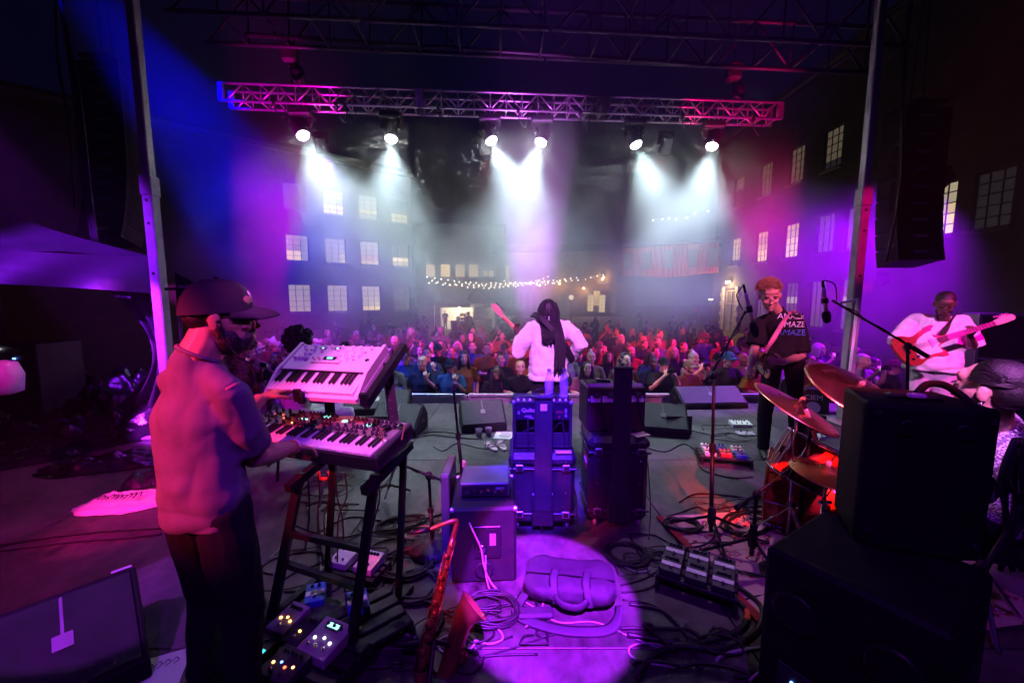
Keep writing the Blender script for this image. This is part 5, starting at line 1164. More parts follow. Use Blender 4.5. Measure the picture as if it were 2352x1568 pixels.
c1 = P(1832,930,2.35); cymbal('crash cymbal tilted in front of the black t-shirt guitarist', c1, V((.40,-.29,.87)), .25)
c2 = P(1968,893,2.30); cymbal('large ride cymbal with maker\'s lettering in front of white t-shirt guitarist', c2, V((.21,-.46,.83)), .275, txt='Meinl')
c3 = P(1898,1080,2.15); cymbal('small hi-hat cymbal low beside the black speaker', c3, V((.1,-.15,.98)), .175)
def cym_stand(label, top, base, r=.26, rz=0.0):
    t = thing('cymbal_stand', label, 'cymbal stand', base); h = V(top)-V(base); hub = V((0,0,.30))
    a = MB(); a.cyl((0,0,.05), (0,0,h.z*.75), .013, n=10); a.cyl((0,0,h.z*.72), h, .009, n=10); a.build('post', M_CHR, t, smooth=True)
    for k in range(3): an = rz+2.094*k; e = V((r*math.cos(an), r*math.sin(an), .012)); a = MB(); a.bar(hub, e, .022, .006); l_ = a.build('leg', M_CHR, t); a = MB(); a.bar((0,0,.08), hub.lerp(e,.55), .014, .004); a.build('brace', M_CHR, l_)
    a = MB(); a.lathe([(.02,.28),(.024,.30),(.02,.33)],12); a.build('collar', M_CHR, t); a = MB(); a.cyl((-.03,0,h.z*.72),(.04,0,h.z*.72),.009); a.build('wing_nut', M_CHR, t)
cym_stand('chrome cymbal stand with splayed tripod in front of the bass drum', c1-V((0,0,.02)), G(1808,1262), rz=.5)
cym_stand('chrome stand hidden behind speaker holding the ride cymbal', c2-V((0,0,.02)), (c2.x+.05, c2.y+.05, 0), rz=1.2)
cym_stand('chrome hi-hat stand beside the black speaker edge', c3-V((0,0,.02)), (c3.x+.02, c3.y+.02, 0), rz=.1)
# ---- loudspeakers
M_SPK = mat('speaker_black', (.006,.006,.007), .65, spec=.2, var=.3, vscale=10, bump=.2, bscale=200)
bxo = V((1.28,1.315,0)); rz = R(-58)
t = thing('subwoofer', 'large black subwoofer box at lower right corner', 'loudspeaker', bxo, rz)
a = MB(); a.box((0,0,.36), (.48,.50,.70), ch=.015); a.build('cabinet', M_SPK, t)
for e in (-1,1): a = MB(); a.box((e*.243,0,.45), (.012,.24,.12), ch=.005); a.build('handle', M_BSTEEL, t)
for e in (-.13,.13): a = MB(); a.lathe([(.07,0),(.073,.010),(.06,.014),(.03,.004)], 20, basis((e,-.252,.52),(1,0,0),(0,0,1))); a.build('rear_port', M_BSTEEL, t, smooth=True)
a = MB(); a.box((0,-.254,.24), (.34,.01,.14), ch=.003); pl = a.build('jack_panel', mat('jack_panel',(.06,.06,.065),.4,.5), t)
for k, lm_ in enumerate((M_LEDB, M_LEDR, M_LEDO)): a = MB(); a.ell((-.12+.10*k,-.261,.26), .006, nu=8, nv=5); a.build('light', lm_, pl)
sp = V((1.50,1.47,.712)); rz2 = R(-20)
t = thing('stage_monitor', 'black loudspeaker standing on the subwoofer in front of the drummer', 'loudspeaker', sp, rz2)
a = MB(); ol = [(-.185,-.13),(-.10,-.16),(.10,-.16),(.185,-.13),(.15,.15),(-.15,.15)]; a.prism(ol, 0, .54); cb = a.build('cabinet', M_SPK, t); md = cb.modifiers.new('b','BEVEL'); md.width = .018; md.segments = 3; md.limit_method = 'ANGLE'
a = MB(); a.box((0,-.02,.546), (.16,.05,.02), ch=.008); a.build('handle_recess', M_BLK, t)
for e in (-.07,.08): a = MB(); a.lathe([(.03,0),(.029,.008),(.018,.004)], 16, basis((e,-.16,.46),(1,0,0),(0,0,1))); a.build('pole_cup', M_BSTEEL, t, smooth=True)
for p in ((-.15,-.146,.5),(.15,-.146,.5),(-.15,-.146,.06),(.15,-.146,.06)): a = MB(); a.lathe([(.012,0),(.010,.005)],10,basis(p,(1,0,0),(0,0,1))); a.build('rubber_foot', M_BLK, t)
a = MB(); a.box((-.01,-.06,.556), (.05,.03,.018), ch=.005); a.build('plug_label', mat('tape_pink',(.75,.55,.68),.6), t)
a = MB(); a.etube(spline([(-.0,-.04,.562),(.05,.0,.592),(.12,.02,.58),(.185,.0,.50),(.20,-.03,.30),(.20,-.05,.05)],6), .013, 8); a.build('speaker_cable', M_CAB, t, smooth=True)
t = thing('cable_bundle', 'knot of cables hanging right of the black speaker', 'cable', P(2330,1120,1.50)); rng = random.Random(8)
for k in range(7): a = MB(); a.etube(spline([(rng.uniform(-.05,.05),0,.2),(rng.uniform(-.08,.08),rng.uniform(-.03,.03),.05),(rng.uniform(-.06,.06),0,-.12),(rng.uniform(-.1,.1),0,-.35)],5),.009,6); a.build('cable', M_CAB, t, smooth=True)
M_GRL = mat('grille_mesh', (.06,.058,.064), .45, .5, bump=.9, bscale=420)
def wedge(label, c, rz, w_=.56, d_=.42, h_=.33, tape=True, strip=False):
    """floor monitor, grille facing local -y and up"""
    t = thing('wedge_monitor', label, 'loudspeaker', c, rz); prof = [(-d_/2,0),(d_/2,0),(d_/2,h_*.55),(d_*.22,h_),(-d_/2,h_*.26)]
    a = MB(); a.prism(prof, -w_/2, w_/2, basis((0,0,0),(0,1,0),(0,0,1))); cb = a.build('cabinet', M_SPK, t); md = cb.modifiers.new('b','BEVEL'); md.width = .012; md.segments = 2
    g0, g1 = V((0,-d_/2,h_*.26)), V((0,d_*.22,h_)); nn = V((0,-(g1.z-g0.z),(g1.y-g0.y))).normalized(); c_ = (g0+g1)/2
    a = MB(); a.bar(g0.lerp(g1,.06)+nn*.006, g0.lerp(g1,.94)+nn*.006, w_-.05, .012, nn); gr = a.build('grille', M_GRL, t)
    a = MB(); a.bar(c_+nn*.016-(g1-g0).normalized()*.03, c_+nn*.016+(g1-g0).normalized()*.03, .06, .004, nn); a.build('badge', mat('badge_grey',(.22,.21,.23),.4,.5), gr)
    a = MB(); a.bar(g0.lerp(g1,.56)+nn*.014, g0.lerp(g1,.93)+nn*.014, .010, .003, nn); a.build('badge_bar', MATS['badge_grey'], gr)
    if tape: a = MB(); a.box((w_*.40,d_*.26,h_-.004), (.07,.05,.006), rot=R3(R(-22))); a.build('tape_mark', mat('tape_white',(.80,.78,.78),.7), t)
    for e in (-1,1): a = MB(); a.box((e*(w_/2+.002),.02,h_*.42), (.008,.12,.05), ch=.003); a.build('side_handle', M_BSTEEL, t)
    if strip: a = MB(); a.bar(g0+V((-w_/2+.012,0,0))+nn*.012, g1+V((-w_/2+.012,0,0))+nn*.012, .022, .006, nn); a.build('edge_strip', mat('edge_alu',(.55,.55,.58),.3,.8), t)
    return t
wedge('floor monitor wedge at centre left behind cups and sandals', G(1105,992)+V((0,.2,0)), R(12))
wedge('floor monitor wedge right of the keyboards', G(905,1003)+V((0,.2,0)), R(-8), .60)
wedge('floor monitor wedge right of the trunk cases', G(1535,1003)+V((0,.2,0)), R(-14), .56)
wedge('wide floor monitor wedge at stage edge near barricade', G(1625,930)+V((0,0,0)), R(4), 1.0, .45, .28, False)
wedge('floor monitor wedge at stage edge left of the barricade gap', G(870,945), R(4), .9, .4, .3, False)
wl, wr_ = G(30,1412,.31), G(368,1288,.31); dv = (wr_-wl); cz = (wl+wr_)/2; az = math.atan2(dv.y, dv.x)
wd_ = wedge('big floor monitor wedge with mesh grille in the lower left corner', (cz.x+.03, cz.y-.16, 0), az, dv.length*1.04, .50, .345, True, True)
# ---- bass rig
t = thing('bass_cabinet', 'small black bass cabinet behind the saxophone', 'amplifier', (-.17,2.33,0), R(3))
a = MB(); a.box((0,0,.225), (.37,.42,.45), ch=.015); a.build('cabinet', mat('tolex_black',(.014,.014,.016),.6,bump=.4,bscale=350), t)
for sx in (-1,1):
    for sy in (-1,1): a = MB(); a.box((sx*.178,sy*.203,.440), (.03,.03,.03), ch=.008); a.build('corner', mat('corner_metal',(.5,.5,.52),.35,.8), t)
a = MB(); a.box((.02,-.213,.25), (.15,.01,.19), ch=.003); jp = a.build('jack_plate', mat('plate_black',(.03,.03,.034),.35,.5), t)
a = MB(); a.box((.02,-.219,.25), (.12,.004,.16)); a.build('plate_recess', mat('plate_deep',(.008,.008,.009),.6), jp); a = MB(); a.box((.05,-.222,.27), (.035,.003,.07)); a.build('label', mat('label_grey',(.24,.23,.24),.6), jp)
a = MB(); a.lathe([(.025,0),(.022,.012),(.012,.013)],16,basis((-.01,-.223,.22),(1,0,0),(0,0,1))); a.build('socket', M_CHR, jp, smooth=True)
a = MB(); a.lathe([(.05,0),(.052,.006),(.04,.002)],20,basis((0,-.211,.08),(1,0,0),(0,0,1))); a.build('port', M_BLK, t, smooth=True)
t = thing('bass_amplifier', 'small flat bass amplifier head on the bass cabinet', 'amplifier', (-.165,2.36,.452), R(2))
a = MB(); a.box((0,0,.048), (.29,.25,.085), ch=.006); a.build('chassis', mat('amp_grey',(.16,.16,.165),.45,.4), t)
a = MB(); a.box((0,-.127,.045), (.27,.006,.065)); rp_ = a.build('rear_panel', mat('plate_black',(.03,.03,.034),.35,.5), t)
for k in range(6): a = MB(); a.cyl((-.10+.04*k,-.130,.045+.01*(k%2)),(-.10+.04*k,-.142,.045+.01*(k%2)),.010,n=10); a.build('jack', M_CHR, rp_)
a = MB(); a.box((.09,-.131,.06),(.05,.003,.014)); a.build('label', MATS['label_grey'], rp_)
for e in (-.11,.11): a = MB(); a.box((e,0,.003),(.03,.2,.006)); a.build('foot', M_BLK, t)
t = thing('upright_panel', 'grey upright slab standing left of the bass amplifier', 'panel', (-.40,2.42,0)); a = MB(); a.box((0,0,.29), (.05,.30,.58), ch=.006); a.build('board', mat('amp_grey',(.16,.16,.165),.45,.4), t); a = MB(); a.box((0,-.152,.57),(.04,.004,.02)); a.build('cap', mat('label_grey',(.24,.23,.24),.6), t)
# ---- trunk cases with trolley handles and amps on top
M_CASE = mat('case_plastic', (.022,.022,.026), .38, var=.35, vscale=6, bump=.15, bscale=60)
def trunk(label, c, w_, d_, h_, rz, hw, htop, name):
    t = thing('trunk_case', label, 'case', c, rz)
    a = MB(); a.box((0,0,.05+.55*(h_-.05)/1.0*.9), (w_,d_,(h_-.05)*.98), ch=.035) if False else a.box((0,0,.05+(h_-.14)/2), (w_-.02,d_-.02,h_-.14), ch=.03); a.build('body', M_CASE, t)
    a = MB(); a.box((0,0,h_-.055), (w_,d_,.10), ch=.035); a.build('lid', M_CASE, t)
    for z in (h_-.112, .13): a = MB(); a.box((0,0,z), (w_+.004,d_+.004,.014), ch=.004); a.build('rim', mat('rim_dark_metal',(.10,.10,.11),.35,.8), t)
    for x_ in (-.34*w_,.34*w_):
        for z in (h_-.10, .13): a = MB(); a.box((x_,-d_/2-.006,z), (.055,.012,.05), ch=.006); l_ = a.build('latch', mat('latch_steel',(.42,.42,.44),.35,.9), t); a = MB(); a.box((x_,-d_/2-.013,z), (.034,.006,.03)); a.build('latch_recess', M_BLK, l_)
    for x_ in (-.16,.16):
        for z in (h_-.06,h_-.17,h_*.5,.16): a = MB(); a.ell((x_*w_/.47,-d_/2+.008 if .14 < z < h_-.11 else -d_/2-.002,z), (.006,.005,.006), nu=8, nv=5); a.build('rivet', M_CHR, t)
    for sx in (-1,1):
        for sy in (-1,1):
            x_, y_ = sx*(w_/2-.06), sy*(d_/2-.05); a = MB(); a.lathe([(.026,-.011),(.028,0),(.026,.011)],14,basis((x_,y_,.028),(0,1,0),(0,0,1))); wh = a.build('wheel', mat('wheel_grey',(.30,.29,.30),.6), t, smooth=True); a = MB(); a.box((x_,y_,.055),(.034,.03,.03),ch=.004); a.build('fork', M_BSTEEL, wh)
    # flat pull-up trolley handle
    y_ = -d_/2-.030
    a = MB(); a.box((0,y_+.005,(.30*h_+htop)/2), (hw,.022,htop-.30*h_), ch=.005); ph = a.build('pull_up_handle', mat('handle_plastic',(.03,.03,.034),.45), t)
    for e in (-.5,.5): a = MB(); a.box((e*hw*.62,y_-.008,(.45*h_+htop-.10)/2), (.010,.006,htop-.10-.45*h_)); a.build('rib', MATS['handle_plastic'], ph)
    a = MB(); a.box((0,y_,htop+.012), (hw*1.10,.04,.024), ch=.008); a.build('grip', M_BLK, ph)
    a = MB(); a.box((0,y_-.008,htop-.055), (hw*.36,.004,.045)); a.build('handle_label', mat('tape_white',(.80,.78,.78),.7) if name else M_BLK, ph)
    a = MB(); a.box((0,-d_/2-.012,.20*h_+.06), (hw*1.25,.028,.42*h_), ch=.008); a.build('handle_sleeve', M_CASE, t)
    return t
C1 = V((.215,2.83,0)); trunk('black wheeled trunk case with white handle label left of pair', C1, .47, .42, .565, R(-1), .122, .955, True)
C2 = V((.755,2.88,0)); tk2 = trunk('black wheeled trunk case without handle label right of pair', C2, .43, .44, .665, R(-2), .122, 1.145, False)
a = MB(); a.lathe([(.075,0),(.075,.002)],24,basis((-.208,-.05,.44),(0,-1,0),(0,0,1))); st_ = a.build('sticker', mat('sticker_red',(.55,.05,.05),.5), tk2); text_part('AGILE', .042, mat('logo_white',(.8,.78,.8),.7), st_, (-.212,-.05,.44), (R(90),0,R(-90)), ext=.0005)
# amp on left trunk
M_TOL = mat('tolex_black', (.014,.014,.016), .6)
t = thing('guitar_amplifier', 'open-back guitar amplifier with knob panel on left trunk case', 'amplifier', C1+V((-.0,.02,.567)), R(-1)); w_, d_, h_ = .42, .26, .335
for n_, c_, s_ in (('side',(-w_/2+.01,0,h_/2),(.02,d_,h_)),('side',(w_/2-.01,0,h_/2),(.02,d_,h_)),('top',(0,0,h_-.009),(w_-.042,d_,.018)),('bottom',(0,0,.01),(w_-.042,d_,.02)),('baffle',(0,d_/2-.01,h_/2),(w_-.042,.018,h_-.04)),('lower_back',(0,-d_/2+.012,.065),(w_-.042,.012,.09))):
    a = MB(); a.box(c_, s_, ch=.004); a.build(n_, M_TOL, t)
a = MB(); a.box((0,-d_/2+.012,h_-.075), (w_-.044,.014,.11)); cp_ = a.build('control_panel', mat('panel_navy',(.018,.018,.035),.4,.3), t)
text_part('Quilter', .038, mat('logo_white',(.8,.78,.8),.7), cp_, (-.09,-d_/2+.004,h_-.062), (R(90),0,0))
text_part('ATO', .022, mat('letter_red',(.6,.06,.06),.6), cp_, (.12,-d_/2+.004,h_-.075), (R(90),0,0)); text_part('8', .022, MATS['letter_red'], cp_, (.12,-d_/2+.004,h_-.11), (R(90),0,0))
for k in range(9): a = MB(); a.lathe([(.009,0),(.007,.014)],10,Mx((-.17+.042*k,-d_/2+.03,h_+.0))); a.build('knob', mat('knob_white',(.86,.84,.84),.35), t)
for x_, z_, sx_, sz_ in ((-.165,h_-.08,.014,.022),(-.10,h_-.105,.05,.012),(-.075,h_-.118,.03,.008),(.165,h_-.065,.016,.03),(.165,h_-.10,.016,.02)): a = MB(); a.box((x_,-d_/2+.004,z_),(sx_,.003,sz_)); a.build('panel_mark', MATS['label_grey'], cp_)
for sx in (-1,1): a = MB(); a.box((sx*(w_/2-.008),-d_/2+.008,h_-.008),(.028,.028,.028),ch=.007); a.build('corner', mat('corner_metal',(.5,.5,.52),.35,.8), t)
a = MB(); a.bar((-.11,-.02,h_+.012),(.11,-.02,h_+.012),.03,.008); a.build('handle', M_BLK, t)
a = MB(); a.etube(spline([(-.10,-.135,.225),(-.10,-.16,.10),(-.085,-.17,-.15),(-.05,-.20,-.36),(-.0,-.25,-.545)],6),.006,6); a.build('power_cable', M_CAB, t, smooth=True)
for pts in ([(.0,-.10,h_+.01),(-.06,-.08,h_+.05),(.0,-.02,h_+.07),(.08,.03,h_+.03)], [(.02,-.11,h_+.01),(.09,-.06,h_+.045),(.13,-.10,h_-.02),(.17,-.16,-.05),(.23,-.22,-.30),(.24,-.25,-.5)], [(-.14,-.08,.10),(-.05,-.09,.135),(.02,-.08,.11)], [(.08,-.1,.12),(.13,-.11,.18),(.17,-.1,.1)]):
    a = MB(); a.etube(spline(pts,6),.0045,6); a.build('patch_cable', M_CAB, t, smooth=True)
a = MB(); a.cyl((.0,-.10,h_),(.0,-.10,h_+.045),.014,n=12); a.build('plug', mat('plug_copper',(.6,.3,.2),.3,.8), t)
# amp on right trunk
t = thing('guitar_amplifier', 'wooden amplifier with pale control panel on right trunk case', 'amplifier', C2+V((-.01,.06,.667)), R(2)); w_, d_, h_ = .42, .30, .32
a = MB(); a.box((0,0,h_/2), (w_,d_,h_), ch=.008); a.build('cabinet', mat('dark_mahogany',(.055,.022,.020),.4,var=.4,vscale=8), t)
a = MB(); a.prism([(-d_/2-.01,h_-.10),(-d_/2+.05,h_+.012),(-d_/2+.045,h_+.022),(-d_/2-.022,h_-.10)], -w_/2+.02, w_/2-.02, basis((0,0,0),(0,1,0),(0,0,1))); pp_ = a.build('control_panel', mat('panel_pale',(.72,.70,.72),.4,.3), t)
for k in range(4): a = MB(); a.box((-.15+.10*k,-d_/2-.012,h_-.05),(.045,.03,.03),rot=R3(R(-28)),ch=.004); a.build('socket', M_BLK, pp_)
a = MB(); a.box((0,.02,h_+.004), (w_-.06,d_-.12,.006)); a.build('top_vent', M_BLK, t)
for e in (-1,1): a = MB(); a.bar((e*(w_/2-.01),-d_/2,h_-.1),(e*(w_/2-.01),-d_/2+.06,h_+.012),.012,.02); a.build('trim', mat('trim_alu',(.6,.6,.62),.35,.8), t)
for e in (-.12,.14): a = MB(); a.etube(spline([(e,-d_/2-.03,h_-.05),(e,-d_/2-.06,h_-.12),(e+.06,-d_/2-.05,.0)],5),.007,6); a.build('cable', M_CAB, t, smooth=True)
a = MB(); a.box((0,0,0),(.05,.10,.016),ch=.004); o_ = a.build('remote_control', M_BLK); tag(o_, 'black handheld remote lying on the wooden amplifier', 'remote'); o_.location = C2+V((-.06,.09,1.003)); o_.rotation_euler = (0,0,R(70))
a = MB(); a.box((0,0,0),(.11,.05,.003)); o_ = a.build('tape_piece', mat('tape_white',(.80,.78,.78),.7)); tag(o_, 'white tape piece on top of the left trunk lid', 'tape'); o_.location = C1+V((.14,-.18,.568))
a = MB(); a.box((0,0,0),(.12,.08,.003)); o_ = a.build('note_paper', mat('paper_yellow',(.70,.72,.42),.8)); tag(o_, 'pale note paper on the right trunk lid', 'paper'); o_.location = C2+V((.15,-.16,.668)); o_.rotation_euler = (0,0,.4)
# bottles
M_PET = mat('pet_plastic', (.85,.85,.92), .08, spec=.8, alpha=.32, var=0)
for k, (x_, y_, lab) in enumerate(((.055,.02,'clear plastic water bottle left on the open-back amplifier'), (.165,.03,'ribbed plastic water bottle right on the open-back amplifier'))):
    t = thing('water_bottle', lab, 'bottle', C1+V((x_,y_,.567+.336)), 0, 'bottles on the amplifier'); prof = [(.028,0),(.032,.006)]+[(.032-.0022*(j%2 if k else (j%3==0)), .012+.011*j) for j in range(11)]+[(.031,.140),(.026,.160),(.014,.182),(.0125,.196)]
    a = MB(); a.lathe(prof, 20); a.build('bottle_body', M_PET, t, smooth=True); a = MB(); a.lathe([(.0145,.192),(.0145,.208),(.012,.210)],16); a.build('cap', mat('cap_white',(.8,.8,.82),.4), t)
    a = MB(); a.lathe([(.0325,.072),(.0325,.110)],20); a.build('label_band', mat('label_clear',(.7,.72,.8),.4,alpha=.35,var=0), t)
# ================================================================== THINGS ON THE FLOOR
def crumple(name, label, cat, c, size, m_, n=26, amp=.5, sc=3.0, seed=0, rz=0.0, thick=0, outline=None):
    """a crumpled sheet or heap: a grid pushed about by noise, resting on z=0"""
    w_, d_, h_ = size; a = MB(); vs_, fs_ = [], []
    for i in range(n+1):
        for j in range(n+1):
            u, v = i/n*2-1, j/n*2-1; rr = max(abs(u),abs(v)); f_ = (1-rr**2.2)
            ang = math.atan2(v, u); k = 1+.18*mnoise.noise(V((math.cos(ang)*1.3+seed, math.sin(ang)*1.3, 0)))+.1*mnoise.noise(V((math.cos(ang)*4+seed, math.sin(ang)*4, 3)))
            x_, y_ = u*math.sqrt(1-v*v*.45)*w_/2*k, v*math.sqrt(1-u*u*.45)*d_/2*k
            nz = mnoise.noise(V((x_*sc+seed, y_*sc, seed)))+.6*abs(mnoise.noise(V((x_*sc*2.7, y_*sc*2.7+seed, 1))))+.35*abs(mnoise.noise(V((x_*sc*6.1, y_*sc*6.1+seed, 5))))
            vs_.append((x_, y_, max(.004, h_*f_*(.55+amp*nz))+.004))
    for i in range(n):
        for j in range(n): q0 = i*(n+1)+j; fs_.append((q0, q0+n+1, q0+n+2, q0+1))
    a.add(vs_, fs_); o_ = a.build(name, m_, smooth=True); o_.location = c; o_.rotation_euler = (0,0,rz); return tag(o_, label, cat)
M_PLAST = mat('plastic_white', (.80,.78,.80), .35, var=.06); M_BAGB = mat('plastic_black', (.010,.009,.011), .24, var=.3, vscale=6, bump=.5, bscale=25)
pb_ = crumple('plastic_bag', 'crumpled white plastic bag on the floor left of the keyboard player', 'bag', G(285,1158), (.62,.36,.09), M_PLAST, 40, .6, 5, 2, R(12))
a = MB(); rng = random.Random(12)                      # dark scribbled lettering on the bag
for k in range(9): x0 = -.13+.03*k; a.etube(spline([(x0,-.06+rng.uniform(-.02,.02),.085),(x0+.02,-.02+rng.uniform(-.02,.02),.095),(x0+.04,-.06+rng.uniform(-.02,.03),.088)],4),.004,4)
a.build('printed_scrawl', mat('ink_dark',(.05,.02,.05),.7), pb_)
hp = crumple('tarpaulin', 'heap of glossy black plastic sheeting under the tent at left', 'tarpaulin', G(190,1010)+V((-.5,.5,-.0)), (3.0,2.6,.42), M_BAGB, 90, .6, 1.7, 5, R(-12))
crumple('tarpaulin', 'low spread of black plastic behind the white bag', 'tarpaulin', G(250,1065), (1.1,.55,.10), M_BAGB, 50, .9, 4.5, 9, R(15))
crumple('jacket', 'dark jacket dropped behind the keyboard player', 'jacket', G(345,1105), (.42,.30,.14), mat('nylon_dark',(.03,.02,.035),.45,bump=.3), 30, .6, 6, 3, R(30))
crumple('tarpaulin', 'black plastic sheeting hanging high inside the tent', 'tarpaulin', P(150,860,4.6)+V((-.3,.5,-.9)), (2.2,1.4,1.0), M_BAGB, 60, .5, 1.8, 14, R(-8))
a = MB(); a.lathe([(.05,0),(.10,.02),(.115,.16),(.085,.26),(.02,.28)],16); o_ = a.build('white_jug', M_PLAST, smooth=True); tag(o_, 'white rounded jug at the left edge under the tent', 'jug'); o_.location = P(14,905,3.2)
t = thing('rack_unit', 'dark equipment rack with tiny blue lights deep in the tent', 'rack', P(60,850,4.8)); t.location.z = 0
a = MB(); a.box((0,0,.55),(.9,.5,1.1),ch=.01); a.build('case', M_BLK, t)
for k, (x_, z_, lm_) in enumerate(((-.05,1.02,M_LEDB),(.03,1.04,M_LEDW),(-.28,.98,M_LEDO),(.20,.93,M_LEDB))): a = MB(); a.ell((x_,-.26,z_),(.022,.008,.01),nu=8,nv=5); a.build('light', lm_, t)
# paper sheet at the lower left
t = thing('paper_sheet', 'white sheet with scribbles on the floor at the bottom left', 'paper', G(335,1560)+V((-.03,-.02,.004)), R(24)); a = MB(); a.box((0,0,0),(.34,.24,.004)); a.build('sheet', M_PLAST, t)
a = MB()
for k in range(4): a.etube(spline([(.02+.03*k,.06,.004),(.03+.03*k,.08,.004),(.045+.03*k,.06,.004),(.03+.03*k,.045,.004)],3),.0015,4)
a.build('handwriting', MATS['ink_dark'], t)
# cups, sandals, set list
M_CUP = mat('cup_plastic', (.75,.72,.78), .15, trans=.6, var=0); c0 = G(1100,1003)
for px, py, lab, liq in ((1100,1003,'clear plastic cup of pale drink on the stage floor',(.6,.45,.6)), (1122,1000,'clear plastic cup of dark drink on the stage floor',(.05,.02,.03))):
    t = thing('plastic_cup', lab, 'cup', G(px,py), 0, 'cups on the stage floor'); a = MB(); a.lathe([(.030,0),(.041,.095),(.042,.097),(.040,.095),(.029,.004)],18); a.build('cup', M_CUP, t, smooth=True); a = MB(); a.lathe([(.028,.005),(.036,.062)],18); a.build('drink', mat('drink%.2f'%liq[0], liq, .2), t)
for px, py, rz, lab in ((1128,1028,.5,'left sandal of a pair on the stage floor'), (1153,1026,.25,'right sandal of a pair on the stage floor')):
    t = thing('sandal', lab, 'sandal', G(px,py), rz, 'pair of sandals'); ol = [(.05*math.cos(k*.314)*(1.0 if math.sin(k*.314) > 0 else .8), .14*math.sin(k*.314)) for k in range(20)]
    a = MB(); a.prism(ol, 0, .022); a.build('sole', mat('sandal_tan',(.62,.48,.50),.7), t)
    for y0 in (.05,-.02): a = MB(); a.etube(spline([(-.05,y0,.015),(-.03,y0+.01,.05),(.03,y0+.01,.05),(.05,y0,.015)],5),[(.018,.003)]*16,6,side=V((0,1,0))); a.build('strap', mat('sandal_strap',(.45,.22,.35),.6), t, smooth=True)
t = thing('set_list', 'white set list paper beside the left trunk case', 'paper', G(1165,1000)+V((0,0,.003)), R(-8)); a = MB(); a.box((0,0,0),(.30,.24,.002)); a.build('sheet', M_PLAST, t)
for k in range(6): a = MB(); a.box((-.02,.09-.032*k,.002),(.16-.02*(k%3),.008,.001)); a.build('text_line', MATS['ink_dark'], t)
# ---- duffel bag
D0 = G(1316,1400); t = thing('duffel_bag', 'grey padded duffel bag lying on the violet-lit floor', 'bag', V((D0.x,D0.y+.13,0)), R(-9)); t.scale = (.95,.95,.74); M_NYL = cloth('grey_nylon', (.045,.042,.052), .5)
a = MB(); n = 40; vs_, fs_ = [], []
for i in range(n+1):
    x_ = -.26+.52*i/n; k = 1-abs(i/n*2-1)**9*.45
    for j in range(24):
        an = 2*math.pi*j/24; ry, rz_ = .145*k, .088*k; px_, pz_ = math.cos(an), math.sin(an); px_ = math.copysign(abs(px_)**.75, px_); pz_ = math.copysign(abs(pz_)**.75, pz_)
        w_ = .022*mnoise.noise(V((x_*6, px_*1.6, pz_*1.6)))+.016*abs(mnoise.noise(V((x_*17+px_*2, px_*3, pz_*3))))-(.014 if pz_ > .6 else 0)*math.cos(x_*7); vs_.append((x_, px_*(ry+w_), .092+pz_*(rz_+w_)))
for i in range(n):
    for j in range(24): fs_.append((i*24+j, i*24+(j+1)%24, (i+1)*24+(j+1)%24, (i+1)*24+j))
fs_ += [[j for j in range(24)], [n*24+j for j in range(24)][::-1]]
a.add(vs_, fs_); a.build('bag_body', M_NYL, t, smooth=True)
for e in (-.08,.10): a = MB(); a.etube(spline([(e,-.02,.186),(e-.01,-.09,.178),(e,-.146,.12),(e+.01,-.155,.05)],6),[(.024,.004)]*19,6,side=V((1,0,0))); a.build('web_strap', mat('webbing_black',(.04,.038,.05),.7), t, smooth=True)
a = MB(); a.etube(spline([(-.08,-.15,.10),(-.03,-.19,.085),(.05,-.19,.08),(.10,-.155,.10)],6),[(.028,.012)]*19,8,side=V((0,0,1))); a.build('handle_wrap', M_NYL, t, smooth=True)
a = MB(); a.etube([(-.25,-.05,.172),(0,-.055,.184),(.25,-.05,.172)],.004,5); a.build('zip', M_BSTEEL, t)
a = MB(); a.etube(spline([(-.25,-.10,.05),(-.28,-.22,.02),(-.14,-.28,.018),(.04,-.29,.016),(.22,-.24,.018),(.27,-.12,.06)],6),[(.030,.004)]*31,6,side=V((.1,1,.2))); a.build('shoulder_strap', mat('webbing_black',(.04,.038,.05),.7), t, smooth=True)
a = MB(); a.box((-.18,-.21,.025),(.20,.075,.04),rot=R3(0,0,.2),ch=.014); a.build('shoulder_pad', M_NYL, t)
# ---- saxophone
S_ = lambda px, py, d: P(px, py, d); o_s = G(975,1565); t = thing('saxophone', 'brass saxophone on a floor stand with its neck at left', 'saxophone', o_s)
M_LAC = mat('lacquer_brass', (.50,.24,.09), .22, .7, var=.15, vscale=10)
B0_, B1_ = S_(1044,1222,1.74)-o_s, S_(968,1535,1.56)-o_s; pts = [B0_.lerp(B1_, k/8) for k in range(9)]
a = MB(); a.etube(pts, [.013+.017*k/8 for k in range(9)], 14); a.build('body_tube', M_LAC, t, smooth=True)
dn = (B1_-B0_).normalized(); sd = V((.75,.25,.1)); sd = (sd-dn*sd.dot(dn)).normalized(); bow = [B1_, B1_+dn*.05+sd*.015, B1_+dn*.075+sd*.055, B1_+dn*.05+sd*.10, B1_-dn*.02+sd*.115, B1_-dn*.14+sd*.125, B1_-dn*.22+sd*.14, B1_-dn*.27+sd*.17]
bp_ = spline(bow, 4); a = MB(); a.etube(bp_, [.030+.018*(k/len(bp_))+(.045*max(0,(k/len(bp_)-.72)/.28)**2) for k in range(len(bp_))], 16, cap=False); a.build('bell', M_LAC, t, smooth=True)
nk = spline([B0_+dn*.01, B0_-dn*.045, S_(1040,1196,1.75)-o_s, S_(1015,1204,1.74)-o_s, S_(985,1216,1.735)-o_s], 5); a = MB(); a.etube(nk, [.0125-.004*k/len(nk) for k in range(len(nk))], 12); a.build('neck', M_LAC, t, smooth=True)
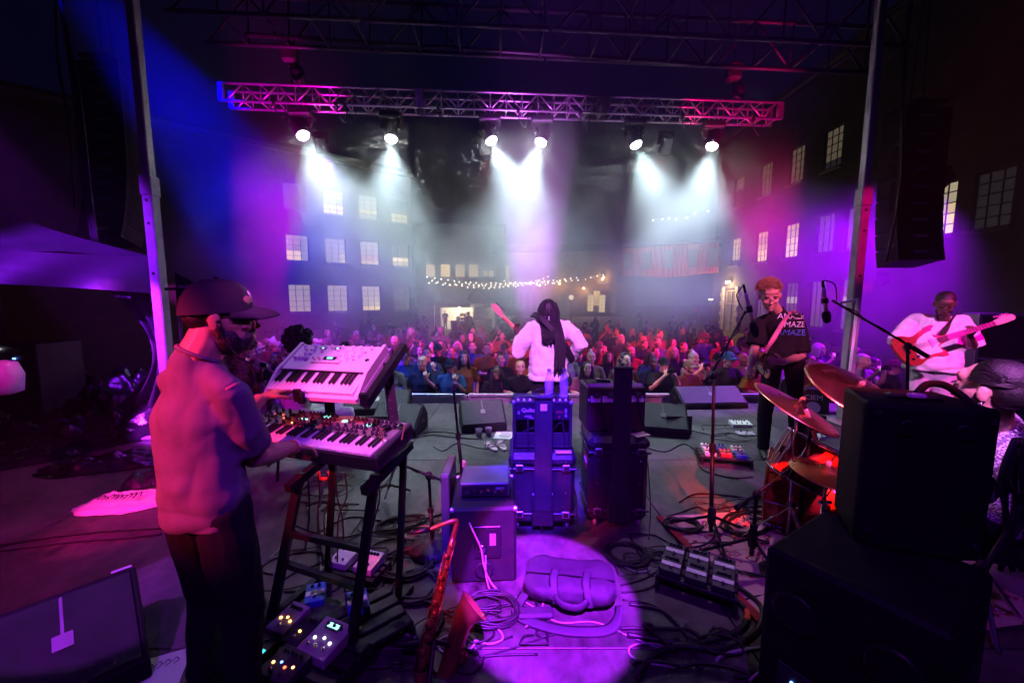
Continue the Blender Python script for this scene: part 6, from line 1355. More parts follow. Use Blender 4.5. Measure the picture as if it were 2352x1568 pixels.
a = MB(); a.etube([S_(990,1214,1.736)-o_s, S_(965,1220,1.732)-o_s, S_(935,1226,1.73)-o_s], [.011,.0105,.004], 12); a.build('mouthpiece', mat('ebonite',(.01,.01,.011),.25), t, smooth=True)
fr_ = V((-.2,-1,.25)); fr_ = (fr_-dn*fr_.dot(dn)).normalized()
for k, f_ in enumerate((.10,.18,.26,.34,.42,.52,.60,.68,.77,.86)):
    c = B0_.lerp(B1_, f_); r_ = .013+.017*f_; cc = c+fr_*(r_+.006)+sd*(.006*(-1)**k); a = MB(); Mq = Matrix.Translation(cc) @ fr_.to_track_quat('Z','Y').to_matrix().to_4x4(); a.lathe([(.008+.009*f_,-.003),(.009+.009*f_,.002),(.005,.004)],14,Mq); a.build('key_cup', M_LAC, t, smooth=True)
for e, f0, f1 in ((.018,.05,.5),(-.018,.15,.62),(.026,.45,.95),(-.024,.55,.98)):
    a = MB(); a.cyl(B0_.lerp(B1_,f0)+sd*e+fr_*(.017+.014*f0), B0_.lerp(B1_,f1)+sd*e+fr_*(.017+.016*f1), .0028, n=6); a.build('rod', M_LAC, t, smooth=True)
for f_ in (.55,.65): a = MB(); a.ell(B1_-dn*(.05+.1*(f_-.5))+sd*.165, (.028,.02,.028)); a.build('bell_key', M_LAC, t, smooth=True)
t2 = thing('saxophone_stand', 'low black tripod stand under the saxophone', 'stand', V((o_s.x+.04,o_s.y+.03,0)))
for k in range(3): an = .5+k*2.094; a = MB(); a.cyl((0,0,.16),(.2*math.cos(an),.2*math.sin(an),.01),.009); a.build('leg', M_BSTEEL, t2)
# ---- small instrument stands under the keyboards
def yoke_stand(label, top, foot):
    top, foot = V(top), V(foot); b_ = V((foot.x,foot.y,0)); t = thing('instrument_stand', label, 'stand', b_); tp_ = top-b_
    a = MB(); a.etube([tp_+V((-.03,0,.045)), tp_+V((-.028,0,.01)), tp_, tp_+V((.028,0,.01)), tp_+V((.03,0,.045))], .011, 8); a.build('yoke', mat('yoke_rubber_red',(.55,.06,.03),.6), t, smooth=True)
    a = MB(); a.cyl(tp_, tp_.lerp(V((0,0,0)),.55), .010, n=8); a.cyl(tp_.lerp(V((0,0,0)),.5), (0,0,.02), .007, n=8); a.build('tube', mat('tube_nickel',(.5,.48,.5),.3,.9), t, smooth=True)
    for e in (-1,1): a = MB(); a.cyl(tp_*.5, (e*.16,.16,.01), .009, n=8); a.build('leg', M_BSTEEL, t)
    a = MB(); a.cyl(tp_*.42, tp_*.46, .0125, n=10); a.build('tape_ring', mat('tape_yellow',(.7,.6,.2),.6), t)
yoke_stand('small red-headed stand hanging under the lower synthesizer', P(745,1100,2.15), G(728,1190)); yoke_stand('small red-headed stand right of the keyboards', P(907,1068,2.6), G(884,1150))
# ---- rug
RA, RBc = G(1520,1190), G(1800,1475); e1 = (RBc-RA); e1.z = 0; L1 = e1.length; e1.normalize(); e2 = V((-e1.y, e1.x, 0)) if V((-e1.y,e1.x,0)).x > 0 else V((e1.y,-e1.x,0))
M_RUG = bpy.data.materials.new('persian_rug'); M_RUG.use_nodes = True; nt = M_RUG.node_tree; bs = nt.nodes['Principled BSDF']; bs.inputs['Roughness'].default_value = .95
tc = nt.nodes.new('ShaderNodeTexCoord'); vo = nt.nodes.new('ShaderNodeTexVoronoi'); vo.inputs['Scale'].default_value = 11; vo.distance = 'MANHATTAN'; nt.links.new(tc.outputs['Object'], vo.inputs['Vector'])
wv = nt.nodes.new('ShaderNodeTexNoise'); wv.inputs['Scale'].default_value = 22; wv.inputs['Detail'].default_value = 6; nt.links.new(tc.outputs['Object'], wv.inputs['Vector'])
ad = nt.nodes.new('ShaderNodeMath'); ad.operation = 'MULTIPLY_ADD'; ad.inputs[1].default_value = .9; nt.links.new(wv.outputs['Fac'], ad.inputs[0]); nt.links.new(vo.outputs['Distance'], ad.inputs[2])
rp = nt.nodes.new('ShaderNodeValToRGB'); rp.color_ramp.interpolation = 'CONSTANT'
for k, (p_, c_) in enumerate(((0,(.30,.02,.03)),(.62,(.62,.40,.42)),(.74,(.10,.03,.07)),(.84,(.40,.04,.05)),(.98,(.55,.32,.30)))):
    el = rp.color_ramp.elements[k] if k < 2 else rp.color_ramp.elements.new(p_); el.position = p_; el.color = (*c_,1)
nt.links.new(ad.outputs[0], rp.inputs[0]); nt.links.new(rp.outputs[0], bs.inputs['Base Color'])
bpn = nt.nodes.new('ShaderNodeBump'); bpn.inputs['Distance'].default_value = .006; nt.links.new(wv.outputs['Fac'], bpn.inputs['Height']); nt.links.new(bpn.outputs[0], bs.inputs['Normal'])
t = thing('rug', 'red patterned rug under the drum kit', 'rug', RA); a = MB(); n = 24; vs_, fs_ = [], []
for i in range(n+1):
    for j in range(n+1): p = e1*(L1*1.1*i/n)+e2*(1.5*j/n); p.z = .010+.006*mnoise.noise(p*5)+(.008*math.sin(i*1.1) if j < 2 else 0); vs_.append(p)
for i in range(n):
    for j in range(n): q0 = i*(n+1)+j; fs_.append((q0, q0+n+1, q0+n+2, q0+1) if e1.cross(e2).z > 0 else (q0, q0+1, q0+n+2, q0+n+1))
a.add(vs_, fs_); a.build('pile', M_RUG, t, smooth=True); a = MB(); a.bar(e1*0+V((0,0,.016))-e2*.02, e1*(L1*1.1)+V((0,0,.016))-e2*.02, .05, .01); a.build('border', mat('rug_border',(.32,.02,.03),.95,bump=.4), t)
# ---- road cases and bag at far right / stage edge
q = P(2320,790,5.4); t = thing('road_case', 'dark flight case with metal edges behind the white t-shirt guitarist', 'case', (q.x+.3,q.y,0), R(-35)); a = MB(); a.box((0,0,.72),(1.2,.7,1.38),ch=.01); a.build('case', mat('laminate_black',(.02,.02,.024),.4), t)
for z in (.06,.80,1.40): a = MB(); a.box((0,-.352,z),(1.2,.012,.03)); a.build('edge', M_ALU, t)
for e in (-.59,.59): a = MB(); a.box((e,-.352,.72),(.03,.012,1.38)); a.build('edge', M_ALU, t)
q = G(1872,948); t = thing('gear_bag', 'dark gear bag with pale lettering at stage edge behind crash cymbal', 'bag', V((q.x,q.y+.1,0)), R(-20)); a = MB(); a.prism([(-.2,0),(.2,0),(.18,.24),(.08,.34),(-.08,.34),(-.18,.24)], -.1, .1, basis((0,0,0),(1,0,0),(0,0,1))); a.build('bag_body', mat('nylon_dark',(.03,.02,.035),.45), t); text_part('CIEM', .10, mat('logo_white',(.8,.78,.8),.7), t, (0,-.105,.22), (R(90),0,0)); a = MB(); a.lathe([(.09,0),(.09,.004)],20,basis((0,-.101,.07),(1,0,0),(0,0,1))); a.build('emblem', mat('emblem_white',(.7,.68,.7),.6), t)
# ---- cables
def cable(label, pts, r_=.006, m_=M_CAB, z=None, name='cable'):
    zz = (r_+.001) if z is None else z; P3 = [G(*p)+V((0,0,zz)) if len(p) == 2 else P(*p) for p in pts]; o_ = P3[0].copy(); a = MB(); a.etube(spline([p-o_ for p in P3],7), r_, 7); c_ = a.build(name, m_, smooth=True); c_.location = o_; return tag(c_, label, 'cable', 'cables on the stage')
def coil(label, px, py, rad, n=6, r_=.006, seed=0, squash=1.0, rz=0.0):
    rng = random.Random(seed); c = G(px,py); a = MB(); pts = []; 
    for k in range(n*14):
        an = 2*math.pi*k/14; ph = an/(2*math.pi)*1.7; rr = rad*(1+.10*math.sin(ph*2.1+seed)+.05*rng.uniform(-1,1)); pts.append(V((math.cos(an)*rr+.06*rad*math.sin(ph*3+seed), math.sin(an)*rr*squash+.06*rad*math.cos(ph*2.3), r_+.0022*(k/14)+r_*1.6*abs(math.sin(an*1.5+k*.1)))))
    a.etube(spline(pts,2), r_, 6); o_ = a.build('cable_coil', M_CAB, smooth=True); o_.location = c; o_.rotation_euler = (0,0,rz); return tag(o_, label, 'cable', 'coiled cables on the stage')
coil('neat black cable coil on the floor left of saxophone neck', 935,1298,.155,9,.0065,1,.85); coil('black cable coil overlapping below the upper coil', 960,1352,.125,8,.0065,2); coil('large loose cable loop around bare floor beside saxophone', 945,1432,.14,3,.008,3)
coil('tangled cable heap under the short round-base stand', 920,1205,.16,6,.005,4,.55,.4); coil('messy cable knot in front of the bass cabinet', 1125,1405,.15,8,.0065,5,.7); coil('cable coil on the floor under the right trunk case', 1440,1275,.13,8,.0045,6,.8); coil('blue-lit cable loop left of the tall boom stand', 1568,1212,.12,4,.011,7,.6); coil('dark cable coil on the rug edge by the subwoofer', 1795,1325,.10,9,.006,8); coil('small cable loop on the floor below the striped pedals', 1672,1472,.055,2,.005,9); coil('cable tangle on the rug behind the tripod legs', 1720,1205,.22,7,.006,10,.5,.5)
M_GREYC = mat('cable_grey', (.30,.28,.32), .5)
cable('pale cable crossing the violet floor disc in a bend', [(1185,1372),(1224,1394),(1282,1430),(1365,1430),(1442,1461),(1520,1492)], .004, M_GREYC)
cable('thin cable curving along the lower violet floor disc', [(1100,1510),(1176,1490),(1288,1454),(1381,1445),(1442,1458),(1560,1470)], .004)
cable('thick black cable arching right of the violet disc', [(1445,1390),(1515,1403),(1560,1442),(1589,1483),(1610,1540)], .008)
cable('thickest black cable sweeping along the bottom to the rug', [(1464,1566),(1496,1515),(1560,1490),(1656,1496),(1736,1454),(1749,1406),(1717,1368),(1650,1330)], .014)
cable('black multicore cable with orange tape near the rug corner', [(1621,1346),(1688,1381),(1717,1419),(1688,1458),(1592,1483),(1520,1476),(1440,1462)], .013)
cable('orange tape collar on the multicore by the rug', [(1715,1408),(1717,1419),(1714,1430)], .0155, mat('tape_orange',(.75,.12,.03),.6), .014, 'tape_collar')
cable('black cable snaking from duffel bag to striped pedals', [(1425,1345),(1480,1330),(1530,1300),(1545,1290)], .005); cable('second black cable from duffel bag to striped pedals', [(1428,1362),(1490,1352),(1540,1318)], .005); cable('third cable curving under the striped pedalboard', [(1430,1378),(1500,1390),(1545,1430),(1600,1470),(1640,1440)], .004)
cable('black cable from right trunk to the guitarist\'s pedalboard', [(1488,1030),(1530,1038),(1570,1020),(1605,1040)], .006); cable('black cable looping from guitarist\'s pedalboard to low drum stand', [(1600,1050),(1615,1080),(1680,1098),(1730,1096)], .006); cable('cable lying from boom stand base toward the drum rug', [(1635,1222),(1700,1180),(1745,1165),(1800,1180)], .006)
cable('thin cable from low drum stand to boom stand', [(1560,1155),(1600,1135),(1680,1140),(1726,1148)], .006); cable('cable running along the stage edge behind left wedge', [(930,1012),(990,1000),(1040,1005),(1110,1010)], .006); cable('second cable along the stage edge behind left wedge', [(930,1004),(1000,992),(1060,998)], .006)
cable('dark cable line on the floor left of the keyboard player', [(0,1255),(120,1235),(250,1222),(372,1215)], .008); cable('second dark cable line left of the keyboard player', [(0,1268),(150,1248),(280,1238),(372,1228)], .006)
cable('cable trailing from keyboard stand toward the round-base stand', [(700,1245),(800,1190),(900,1200),(985,1190),(1050,1170)], .006); cable('thin cable arching under the keyboards to the coil', [(660,1200),(760,1235),(840,1225),(930,1215)], .005); cable('cable on the floor between stand legs', [(640,1340),(700,1310),(780,1330),(850,1300),(890,1330)], .006); cable('cable crossing under the pedals by the saxophone', [(830,1290),(880,1330),(860,1400),(880,1460),(850,1540)], .007)
cable('cable from bass cabinet plate to the cable knot', [(1115,1275,2.10),(1118,1330,2.06),(1140,1390,2.0),(1168,1410,1.98)], .005, M_GREYC); cable('cable from bass amplifier head down the cabinet back', [(1070,1180,2.20),(1085,1215,2.08),(1105,1260,2.08),(1112,1300,2.08),(1130,1340,2.06),(1165,1375,2.0)], .0055, M_GREYC)
for k, (x0, x1, yb) in enumerate(((706,700,1270),(752,748,1240),(770,790,1262),(792,775,1290),(868,842,1265),(730,742,1300))):
    cable('cable hanging from lower synthesizer, %s from left' % wds[(0,2,3,4,5,1)[k]], [(x0,1085,1.95),(x0+4,1140,1.95),((x0+x1)/2+6*(-1)**k,1190,1.97),(x1,yb,1.98)], .004)
for k, (a_, b_, c_) in enumerate(((1440,1270,1490),(1520,1190,1600))): pass
cable('cable coming from left trunk down behind the bass rig', [(1180,985,2.75),(1176,1060,2.6),(1178,1150,2.58),(1172,1250,2.55)], .006)
cable('fine cable trailing right of the right trunk', [(1490,1240),(1494,1180,2.7),(1492,1120,2.7),(1488,1060,2.75)], .004)
rng = random.Random(21)
ln_ = 'bottom floor left of disc|bottom floor by saxophone bell|floor beside round base|floor in front of right trunk|floor by cup and wedge|floor behind the tall boom stand|rug edge by multicore|floor near the drum tripod|floor by guitarist\'s white pedal|floor under the bass cabinet'.split('|')
for k, (px, py) in enumerate(((1060,1540),(1010,1500),(1040,1260),(1480,1300),(1010,1040),(1540,1180),(1640,1400),(1700,1290),(1650,985),(1060,1420))):
    pts = [(px+rng.uniform(-18,18)+40*j*rng.choice((.6,1)), py+rng.uniform(-14,14)-6*j) for j in range(5)]; cable('short loose cable on the '+ln_[k], pts, .005)
# drink tumbler-like bits under the crowd edge are left out; near-bottom stand tube at lower right
cable('shiny metal tube poking in at the bottom right', [(1720,1568,1.5),(1790,1510,1.5)], .012, M_CHR, name='metal_tube')

def tangle(label, px, py, n, w_, d_, seed, r_=.005):
    rng = random.Random(seed); c = G(px,py); t = thing('cable_tangle', label, 'cables', c, group='cable tangles on the stage')
    for k in range(n):
        p = V((rng.uniform(-w_,w_), rng.uniform(-d_,d_), r_)); an = rng.uniform(0,6.28); pts = [p]; turn = rng.uniform(-1.3,1.3)
        for j in range(9):
            an += turn*rng.uniform(.3,1.3); p = p+V((math.cos(an)*w_*.33, math.sin(an)*d_*.33, 0)); p.z = r_*(1+1.6*(k%3))+rng.uniform(0,.004); pts.append(V((max(-w_*1.3,min(w_*1.3,p.x)), max(-d_*1.3,min(d_*1.3,p.y)), p.z)))
        a = MB(); a.etube(spline(pts,4), r_*rng.choice((.7,1,1.2)), 5); a.build('cable', M_CAB if k % 6 else M_GREYC, t, smooth=True)
tangle('cable tangle on the floor below the upper stand crossbar', 760,1290,10,.30,.20,1)
tangle('cable tangle between the keyboard stand and the round base', 900,1240,9,.28,.16,2)
tangle('cable tangle around the saxophone foot', 1010,1470,9,.22,.12,3)
tangle('cable tangle in front of the bass cabinet corner', 1135,1425,10,.20,.12,4)
tangle('cable tangle along the near edge of the rug', 1640,1290,12,.34,.22,5)
tangle('cable tangle behind the drum tripod on the rug', 1760,1190,11,.34,.22,6)
tangle('cable tangle at bottom centre right of the violet disc', 1600,1500,7,.24,.10,7,.007)
tangle('cable tangle under the keyboards near the wedge', 820,1130,8,.36,.24,8)
tangle('cable tangle between right trunk and striped pedals', 1490,1300,6,.16,.12,9)
tangle('cable tangle by the guitarist\'s pedalboard', 1640,1000,6,.40,.26,10)
# ================================================================== CROWD
CV = {}
def crowd_pose(key, armR, armL, handR, handL, lean=0.0):
    o = V((0,0,0)); J, q, f, r = stand(o, 0, 1.72)
    for s, (e, w_) in (('R', armR), ('L', armL)): J['el'+s] = q(*e); J['wr'+s] = q(*w_)
    if lean:
        for k in ('chest','neck','head','shR','shL'): J[k] = J[k]+V((0,lean*(J[k].z-.95),-lean*.12))
    st = dict(head_rot=hrot(0, R(-6)), handR=handR, handL=handL, girth=1.05, sleeve=.85, sleeve_r=.075, hand_s=1.05)
    CV[key] = (J, st)
    sk, top, tr, sh, sh2 = make_person(J, o, st)
    def prep(mb, vx, sm, dec, fold=None):
        me = remesh(mb, vx, sm, fold, dec); me.materials.append(SKIN['tan']); return me
    st2 = dict(st); st2['sleeve'] = 1.85; top2 = make_person(J, o, st2)[1]
    CV[key+'m'] = dict(body=prep(sk,.011,2,.5), shirt=prep(top,.016,8,.5,(.012,V((6,6,3)))), jacket=prep(top2,.016,6,.5,(.016,V((6,6,3)))), trousers=prep(tr,.018,4,.4))
D_, U_ = V((0,0,-1)), V((0,0,1)); F_ = V((0,1,0))
crowd_pose('idle', ((.25,-.02,1.13),(.24,.08,.90)), ((-.25,-.02,1.13),(-.24,.08,.90)), (D_, V((-1,0,0)), .4), (D_, V((1,0,0)), .4))
crowd_pose('crossed', ((.25,.02,1.12),(-.06,.20,1.12)), ((-.25,.02,1.12),(.06,.22,1.16)), (V((-1,.1,0)), V((0,-1,0)), .3), (V((1,.1,0)), V((0,-1,0)), .3))
crowd_pose('rail', ((.26,.10,1.16),(.10,.30,1.14)), ((-.26,.10,1.16),(-.10,.30,1.14)), (V((-.7,.5,-.2)), D_, .6), (V((.7,.5,-.2)), D_, .6), .22)
crowd_pose('phone', ((.26,.14,1.20),(.09,.30,1.46)), ((-.26,.14,1.20),(-.09,.30,1.46)), (V((-.5,.0,.8)), V((-.5,-.6,0)), .9), (V((.5,.0,.8)), V((.5,-.6,0)), .9))
crowd_pose('onehand', ((.25,-.02,1.13),(.22,.10,.92)), ((-.26,.12,1.18),(-.14,.30,1.38)), (D_, V((-1,0,0)), .4), (V((.1,.1,1)), V((.3,-.8,0)), .8))
HC = V((0,.03,1.615))*1.0; HC = CV['idle'][0]['head']
def hair_mesh(kind, c, Rm):
    m = MB(); rng = random.Random(hash(kind) % 97 if False else len(kind)); acc = None
    if kind in ('short','crop'): scalp(m, c, Rm, 1.0, 1.06 if kind == 'short' else 1.02)
    elif kind == 'long':
        scalp(m, c, Rm, 1.0, 1.08)
        for a in range(9): an = R(-120+30*a)+math.pi*1.5; m.etube([c+Rm @ V((math.cos(an)*.075, math.sin(an)*.075-.015,.05)), c+Rm @ V((math.cos(an)*.095, math.sin(an)*.08-.03,-.06)), c+Rm @ V((math.cos(an)*.11, math.sin(an)*.06-.05,-.20)), c+Rm @ V((math.cos(an)*.10, math.sin(an)*.05-.04,-.30))], [.035,.036,.036,.018], 8)
    elif kind == 'curly':
        for k in range(60):
            u = V((rng.gauss(0,1),rng.gauss(0,1),rng.gauss(0,1))).normalized()
            if u.y > .45 and u.z < .35: continue
            m.ell(c+Rm @ (V((0,-.02,.04))+V((u.x*.09,u.y*.10,u.z*.10))), .032, nu=7, nv=5)
    elif kind == 'bun': scalp(m, c, Rm, 1.0, 1.05); m.ell(c+Rm @ V((0,-.05,.145)), .038)
    me = remesh(m, .014, 2, (.006, V((45,45,20))), .6); me.materials.append(HAIRC['black']); return me
for key in ('idle','crossed','rail','phone','onehand'):
    J, st = CV[key]; c, Rm = J['head'], st['head_rot']; d = CV[key+'m']
    for k in ('short','crop','long','curly','bun'): d[k] = hair_mesh(k, c, Rm)
    cm, cb = cap_mesh(c, Rm, 1.05); cm.v += []; off = len(cm.v); cm.add(cb.v, cb.f); me = cm.mesh('cap', True); me.materials.append(HAIRC['black']); d['cap'] = me
    m = MB(); m.lathe([(.150,.03),(.152,.036),(.098,.055),(.092,.115),(.05,.135)], 20, Matrix.Translation(c) @ Rm.to_4x4()); me = m.mesh('hat', True); me.materials.append(HAIRC['black']); d['hat'] = me
    for k, (a, b) in enumerate(face_parts(c, Rm, 1.0)):
        me = b.mesh('eyebrow', True); me.materials.append(M_BROW); d['brow%d'%k] = me
        me = a.mesh('eye', True); me.materials.append(M_EYE); d['eye%d'%k] = me
    m = MB(); [m.ell(c+Rm @ V(p), rd, rot=Rm) for p, rd in (((0,.060,-.090),(.040,.036,.030)),((.048,.022,-.062),(.016,.036,.044)),((-.048,.022,-.062),(.016,.036,.044)),((0,.093,-.050),(.025,.010,.007)))]
    me = remesh(m, .011, 1, None, .6); me.materials.append(HAIRC['black']); d['beard'] = me
    m = MB()
    for sg in (-1,1):
        pts = [c+Rm @ V((sg*.034+.021*math.cos(a*.628), .100, .004+.016*math.sin(a*.628))) for a in range(11)]; m.etube(pts, .0025, 4); m.cyl(c+Rm @ V((sg*.055,.098,.008)), c+Rm @ V((sg*.08,-.005,.006)), .002, n=4)
    m.cyl(c+Rm @ V((-.013,.102,.006)), c+Rm @ V((.013,.102,.006)), .0025, n=4); me = m.mesh('glasses'); me.materials.append(M_EYE); d['glasses'] = me
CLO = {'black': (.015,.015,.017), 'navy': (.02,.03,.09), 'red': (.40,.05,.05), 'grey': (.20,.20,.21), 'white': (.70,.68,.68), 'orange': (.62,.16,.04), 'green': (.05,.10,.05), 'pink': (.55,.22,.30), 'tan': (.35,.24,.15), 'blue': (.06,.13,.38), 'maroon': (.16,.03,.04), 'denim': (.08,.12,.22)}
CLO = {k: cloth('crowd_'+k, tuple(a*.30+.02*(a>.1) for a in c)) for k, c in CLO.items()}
M_PHONE = mat('phone_black', (.01,.01,.012), .2); M_SCREEN = mat('phone_screen', (.05,.06,.08), emit=(.6,.7,1), es=.9, var=0)
ORD = wds+'fourteenth fifteenth sixteenth seventeenth eighteenth nineteenth twentieth twenty-first twenty-second twenty-third twenty-fourth twenty-fifth twenty-sixth twenty-seventh'.split()
RW = 'front second third fourth fifth sixth seventh eighth ninth tenth eleventh twelfth thirteenth fourteenth'.split()
rng = random.Random(31)
rows = [(6.85,.58,-5.6,6.6,.04),(7.5,.60,-6.0,7.0,.12),(8.15,.62,-6.6,7.4,.15),(8.85,.66,-7.0,7.6,.2),(9.6,.70,-7.6,7.8,.25),(10.4,.74,-8.0,8.0,.3),(11.3,.80,-8.4,8.4,.35),(12.3,.88,-8.8,8.8,.4),(13.5,.98,-9.2,9.0,.5),(15.0,1.1,-9.4,9.4,.6),(17.0,1.3,-9.8,9.6,.8),(19.6,1.7,-10,10,.9),(23,2.2,-9,11,1.2),(27,3.0,-8,11,1.2)]
fixed = {(0,9): dict(top='black',hair='long',hc='black',pose='rail'), (0,10): dict(top='black',hair='short',hc='blond',pose='rail'), (0,11): dict(top='navy',hair='cap',cap='navy',pose='rail'), (0,12): dict(top='pink',hair='long',hc='black',pose='rail'),
         (0,14): dict(top='black',hair='cap',cap='black',pose='phone'), (0,16): dict(top='black',hair='cap',cap='blue',pose='onehand',beard=True,glasses=True), (0,18): dict(top='black',hair='short',hc='brown',pose='crossed',beard=True), (0,19): dict(top='orange',hair='long',hc='brown',pose='phone'), (0,20): dict(top='white',hair='crop',hc='grey',pose='phone'),
         (1,8): dict(top='orange',hair='long',hc='black',pose='idle'), (1,10): dict(top='orange',hair='short',hc='brown',pose='phone',beard=True), (1,14): dict(top='navy',hair='short',hc='black',pose='idle',beard=True), (0,3): dict(top='black',hair='hat',cap='maroon',pose='idle',beard=True)}
for ri, (y0, sp, xa, xb, jit) in enumerate(rows):
    n = int((xb-xa)/sp); ppl = []
    for k in range(n+1):
        if ri > 5 and rng.random() < .12: continue
        ppl.append((xa+sp*k+(sp*.5 if ri % 2 else 0)+rng.uniform(-.22,.22)*sp, y0+rng.uniform(-jit,jit)))
    for k, (x, y) in enumerate(ppl):
        fx = fixed.get((ri,k), {})
        pose = fx.get('pose') or (rng.choice(('rail','rail','crossed','idle','onehand')) if ri == 0 else rng.choice(('idle','idle','idle','crossed','phone','onehand','idle')))
        hair = fx.get('hair') or rng.choice(('short','short','crop','long','long','curly','cap','cap','hat','bun','short')); hcol = fx.get('hc') or rng.choice(('black','black','brown','brown','blond','grey'))
        top = fx.get('top') or rng.choice(('black','black','black','navy','red','grey','white','orange','green','pink','tan','blue','maroon','denim')); jk = rng.random() < .35 and not fx
        skin = rng.choice(('fair','fair','tan','tan','brown','dark')); cap = fx.get('cap') or rng.choice(('black','navy','grey','maroon','tan'))
        hl = {'cap': cap+' cap', 'hat': cap+' brimmed hat', 'long': 'long '+hcol+' hair', 'short': 'short '+hcol+' hair', 'crop': 'cropped '+hcol+' hair', 'curly': 'curly '+hcol+' hair', 'bun': hcol+' hair in a bun'}[hair]
        lab = 'person with %s in %s %s, %s crowd row, %s from left' % (hl, top, 'jacket' if jk else 'top', RW[ri], ORD[min(k,len(ORD)-1)])
        s_ = rng.uniform(.93,1.07)
        t = thing('person', lab, 'person', (x,y,GZ), math.pi+math.atan2(-x*.55,y)*-1*.8+R(rng.uniform(-14,14)), 'audience facing the stage'); t.scale = (s_,s_,s_)
        d = CV[pose+'m']
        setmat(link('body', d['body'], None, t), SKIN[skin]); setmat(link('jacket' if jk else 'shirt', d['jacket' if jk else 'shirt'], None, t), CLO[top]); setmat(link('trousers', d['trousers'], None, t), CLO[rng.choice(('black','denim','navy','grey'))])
        setmat(link('headwear' if hair in ('cap','hat') else 'hair', d[hair], None, t), CLO[cap] if hair in ('cap','hat') else HAIRC[hcol])
        if hair in ('cap','hat'): setmat(link('hair', d['crop'], None, t), HAIRC[hcol])
        if y < 12:
            for e in '01':
                link('eye', d['eye'+e], None, t)
                if y < 9.5: link('eyebrow', d['brow'+e], None, t)
            if fx.get('beard') or (hair != 'long' and rng.random() < .28): setmat(link('beard', d['beard'], None, t), HAIRC[hcol])
            if fx.get('glasses') or rng.random() < .14: link('glasses', d['glasses'], None, t)
        if pose == 'phone' and y < 14:
            ph = thing('phone', 'phone raised by person in %s crowd row, %s from left' % (RW[ri], ORD[min(k,len(ORD)-1)]), 'phone', (0,0,0), 0, 'phones held up by the audience')
            Mw = Matrix.Translation(V((x,y,GZ))) @ Matrix.Rotation(t.rotation_euler[2],4,'Z') @ Matrix.Scale(s_,4); J = CV['phone'][0]
            ph.matrix_world = Matrix.Translation(Mw @ ((J['wrR']+J['wrL'])/2+V((0,.035,.085)))) @ Matrix.Rotation(t.rotation_euler[2],4,'Z')
            a = MB(); a.box((0,0,0),(.15,.009,.074),ch=.003); a.build('case', M_PHONE, ph); a = MB(); a.box((0,-.006,0),(.14,.002,.066)); a.build('screen', M_SCREEN, ph); a = MB(); a.ell((.05,.006,.02),(.008,.003,.008),nu=8,nv=5); a.build('camera_lens', M_CHR, ph)
# two figures standing in the lit tent
for k, (px, lab, pose) in enumerate(((1022,'silhouetted person standing left inside the lit white tent','idle'), (1062,'silhouetted person behind the counter of the lit tent','crossed'))):
    p = P(px, 700, 34.5); t = thing('person', lab, 'person', (p.x,p.y,GZ), math.pi*.9, 'people at the back tents'); d = CV[pose+'m']
    setmat(link('body', d['body'], None, t), SKIN['tan']); setmat(link('shirt', d['shirt'], None, t), CLO['black']); setmat(link('trousers', d['trousers'], None, t), CLO['black']); setmat(link('hair', d['short'], None, t), HAIRC['black'])
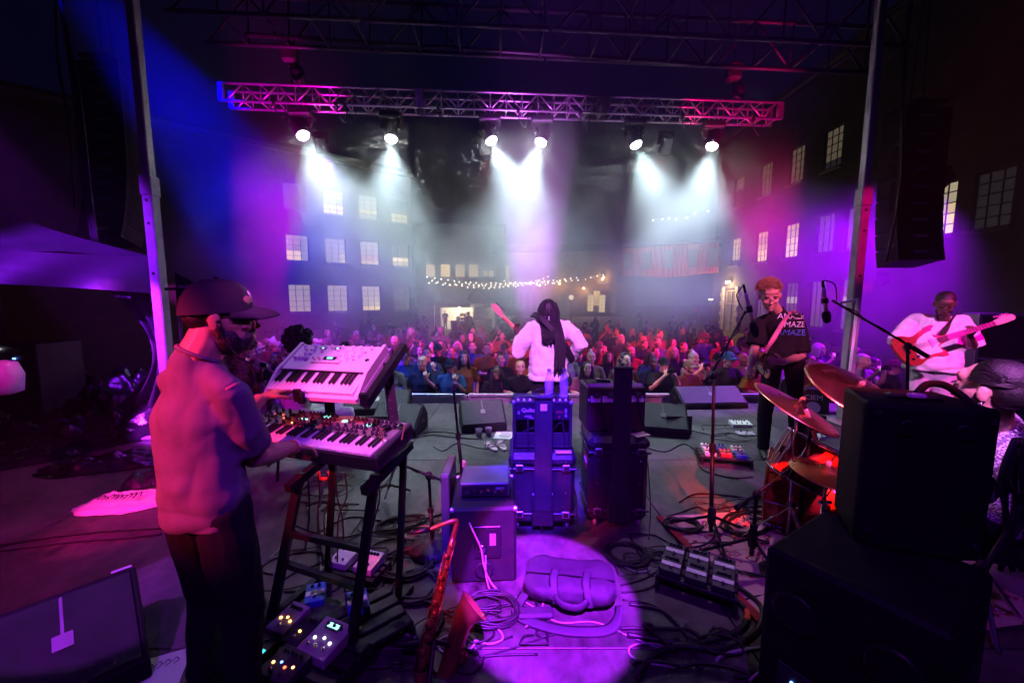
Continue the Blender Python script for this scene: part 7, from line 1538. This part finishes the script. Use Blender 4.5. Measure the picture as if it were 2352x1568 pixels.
# ================================================================== HAZE AND SMOKE
def volume_mat(name, dens, col, aniso=.3, noise=None):
    m = bpy.data.materials.new(name); m.use_nodes = True; nt = m.node_tree; nt.nodes.clear()
    out = nt.nodes.new('ShaderNodeOutputMaterial'); pv = nt.nodes.new('ShaderNodeVolumePrincipled')
    pv.inputs['Color'].default_value = (*col,1); pv.inputs['Density'].default_value = dens; pv.inputs['Anisotropy'].default_value = aniso
    nt.links.new(pv.outputs[0], out.inputs['Volume'])
    if noise:                                         # drifting clumps, fading out towards the edge of the cloud
        sc, lo, hi, flr = noise
        tc = nt.nodes.new('ShaderNodeTexCoord'); n = nt.nodes.new('ShaderNodeTexNoise'); n.inputs['Scale'].default_value = sc; n.inputs['Detail'].default_value = 5
        n.inputs['Roughness'].default_value = .55; n.inputs['Distortion'].default_value = .7
        nt.links.new(tc.outputs['Object'], n.inputs['Vector'])
        mr = nt.nodes.new('ShaderNodeMapRange'); mr.interpolation_type = 'SMOOTHSTEP'
        mr.inputs[1].default_value = lo; mr.inputs[2].default_value = hi; mr.inputs[3].default_value = flr; mr.inputs[4].default_value = 1
        nt.links.new(n.outputs['Fac'], mr.inputs[0])
        mp = nt.nodes.new('ShaderNodeMapping'); mp.inputs['Location'].default_value = (-1,-1,-1); mp.inputs['Scale'].default_value = (2,2,2)
        nt.links.new(tc.outputs['Generated'], mp.inputs['Vector'])
        ln = nt.nodes.new('ShaderNodeVectorMath'); ln.operation = 'LENGTH'; nt.links.new(mp.outputs[0], ln.inputs[0])
        fo = nt.nodes.new('ShaderNodeMapRange'); fo.interpolation_type = 'SMOOTHSTEP'; fo.inputs[1].default_value = 1.0; fo.inputs[2].default_value = .45; fo.inputs[3].default_value = 0; fo.inputs[4].default_value = dens
        nt.links.new(ln.outputs['Value'], fo.inputs[0])
        mu = nt.nodes.new('ShaderNodeMath'); mu.operation = 'MULTIPLY'; nt.links.new(mr.outputs[0], mu.inputs[0]); nt.links.new(fo.outputs[0], mu.inputs[1])
        nt.links.new(mu.outputs[0], pv.inputs['Density'])
    m.cycles.volume_sampling = 'MULTIPLE_IMPORTANCE'; m.cycles.volume_step_rate = .6
    return m
hz = MB(); hz.box((0,55,7.6), (244,194,19.6)); h = hz.build('haze', volume_mat('haze_air', .0022, (.92,.95,1)))
h['kind'] = 'stuff'; h['label'] = 'thin stage haze hanging over the yard'
def smoke(c, rad, dens, noise, label):
    m = MB(); m.ell((0,0,0), rad, nu=24, nv=14); o = m.build('smoke', volume_mat('smoke', dens, (.95,.97,1), .25, noise)); o.location = c
    o['kind'] = 'stuff'; o['label'] = label
smoke(V((.15,6.3,2.6)), (6.0, 1.5, 2.15), .62, (.75,.33,.82,.16), 'drifting smoke under the front truss')
smoke(P(760, 720, 9.5), (5.4, 3.4, 2.8), .055, (.55,.36,.68,.1), 'violet-lit smoke over the left crowd')
smoke(P(2150, 600, 7.2), (3.8, 2.2, 3.0), .11, (.5,.32,.70,.1), 'violet-lit smoke at the right of the stage')
smoke(P(460, 330, 7.4), (3.4, 2.0, 3.4), .07, (.4,.25,.75,.2), 'blue-lit smoke beside the left support pole')
bpy.data.scenes.remove(TMP)
